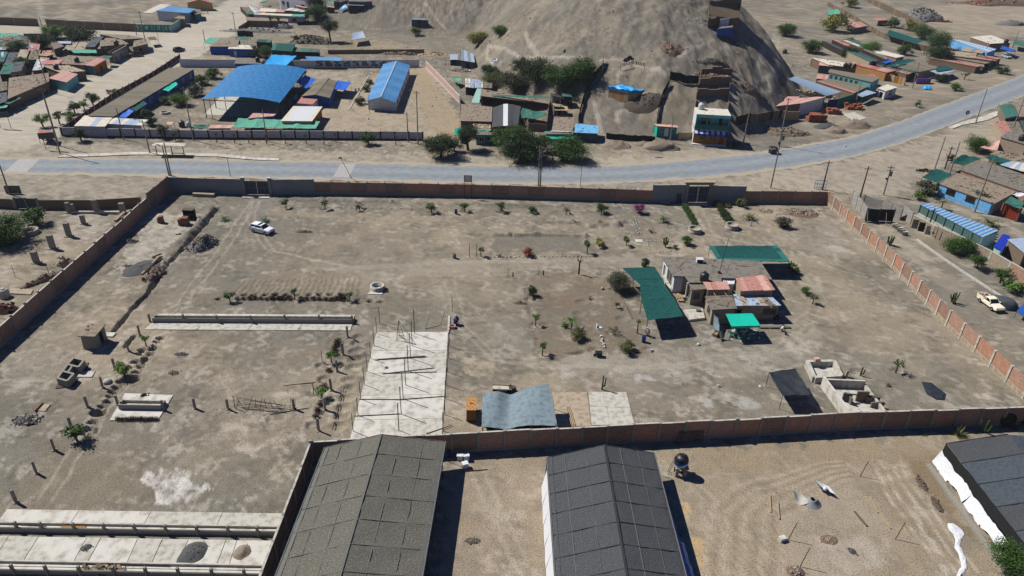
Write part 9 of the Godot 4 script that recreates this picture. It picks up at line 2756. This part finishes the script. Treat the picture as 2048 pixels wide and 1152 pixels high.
func person(label:String,at:Vector3,yaw:float,pose:String,shirt:Color,trousers:Color,hat:bool)->void:
	var t:=tn("person",label,"person",on(at))
	t.rotation.y=yaw
	var sk:=lin(C(.46,.32,.24))
	var hr:=lin(C(.08,.07,.06)) if not hat else lin(C(.80,.80,.78))
	var sh:=lin(shirt)
	var tr:=lin(trousers)
	var shoe:=lin(C(.12,.10,.09))
	var hip:=U(.92)
	var chest:=V(0,1.32,.0)
	var neck:=V(0,1.46,.01)
	var head:=V(0,1.60,.03)
	var knees:=[V(-.10,.50,.06),V(.10,.50,-.02)]
	var feet:=[V(-.10,.08,.10),V(.10,.08,-.12)]
	var elbows:=[V(-.26,1.12,-.04),V(.26,1.12,.03)]
	var hands:=[V(-.27,.86,.08),V(.27,.86,.1)]
	if pose=="walk":
		knees=[V(-.09,.52,.18),V(.09,.48,-.08)]
		feet=[V(-.09,.08,.24),V(.09,.12,-.36)]
		elbows=[V(-.25,1.12,-.14),V(.25,1.12,.10)]
		hands=[V(-.25,.92,-.08),V(.25,.95,.28)]
	elif pose=="crouch":
		hip=V(0,.34,-.10)
		chest=V(0,.68,.10)
		neck=V(0,.80,.17)
		head=V(0,.90,.25)
		knees=[V(-.17,.48,.30),V(.17,.46,.30)]
		feet=[V(-.16,.08,.05),V(.16,.08,.05)]
		elbows=[V(-.24,.50,.28),V(.24,.50,.28)]
		hands=[V(-.12,.32,.48),V(.12,.30,.48)]
	elif pose=="bend":
		hip=V(0,.90,-.10)
		chest=V(0,1.20,.14)
		neck=V(0,1.31,.23)
		head=V(0,1.40,.31)
		elbows=[V(-.24,.98,.26),V(.24,.98,.26)]
		hands=[V(-.16,.84,.46),V(.16,.84,.46)]
	var bones:=[[hip,chest,.135,.15,sh],[chest,neck,.13,.06,sh],[neck,head,.055,.06,sk],[head-V(0,.02,-.01),head+V(0,.02,.01),.088,.09,sk],[head+V(0,.05,-.025),head+V(0,.07,.0),.092,.085,hr],[head+V(0,-.01,.09),head+V(0,-.03,.105),.018,.02,sk]]
	for s in 2:
		var sx:=-1.0 if s==0 else 1.0
		var shd:=chest+V(sx*.17,.06,0)
		bones.append([chest,shd,.1,.07,sh])
		bones.append([shd,elbows[s],.062,.048,sh])
		bones.append([elbows[s],hands[s],.044,.034,sk])
		bones.append([hands[s],hands[s]+(hands[s]-elbows[s]).normalized()*.07,.036,.03,sk])
		var hp:=hip+V(sx*.09,-.04,0)
		bones.append([hp,knees[s],.095,.065,tr])
		bones.append([knees[s],feet[s],.062,.045,tr])
		bones.append([feet[s]+V(0,-.03,-.04),feet[s]+V(0,-.045,.15),.042,.036,shoe])
		bones.append([head+V(sx*.088,-.005,-.005),head+V(sx*.095,.01,-.015),.018,.016,sk])
	if hat:
		bones.append([head+V(0,.06,.0),head+V(0,.065,.09),.1,.06,hr])
	var m:=StandardMaterial3D.new()
	m.vertex_color_use_as_albedo=true
	m.roughness=.9
	m.resource_name="clothed_figure"
	var body:=pt(t,"body",field_mesh(bones,.03),m)
	var fs:=surf()
	for s in 2:
		var d:Vector3=(hands[s]-elbows[s]).normalized()
		var side:=d.cross(Vector3.RIGHT).normalized()
		for k in 5:
			var root:Vector3=hands[s]+d*(.09 if k<4 else .03)+side*(.012+(k-2)*.02 if k<4 else .04)
			var ln:float=[.06,.072,.068,.052,.05][k]
			var tip:=root+d*ln+side*(.0 if k<4 else .03)
			add_box(fs,(root+tip)/2,V(.016,ln*1.2,.016),.0)
	pt(t,"fingers",made(fs),M.skin)
func make_people()->void:
	person("person in dark clothes walking along the road past trees",v(8.7,-163.5),1.6,"walk",C(.10,.10,.12),C(.09,.09,.10),false)
	person("person in white shirt crouching over the ground before annex",v(40.4,-91.3),.9,"crouch",C(.82,.82,.83),C(.16,.18,.24),false)
	person("person with white hat standing at the annex wall",v(37.6,-94.5),-.6,"stand",C(.24,.26,.32),C(.14,.14,.17),true)
	person("person in white shirt bending beside the blue barrel",v(20.1,-88.8),-1.2,"bend",C(.80,.81,.84),C(.18,.22,.36),true)
	person("person with white hat bending by barrel near concrete strip",v(-7.9,-90.6),-1.4,"bend",C(.14,.18,.36),C(.14,.16,.24),true)
	var bk:=v(40.7,-90.3)
	var b:=tn("bucket","dark bucket beside the crouching person","bucket",bk)
	pt(b,"pail",lathe([[.0,.0],[.8,.0],[1.0,1.0],[.92,1.0],[.75,.1]],.2,.36,14),M.blackp)
	pt(b,"handle",torus(.19,.012),M.steel,X3(Basis(Vector3.RIGHT,PI/2-.5),U(.36)))
# ---------- plants ----------
var crowns:={}
func crown_mesh(detail:String,seed_no:int)->ArrayMesh:
	var r:=RandomNumberGenerator.new()
	r.seed=seed_no*31+detail.length()
	var spec:Dictionary={"small":{"clumps":16,"per":42,"leaf":.15},"medium":{"clumps":22,"per":95,"leaf":.098},"big":{"clumps":62,"per":150,"leaf":.052},"sparse":{"clumps":8,"per":26,"leaf":.17}}[detail]
	var st:=surf()
	for c in spec.clumps:
		var d:=V(r.randfn(),r.randfn()*.8,r.randfn()).normalized()
		var centre:=d*r.randf_range(.25,.78)
		centre.y*=.8
		var cr:=r.randf_range(.2,.36)
		for k in spec.per:
			var o:=V(r.randfn(),r.randfn()*.75,r.randfn())*cr*.52
			var p:=centre+o
			var a:Vector3=V(r.randfn(),r.randfn()*.5,r.randfn()).normalized()*spec.leaf*r.randf_range(.6,1.3)
			var b:Vector3=a.cross(V(r.randfn(),r.randfn()+1.2,r.randfn())).normalized()*spec.leaf*.42
			st.add_vertex(p-a*.5)
			st.add_vertex(p+b)
			st.add_vertex(p+a*.7)
			st.add_vertex(p-a*.5)
			st.add_vertex(p+a*.7)
			st.add_vertex(p-b)
	return made(st)
func get_crown(detail:String)->ArrayMesh:
	if not crowns.has(detail):
		crowns[detail]=[]
		for k in 4:
			crowns[detail].append(crown_mesh(detail,k+1))
	return crowns[detail][rng.randi() % 4]
func add_limb(st:SurfaceTool,a:Vector3,b:Vector3,r0:float,r1:float)->void:
	var d:=(b-a).normalized()
	var s:=d.cross(V(.31,.2,.9)).normalized()
	var u:=s.cross(d)
	for i in 6:
		var c0:=s*cos(TAU*i/6)+u*sin(TAU*i/6)
		var c1:=s*cos(TAU*(i+1)/6)+u*sin(TAU*(i+1)/6)
		for v in [a+c0*r0,b+c0*r1,b+c1*r1,a+c0*r0,b+c1*r1,a+c1*r0]:
			st.add_vertex(v)
func tree(label:String,base:Vector3,h:float,r:float,m:Material,detail:="small",called:="tree",group:="",squash:=.85)->Node3D:
	var b:=on(base)
	var t:=tn(called,label,"tree" if called.contains("tree") else ("sapling" if called=="sapling" else "shrub"),b,group)
	var rv:=r*squash
	var cy:=maxf(h-rv,rv*.75)
	var st:=surf(false)
	var fork:=V(rr(-.1,.1)*r,cy-rv*.55,rr(-.1,.1)*r)
	if fork.y<.15*h:
		fork.y=.15*h
	var tr:=clampf(.035*h+.05*r,.025,.4)
	add_limb(st,U(-.15),fork,tr,tr*.7)
	for k in 5:
		var a:=TAU*(k+rf()*.6)/5
		add_limb(st,fork,V(cos(a)*r*.55,cy+rr(-.1,.45)*rv,sin(a)*r*.55),tr*.6,tr*.15)
	pt(t,"trunk",made(st),M.bark)
	pt(t,"crown",get_crown(detail),m,X3(Basis(Vector3.UP,rf()*TAU)*Basis.from_scale(V(r,rv,r)*1.22),U(cy)))
	return t
func palm(label:String,base:Vector3,h:float,r:float,m:Material,fronds:=12,stem:=.12)->void:
	var b:=on(base)
	var t:=tn("palm",label,"palm",b)
	if h>.3:
		rod(t,"trunk",b,b+U(h),stem,stem*.8,M.bark,7)
	for k in fronds:
		var a:=TAU*(k+rf()*.5)/fronds
		var up:=rr(.25,.9)
		var st:=surf()
		var dir:=V(cos(a),0,sin(a))
		var side:=V(-sin(a),0,cos(a))
		var prev:=U(h)
		for s in 7:
			var u:=(s+1)/7.0
			var p:=U(h)+dir*r*u+V(0,r*(up*u*1.5-1.15*u*u),0)
			for e in [-1,1]:
				var w:float=r*.26*(1.05-u)+.03
				var tip:Vector3=prev.lerp(p,.9)+side*float(e)*w-V(0,w*.35,0)+dir*.1*r
				for v in [prev,tip,p]:
					st.add_vertex(v)
			prev=p
		pt(t,"frond",made(st),m)
func cactus(label:String,base:Vector3,h:float,arms:int,m:Material,called:="cactus")->void:
	var b:=on(base)
	var t:=tn(called,label,"cactus",b)
	rod(t,"stem",b,b+V(.05,h,0),.12,.09,m,8)
	for k in arms:
		var a:=TAU*k/maxi(1,arms)+rf()
		var y:=h*rr(.08,.4)
		var o:=V(cos(a),0,sin(a))*rr(.25,.5)
		rod(t,"arm",b+U(y),b+o+V(0,y+.15,0),.09,.09,m,7)
		rod(t,"arm",b+o+V(0,y+.1,0),b+o*1.4+V(0,h*rr(.6,1.0),0),.1,.08,m,7)
func spiky(label:String,base:Vector3,r:float,m:Material,n:=34,called:="agave")->void:
	var b:=on(base)
	var t:=tn(called,label,"agave",b)
	var st:=surf()
	for k in n:
		var d:=V(rng.randfn(),absf(rng.randfn())*.9+.15,rng.randfn()).normalized()
		var side:=d.cross(Vector3.UP).normalized()*r*.07
		for v in [side+d*.08,-side+d*.08,d*r*rr(.7,1.1)]:
			st.add_vertex(v)
	pt(t,"leaves",made(st),m)
	rod(t,"stem",b-U(.1),b+V(0,r*.25,0),r*.12,r*.1,M.bark,7)
func hedge(label:String,a:Vector3,b:Vector3,w:float,h:float,m:Material)->void:
	var t:=tn("hedge",label,"hedge",(a+b)/2)
	var n:=maxi(3,roundi(a.distance_to(b)/(w*.55)))
	for k in n:
		var p:=a.lerp(b,float(k)/(n-1))
		var s:=rr(.85,1.15)
		pt(t,"shrub",get_crown("medium"),m,X3(Basis(Vector3.UP,rf()*TAU)*Basis.from_scale(V(w*.62*s,h*.6*s,w*.62*s)),p-t.position+V(0,h*.45,0)))
		rod(t,"stem",p,p+V(0,h*.5,0),.04,.03,M.bark,5)
func make_trees()->void:
	var S:="sapling"
	var L1:Material=M.lf_mid
	var L2:Material=M.lf_dark
	var L3:Material=M.lf_bright
	var L4:Material=M.lf_olive
	var L5:Material=M.lf_grey
	var s:="small"
	var m:="medium"
	var b:="big"
	var T:="tree"
	var B:="shrub"
	for p in [
		[S,"green sapling beside the first post near planting pits",v(-50.4,-82.4),1.8,.55,L3,s],
		[S,"fuller green sapling at the middle of planting pits",v(-50,-75.5),2.2,1.0,L3,s],
		[S,"wide green sapling near the lower planting pits",v(-49.38,-62.94),2.5,1.15,L1,s],
		[S,"sapling at the start of the dry shrub row",v(-43.2,-94.9),1.9,.75,L1,s],
		[S,"sapling in the middle of the dry shrub row",v(-33.7,-96.4),2.0,.6,L1,s],
		[S,"sapling at the end of the dry shrub row",v(-25.1,-96.3),1.7,.6,L1,s],
		[S,"bright sapling beside the upper round pits",v(-24.1,-79.7),2.0,.65,L3,s],
		[S,"bright sapling beside the lower round pits",v(-23.6,-72.3),1.9,.75,L3,s],
		[S,"first sapling on the bank by navy double gate",v(-45.3,-131.9),1.9,.75,L1,s],
		[S,"second sapling on the bank, thin trunk",v(-37.5,-131.8),2.1,.75,L4,s],
		[S,"brownish sapling on the bank of saplings",v(-30.7,-132),1.8,1.0,L5,"sparse"],
		[S,"bushy sapling on the bank beside the blue barrel",v(-16.4,-131.9),2.2,1.0,L1,s],
		[S,"dense sapling right of the blue barrel on bank",v(-9.9,-132.9),2.0,.95,L1,s],
		[S,"spreading sapling on the bank past the dense one",v(-2.7,-133.1),2.3,1.0,L1,s],
		[S,"low round sapling on the sapling bank",v(3.6,-133),1.7,1.0,L1,s],
		[S,"withered sapling on the bank near bermed bed",v(10.4,-133.1),1.5,.8,L4,"sparse"],
		[S,"last sapling on the bank before the grey portal",v(17.5,-134.1),2.2,1.1,L1,s],
		[B,"magenta flowering bush by the garden path's start",v(25.1,-134.5),2.2,1.15,M.petal,m],
		[B,"low green bush before the grey portal wall",v(46.8,-139.6),2.0,1.1,L4,s],
		[B,"grey bush under the thin wire arch",v(52.5,-129.8),2.0,1.5,L5,m],
		[S,"sapling beside the bermed bed below brick wall",v(17.5,-133.9),2.0,1.0,L1,s],
		[T,"round green tree by the ring planter",v(32,-120.3),1.9,1.2,L1,m],
		[T,"small round tree on the bermed bed",v(20.7,-119.2),1.9,.85,L1,s],
		[T,"large thorny grey-green tree beside long shade net",v(17.2,-102.4),3.3,2.2,L5,b],
		[B,"red flowering bush in the bermed plot",v(2.7,-113.9),1.5,1.0,M.petal_red,s],
		[B,"orange-brown bush near the bermed plot's end",v(15.9,-118.6),1.7,1.0,M.lf_yellow,s],
		[S,"tall thin sapling in the bermed plot",v(13.2,-115.6),2.5,.7,L1,s],
		[S,"little sapling beside the wooden hoop stakes",v(-5.6,-113),1.9,.6,L4,s],
		[B,"yellowish tuft in the bermed plot's bed",v(-2.5,-113.2),.7,.5,M.lf_yellow,"sparse"],
		[S,"leafy sapling at the garden bed's edge",v(3.7,-90.9),2.0,.6,L3,s],
		[S,"leafy sapling at the garden bed's lower corner",v(4.5,-83.3),2.0,.6,L1,s],
		[B,"bright green bush beside the thin garden palm",v(8.1,-90.6),.9,.55,L3,s],
		[B,"olive shrub in a stone ring in garden bed",v(9.7,-87.5),1.1,1.05,L4,m],
		[S,"little cactus-like sapling in the garden bed",v(16.4,-96.5),1.1,.4,L2,s],
		[B,"dry low shrub in the garden bed's dug ring",v(15.1,-89.4),.7,.8,L4,"sparse"],
		[B,"tiny brown tuft in the garden bed",v(12.5,-99),.4,.4,L4,"sparse"],
		[S,"climbing sapling at the shade net's outer post",v(18.6,-89.5),2.6,.55,M.lf_yellow,"sparse"],
		[B,"full grey-green shrub at the garden bed's corner",v(16.6,-84.7),1.7,1.15,L4,m],
		[S,"sapling in a dug ring right of the house",v(48,-99.8),1.7,.6,L1,s],
		[B,"low bush right of the house near its shadow",v(47.8,-103.2),.8,.8,L1,s],
		[B,"green bush under the wide shade net's edge",v(48.4,-110.4),1.6,1.2,L1,s],
		[B,"small shrub near the cactus bed's path side",v(26.2,-125.4),1.0,.6,L4,"sparse"],
		[B,"small shrub in the cactus bed's corner",v(29.4,-118.5),.9,.5,L4,s],
		[B,"yellow-green tuft beside the darker hedge",v(44,-139),.9,.7,M.lf_yellow,s],
		[S,"young palm-like sapling near roofless rooms",v(53.1,-81.6),2.2,.8,L1,"sparse"],
		[T,"spreading tree beside the black net shed",v(48.99,-48.41),3.6,2.1,L1,b],
		[T,"largest green tree in the lane's garden strip",v(81.8,-120.3),3.6,2.7,L1,b],
		[T,"middle-sized tree next in the lane's garden strip",v(82,-114),2.9,1.7,L1,m],
		[T,"open-crowned tree last in the lane's garden strip",v(83.1,-108.8),3.2,1.7,L1,m],
		[B,"low green creepers by the lane kerb",v(83.8,-106.2),.6,1.6,L3,s],
		[B,"green shrub behind the leaning lane pole",v(81.2,-127.9),1.5,1.0,L1,s],
		[B,"bright grass tuft beside the street corner lot",v(87.2,-146.6),.9,1.3,L3,s],
		[B,"dark tangle of shrubs by the sky-blue house corner",v(90.6,-149.9),1.6,2.2,L5,m],
		[T,"low spreading trees behind the green corner net",v(119.2,-182.3),2.6,3.4,L1,b],
		[B,"round dark shrub between corner poles",v(108.5,-173.9),1.7,1.0,L2,s],
		[T,"nearly bare tree against the sky-blue wall",v(98.9,-143.2),4.2,1.8,L5,"sparse"],
		[T,"leafy tree in the pillar plot by dark wall",v(-88.4,-120.9),3.6,2.4,L1,m],
		[T,"broad leafy tree at the pillar plot's edge",v(-89,-113.3),4.6,4.2,L1,b],
		[T,"dark bushy roadside tree by the school's sandy end",v(-17.9,-165),6.4,4.2,L2,b],
		[T,"reddish-brown roadside shrub beside the dark tree",v(-15.1,-169.1),3.6,2.2,L5,m],
		[T,"upright dark tree before the small turquoise awning",v(-11.8,-170.8),6.8,3.2,L2,b],
		[T,"wide dark green tree arching over the verge",v(1.8,-164.5),7.4,5.8,L2,b],
		[T,"bright green crown behind the wide verge tree",v(-1.2,-170.3),7.6,5.0,L1,b],
		[T,"olive tree between verge tree and turquoise awning",v(6.3,-171),4.8,2.4,L4,m],
		[T,"separate round tree beside the walking person",v(12.3,-165.5),6.2,4.8,L1,b],
		[B,"low bush at the foot of the separate round tree",v(11.1,-165.4),1.2,1.4,L3,s],
		[T,"wide dark tree of the cluster at hill's foot",v(5.6,-218.6),6.2,5.6,L2,b],
		[T,"brighter tree in the middle of foothill cluster",v(12.7,-209.6),7.6,5.6,L1,b],
		[T,"spreading tree at foothill cluster's fence side",v(18.4,-209.3),4.8,5.0,L1,b],
		[T,"dark round tree near the zinc shack",v(-9.7,-242.7),4.4,3.0,L2,b],
		[T,"lighter tree below the dark round one",v(-6.8,-235.1),3.6,2.8,L1,m],
		[B,"dry brushwood hedge above the long shed",v(-.8,-221.5),2.0,4.5,L5,b],
		[B,"second dry brush clump above the long shed",v(-7.9,-232.8),1.8,3.2,L4,b],
		[B,"dry reddish scrub beside the dark tree cluster",v(.6,-230.8),1.8,3.0,L5,m],
		[B,"leafy shrub beside pale teal leaning sheet",v(-14.1,-228.7),1.6,1.4,L3,s],
		[S,"shrub beside the two-storey house's step",v(55.2,-179.2),1.8,1.3,L1,s],
		[T,"round-topped street tree far along the bend",v(181.5,-278),3.6,2.6,L1,m],
		[T,"flat-topped small tree on the bend's sandy verge",v(148.8,-248.9),3.0,2.2,L3,m],
		[S,"thin sapling on the verge below corner shop",v(124.4,-225.4),2.6,1.4,L1,"sparse"],
		[S,"bare young tree beside the shop awning",v(161.1,-266.3),3.4,1.4,L4,"sparse"],
		[T,"dark tree in front of the shop awning",v(149.7,-261.2),3.4,2.4,L2,m],
		[T,"dark tree behind the mud house of far row",v(165.3,-294.4),4.6,6.0,L2,b],
		[T,"green tree cluster behind the pale blue house",v(181.6,-326.1),5.4,5.5,L1,b],
		[T,"tree behind the long blue-green shade net",v(186.1,-349.5),4.6,5.0,L1,b],
		[T,"yellowish tree above the long shade net",v(190.8,-372.7),4.4,4.2,M.lf_yellow,m],
		[T,"green tree between garden sheds",v(185.6,-380.5),4.4,4.0,L1,m],
		[T,"garden tree behind white slab-roofed brick house",v(159.5,-310),4.2,3.4,L1,m],
		[T,"bright garden tree beside the lane",v(143.9,-307.7),4.6,4.6,L3,b],
		[T,"dark garden tree before the white lane tank",v(132.7,-300.1),4.8,3.8,L2,b],
		[T,"small garden tree above the white lane tank",v(143.5,-327),3.6,2.8,L1,m],
		[T,"yellow-green tree at the gardens' far end",v(192,-449.9),4.6,5.0,M.lf_yellow,m],
		[B,"grassy yellow scrub beside the reed fence",v(150.6,-362.6),1.2,6.0,M.lf_yellow,m],
		[T,"dense tree on the hill's far flank by tank",v(122.1,-346.1),4.2,5.0,L1,b],
		[T,"dense round tree lower on hill's far flank",v(120.4,-308.2),5.0,4.6,L1,b],
		[T,"tall dark tree standing in the open lot",v(-76.2,-301.5),9.5,4.2,L2,b],
		[T,"bright leafy tree behind the tall dark one",v(-92.9,-345.9),6.5,5.2,L1,b],
		[T,"dark tree behind the grey sheet house",v(-95.6,-357.8),7.5,5.0,L2,b],
		[T,"round tree in front of the dark green roof",v(-92,-268.5),4.2,3.2,L1,b],
		[T,"twin tree beside the round one behind shop",v(-95.9,-269.3),4.0,3.0,L2,m],
		[S,"young street tree before the pale shop",v(-108.6,-329.5),5.6,1.6,L3,s],
		[S,"second young street tree before the pale shop",v(-105.2,-330.1),5.4,1.5,L3,s],
		[T,"banana-like tree below the far slope shack",v(-44.1,-319.7),4.0,2.6,L3,m],
		[B,"yellow scrub along the hill's lower edge",v(-15.5,-281.9),1.6,3.6,M.lf_yellow,b],
		[B,"green scrub at top of the hill's lower edge",v(-7,-267.4),2.2,2.6,L3,b],
		[T,"bright tree at the crowded block's wall",v(-181.7,-290.7),5.2,4.6,L3,b],
		[T,"thin grey tree beside the bright block tree",v(-178.8,-295.1),5.6,4.0,L5,m],
		[T,"large dark tree in the crowded block",v(-165.3,-280.9),6.5,5.8,L2,b],
		[T,"dark tree with pale sheet roof beside it",v(-175.3,-272.4),5.6,4.8,L2,b],
		[T,"leafy tree at the crowded block's edge",v(-178.2,-262.1),5.6,4.4,L1,b],
		[T,"sapling-like tree below the dark plot wall",v(-162.5,-239.9),4.6,3.0,L1,m],
		[T,"street tree beside the red kiosk",v(-121,-179.1),3.8,2.0,L3,m],
		[T,"thin dark street tree nearest the kiosk tree",v(-118.6,-182.2),3.6,1.6,L2,s],
		[T,"dark broad street tree outside maroon wall",v(-119.5,-191.3),3.6,2.0,L2,m],
		[T,"wide-crowned street tree outside maroon wall",v(-118.9,-199.7),4.0,2.2,L2,m],
		[T,"small pale street tree between two dark ones",v(-119.4,-195.9),2.8,1.5,L3,s],
		[T,"low green street shrub by maroon wall",v(-117.6,-185.9),2.2,1.9,L3,m],
		[T,"thin sapling tree outside maroon wall's middle",v(-119.1,-209.2),2.4,1.0,L5,s],
		[T,"bright street shrub at maroon wall's far half",v(-117.8,-210.9),2.4,1.7,L3,m],
		[T,"large leafy shrub in the school garden",v(-95.7,-202.5),3.4,3.0,L3,b],
		[T,"dark shrub beside the classroom block",v(-100.2,-203.4),2.4,1.8,L1,m],
		[T,"bushy shrub behind the second white porch roof",v(-99.6,-188.4),2.8,2.2,L1,m],
		[T,"low dark shrub by the school's tanks",v(-95.2,-182.9),1.8,2.0,L2,m],
		[B,"school garden shrub with grey leaves",v(-95.8,-213.4),1.8,2.4,L5,m],
		[B,"school garden shrub beyond the grey one",v(-98.9,-226.7),1.6,2.2,L1,m],
		[B,"school garden shrub nearest the white wall",v(-98.5,-235.5),2.2,2.4,L1,m],
		[T,"street tree before the school's corner panels",v(-105.6,-168.7),3.6,2.0,L2,m],
		[T,"grey-green tree at the school's tank corner",v(-87.8,-173.1),3.6,1.9,L5,m],
		[S,"slim sapling before the school's lilac wall by tanks",v(-84,-171.5),2.6,.9,L1,s],
		[T,"bushy verge tree before the school wall's end",v(-36.6,-172.5),3.4,2.1,L1,m],
		[B,"planted strip shrub beside the blue hall",v(-45.9,-209.5),1.6,1.6,L5,m],
		[B,"second planted shrub beside the blue hall",v(-47.1,-224.7),1.6,1.4,L1,m],
		[B,"dark shrub near the blue hall's rear",v(-47.6,-233.9),1.8,1.2,L2,s]]:
		tree(p[1],p[2],p[3],p[4]*(1.1 if p[0]!=T else .92),p[5],p[6],p[0])
	for p in vs([-73.7,-171.1,-69.1,-170.7,-65.7,-171,-61.3,-170.9,-56.9,-171.6,-51.8,-171.8,-47.4,-171.7,-45.2,-174.2,-29.9,-173.2]):
		tree("slim staked sapling on the verge before the lilac school wall",p,2.6,.6,M.lf_mid,"sparse","sapling","staked saplings before the school wall")
	for p in [["small palm beside the pale gate drive",v(-54.9,-124.9),.3,1.3],["small palm beside the white car",v(-47.3,-125),.3,1.3],["feathery palm in the garden before the portal",v(29.4,-130.4),.5,1.6],["wide palm beside the darker hedge",v(47,-133),.5,1.9],["thin garden palm with drooping fronds",v(9,-90.5),1.3,1.4],["palm on the lane side of glazed stall",v(89.5,-141.3),1.6,1.4],["wide palm before the rust-red gate",v(95.2,-133.4),.6,2.4]]:
		palm(p[0],p[1],p[2],p[3],M.lf_mid if p[3]<1.8 else M.lf_olive)
	spiky("spiky yucca clump in the wall's shadow by black shed",v(54.8,-68.6),1.5,M.lf_olive,60,"yucca")
	spiky("small spiky yucca beside the round reels",v(62.4,-70.2),1.0,M.lf_olive,40,"yucca")
	spiky("spiky sprouts at the brick wall's foot",v(50.5,-68.4),.6,M.lf_olive,16,"yucca")
	cactus("tall columnar cactus beside the yucca clump",v(58.3,-69.2),1.9,2,M.lf_mid)
	cactus("columnar cactus standing near the cracked pad",v(12.1,-75.6),2.2,1,M.lf_mid)
	cactus("cactus sprout beside the roofless rooms",v(47.7,-80.4),1.4,1,M.lf_mid)
	cactus("many-armed cactus beside the sunlit wall's first half",v(70.4,-122.7),2.0,9,M.lf_mid)
	cactus("many-armed cactus beside the sunlit wall near pickup",v(71.2,-101.3),2.0,10,M.lf_mid)
	cactus("branching thin cactus in the edged garden bed",v(27.8,-119.1),2.0,9,M.lf_olive)
	for p in [["dark conical conifer at the garden bed's corner",v(3.2,-99.7),1.9,.85],["dark conical conifer at the shade net's far corner",v(22.9,-110.8),1.9,.8]]:
		var t:=tree(p[0],p[1],p[2],p[3],M.lf_dark,"medium","conifer_tree","",1.35)
	hedge("light green clipped hedge leading from portal gate",v(35,-138.1),v(35.2,-128.8),1.3,1.2,M.lf_mid)
	hedge("darker wider clipped hedge leading from portal gate",v(42,-139.7),v(42.3,-130.6),1.8,1.5,M.lf_dark)
	var bp:=v(11.2,-107.4)
	var bt:=tn("bare_tree","bare lopped tree trunk in a stone ring","tree",bp)
	rod(bt,"trunk",bp,bp+U(2.4),.16,.12,M.bark,8)
	for k in 5:
		var a:=k*1.3
		rod(bt,"branch",bp+U(2.2),bp+V(cos(a)*.6,2.8+.1*k,sin(a)*.5),.07,.05,M.bark,6)
	for i in 2:
		var q:Vector3=[v(.1,-105.8),v(5.2,-106.7)][i]
		var st:=tn("tree_stump",["short stump with stake in a dug ring","short dead stump beside the bare trunk"][i],"stump",q)
		rod(st,"stump",q,q+U(.9),.12,.1,M.bark,7)
		rod(st,"stake",q+V(-.8,0,0),q+V(-.8,1.5,0),.03,.03,M.wd_dark,5)
	scatter_stones()
func scatter_stones()->void:
	var st:=surf()
	add_rock(st,Vector3.ZERO,1.0)
	var mesh:=made(st)
	mesh.surface_set_material(0,M.rk_pale)
	var mm:=MultiMesh.new()
	mm.transform_format=MultiMesh.TRANSFORM_3D
	mm.mesh=mesh
	var n:=9000
	mm.instance_count=n
	for i in n:
		var p:=V(rr(-68,64),0,rr(-139,-45))
		var s:=.03+.07*pow(rf(),3)
		if i % 3==0:
			p=V(rr(-60,110),0,rr(-320,-140))
			s*=1.0+6.0*pow(rf(),4)
		if p.z<-142 and p.z>-182:
			p.z-=60
		p.y=gy(p.x,p.z)+s*.2
		mm.set_instance_transform(i,X3(Basis.from_euler(V(rf()*6,rf()*6,rf()*6))*Basis.from_scale(V(s,s,s)),p))
	var o:=MultiMeshInstance3D.new()
	o.name="loose_stones"
	o.multimesh=mm
	o.material_override=M.rk_pale
	add_child(o)
	tag(o,"small loose stones strewn over the bare soil","stones")
	stuff(o)
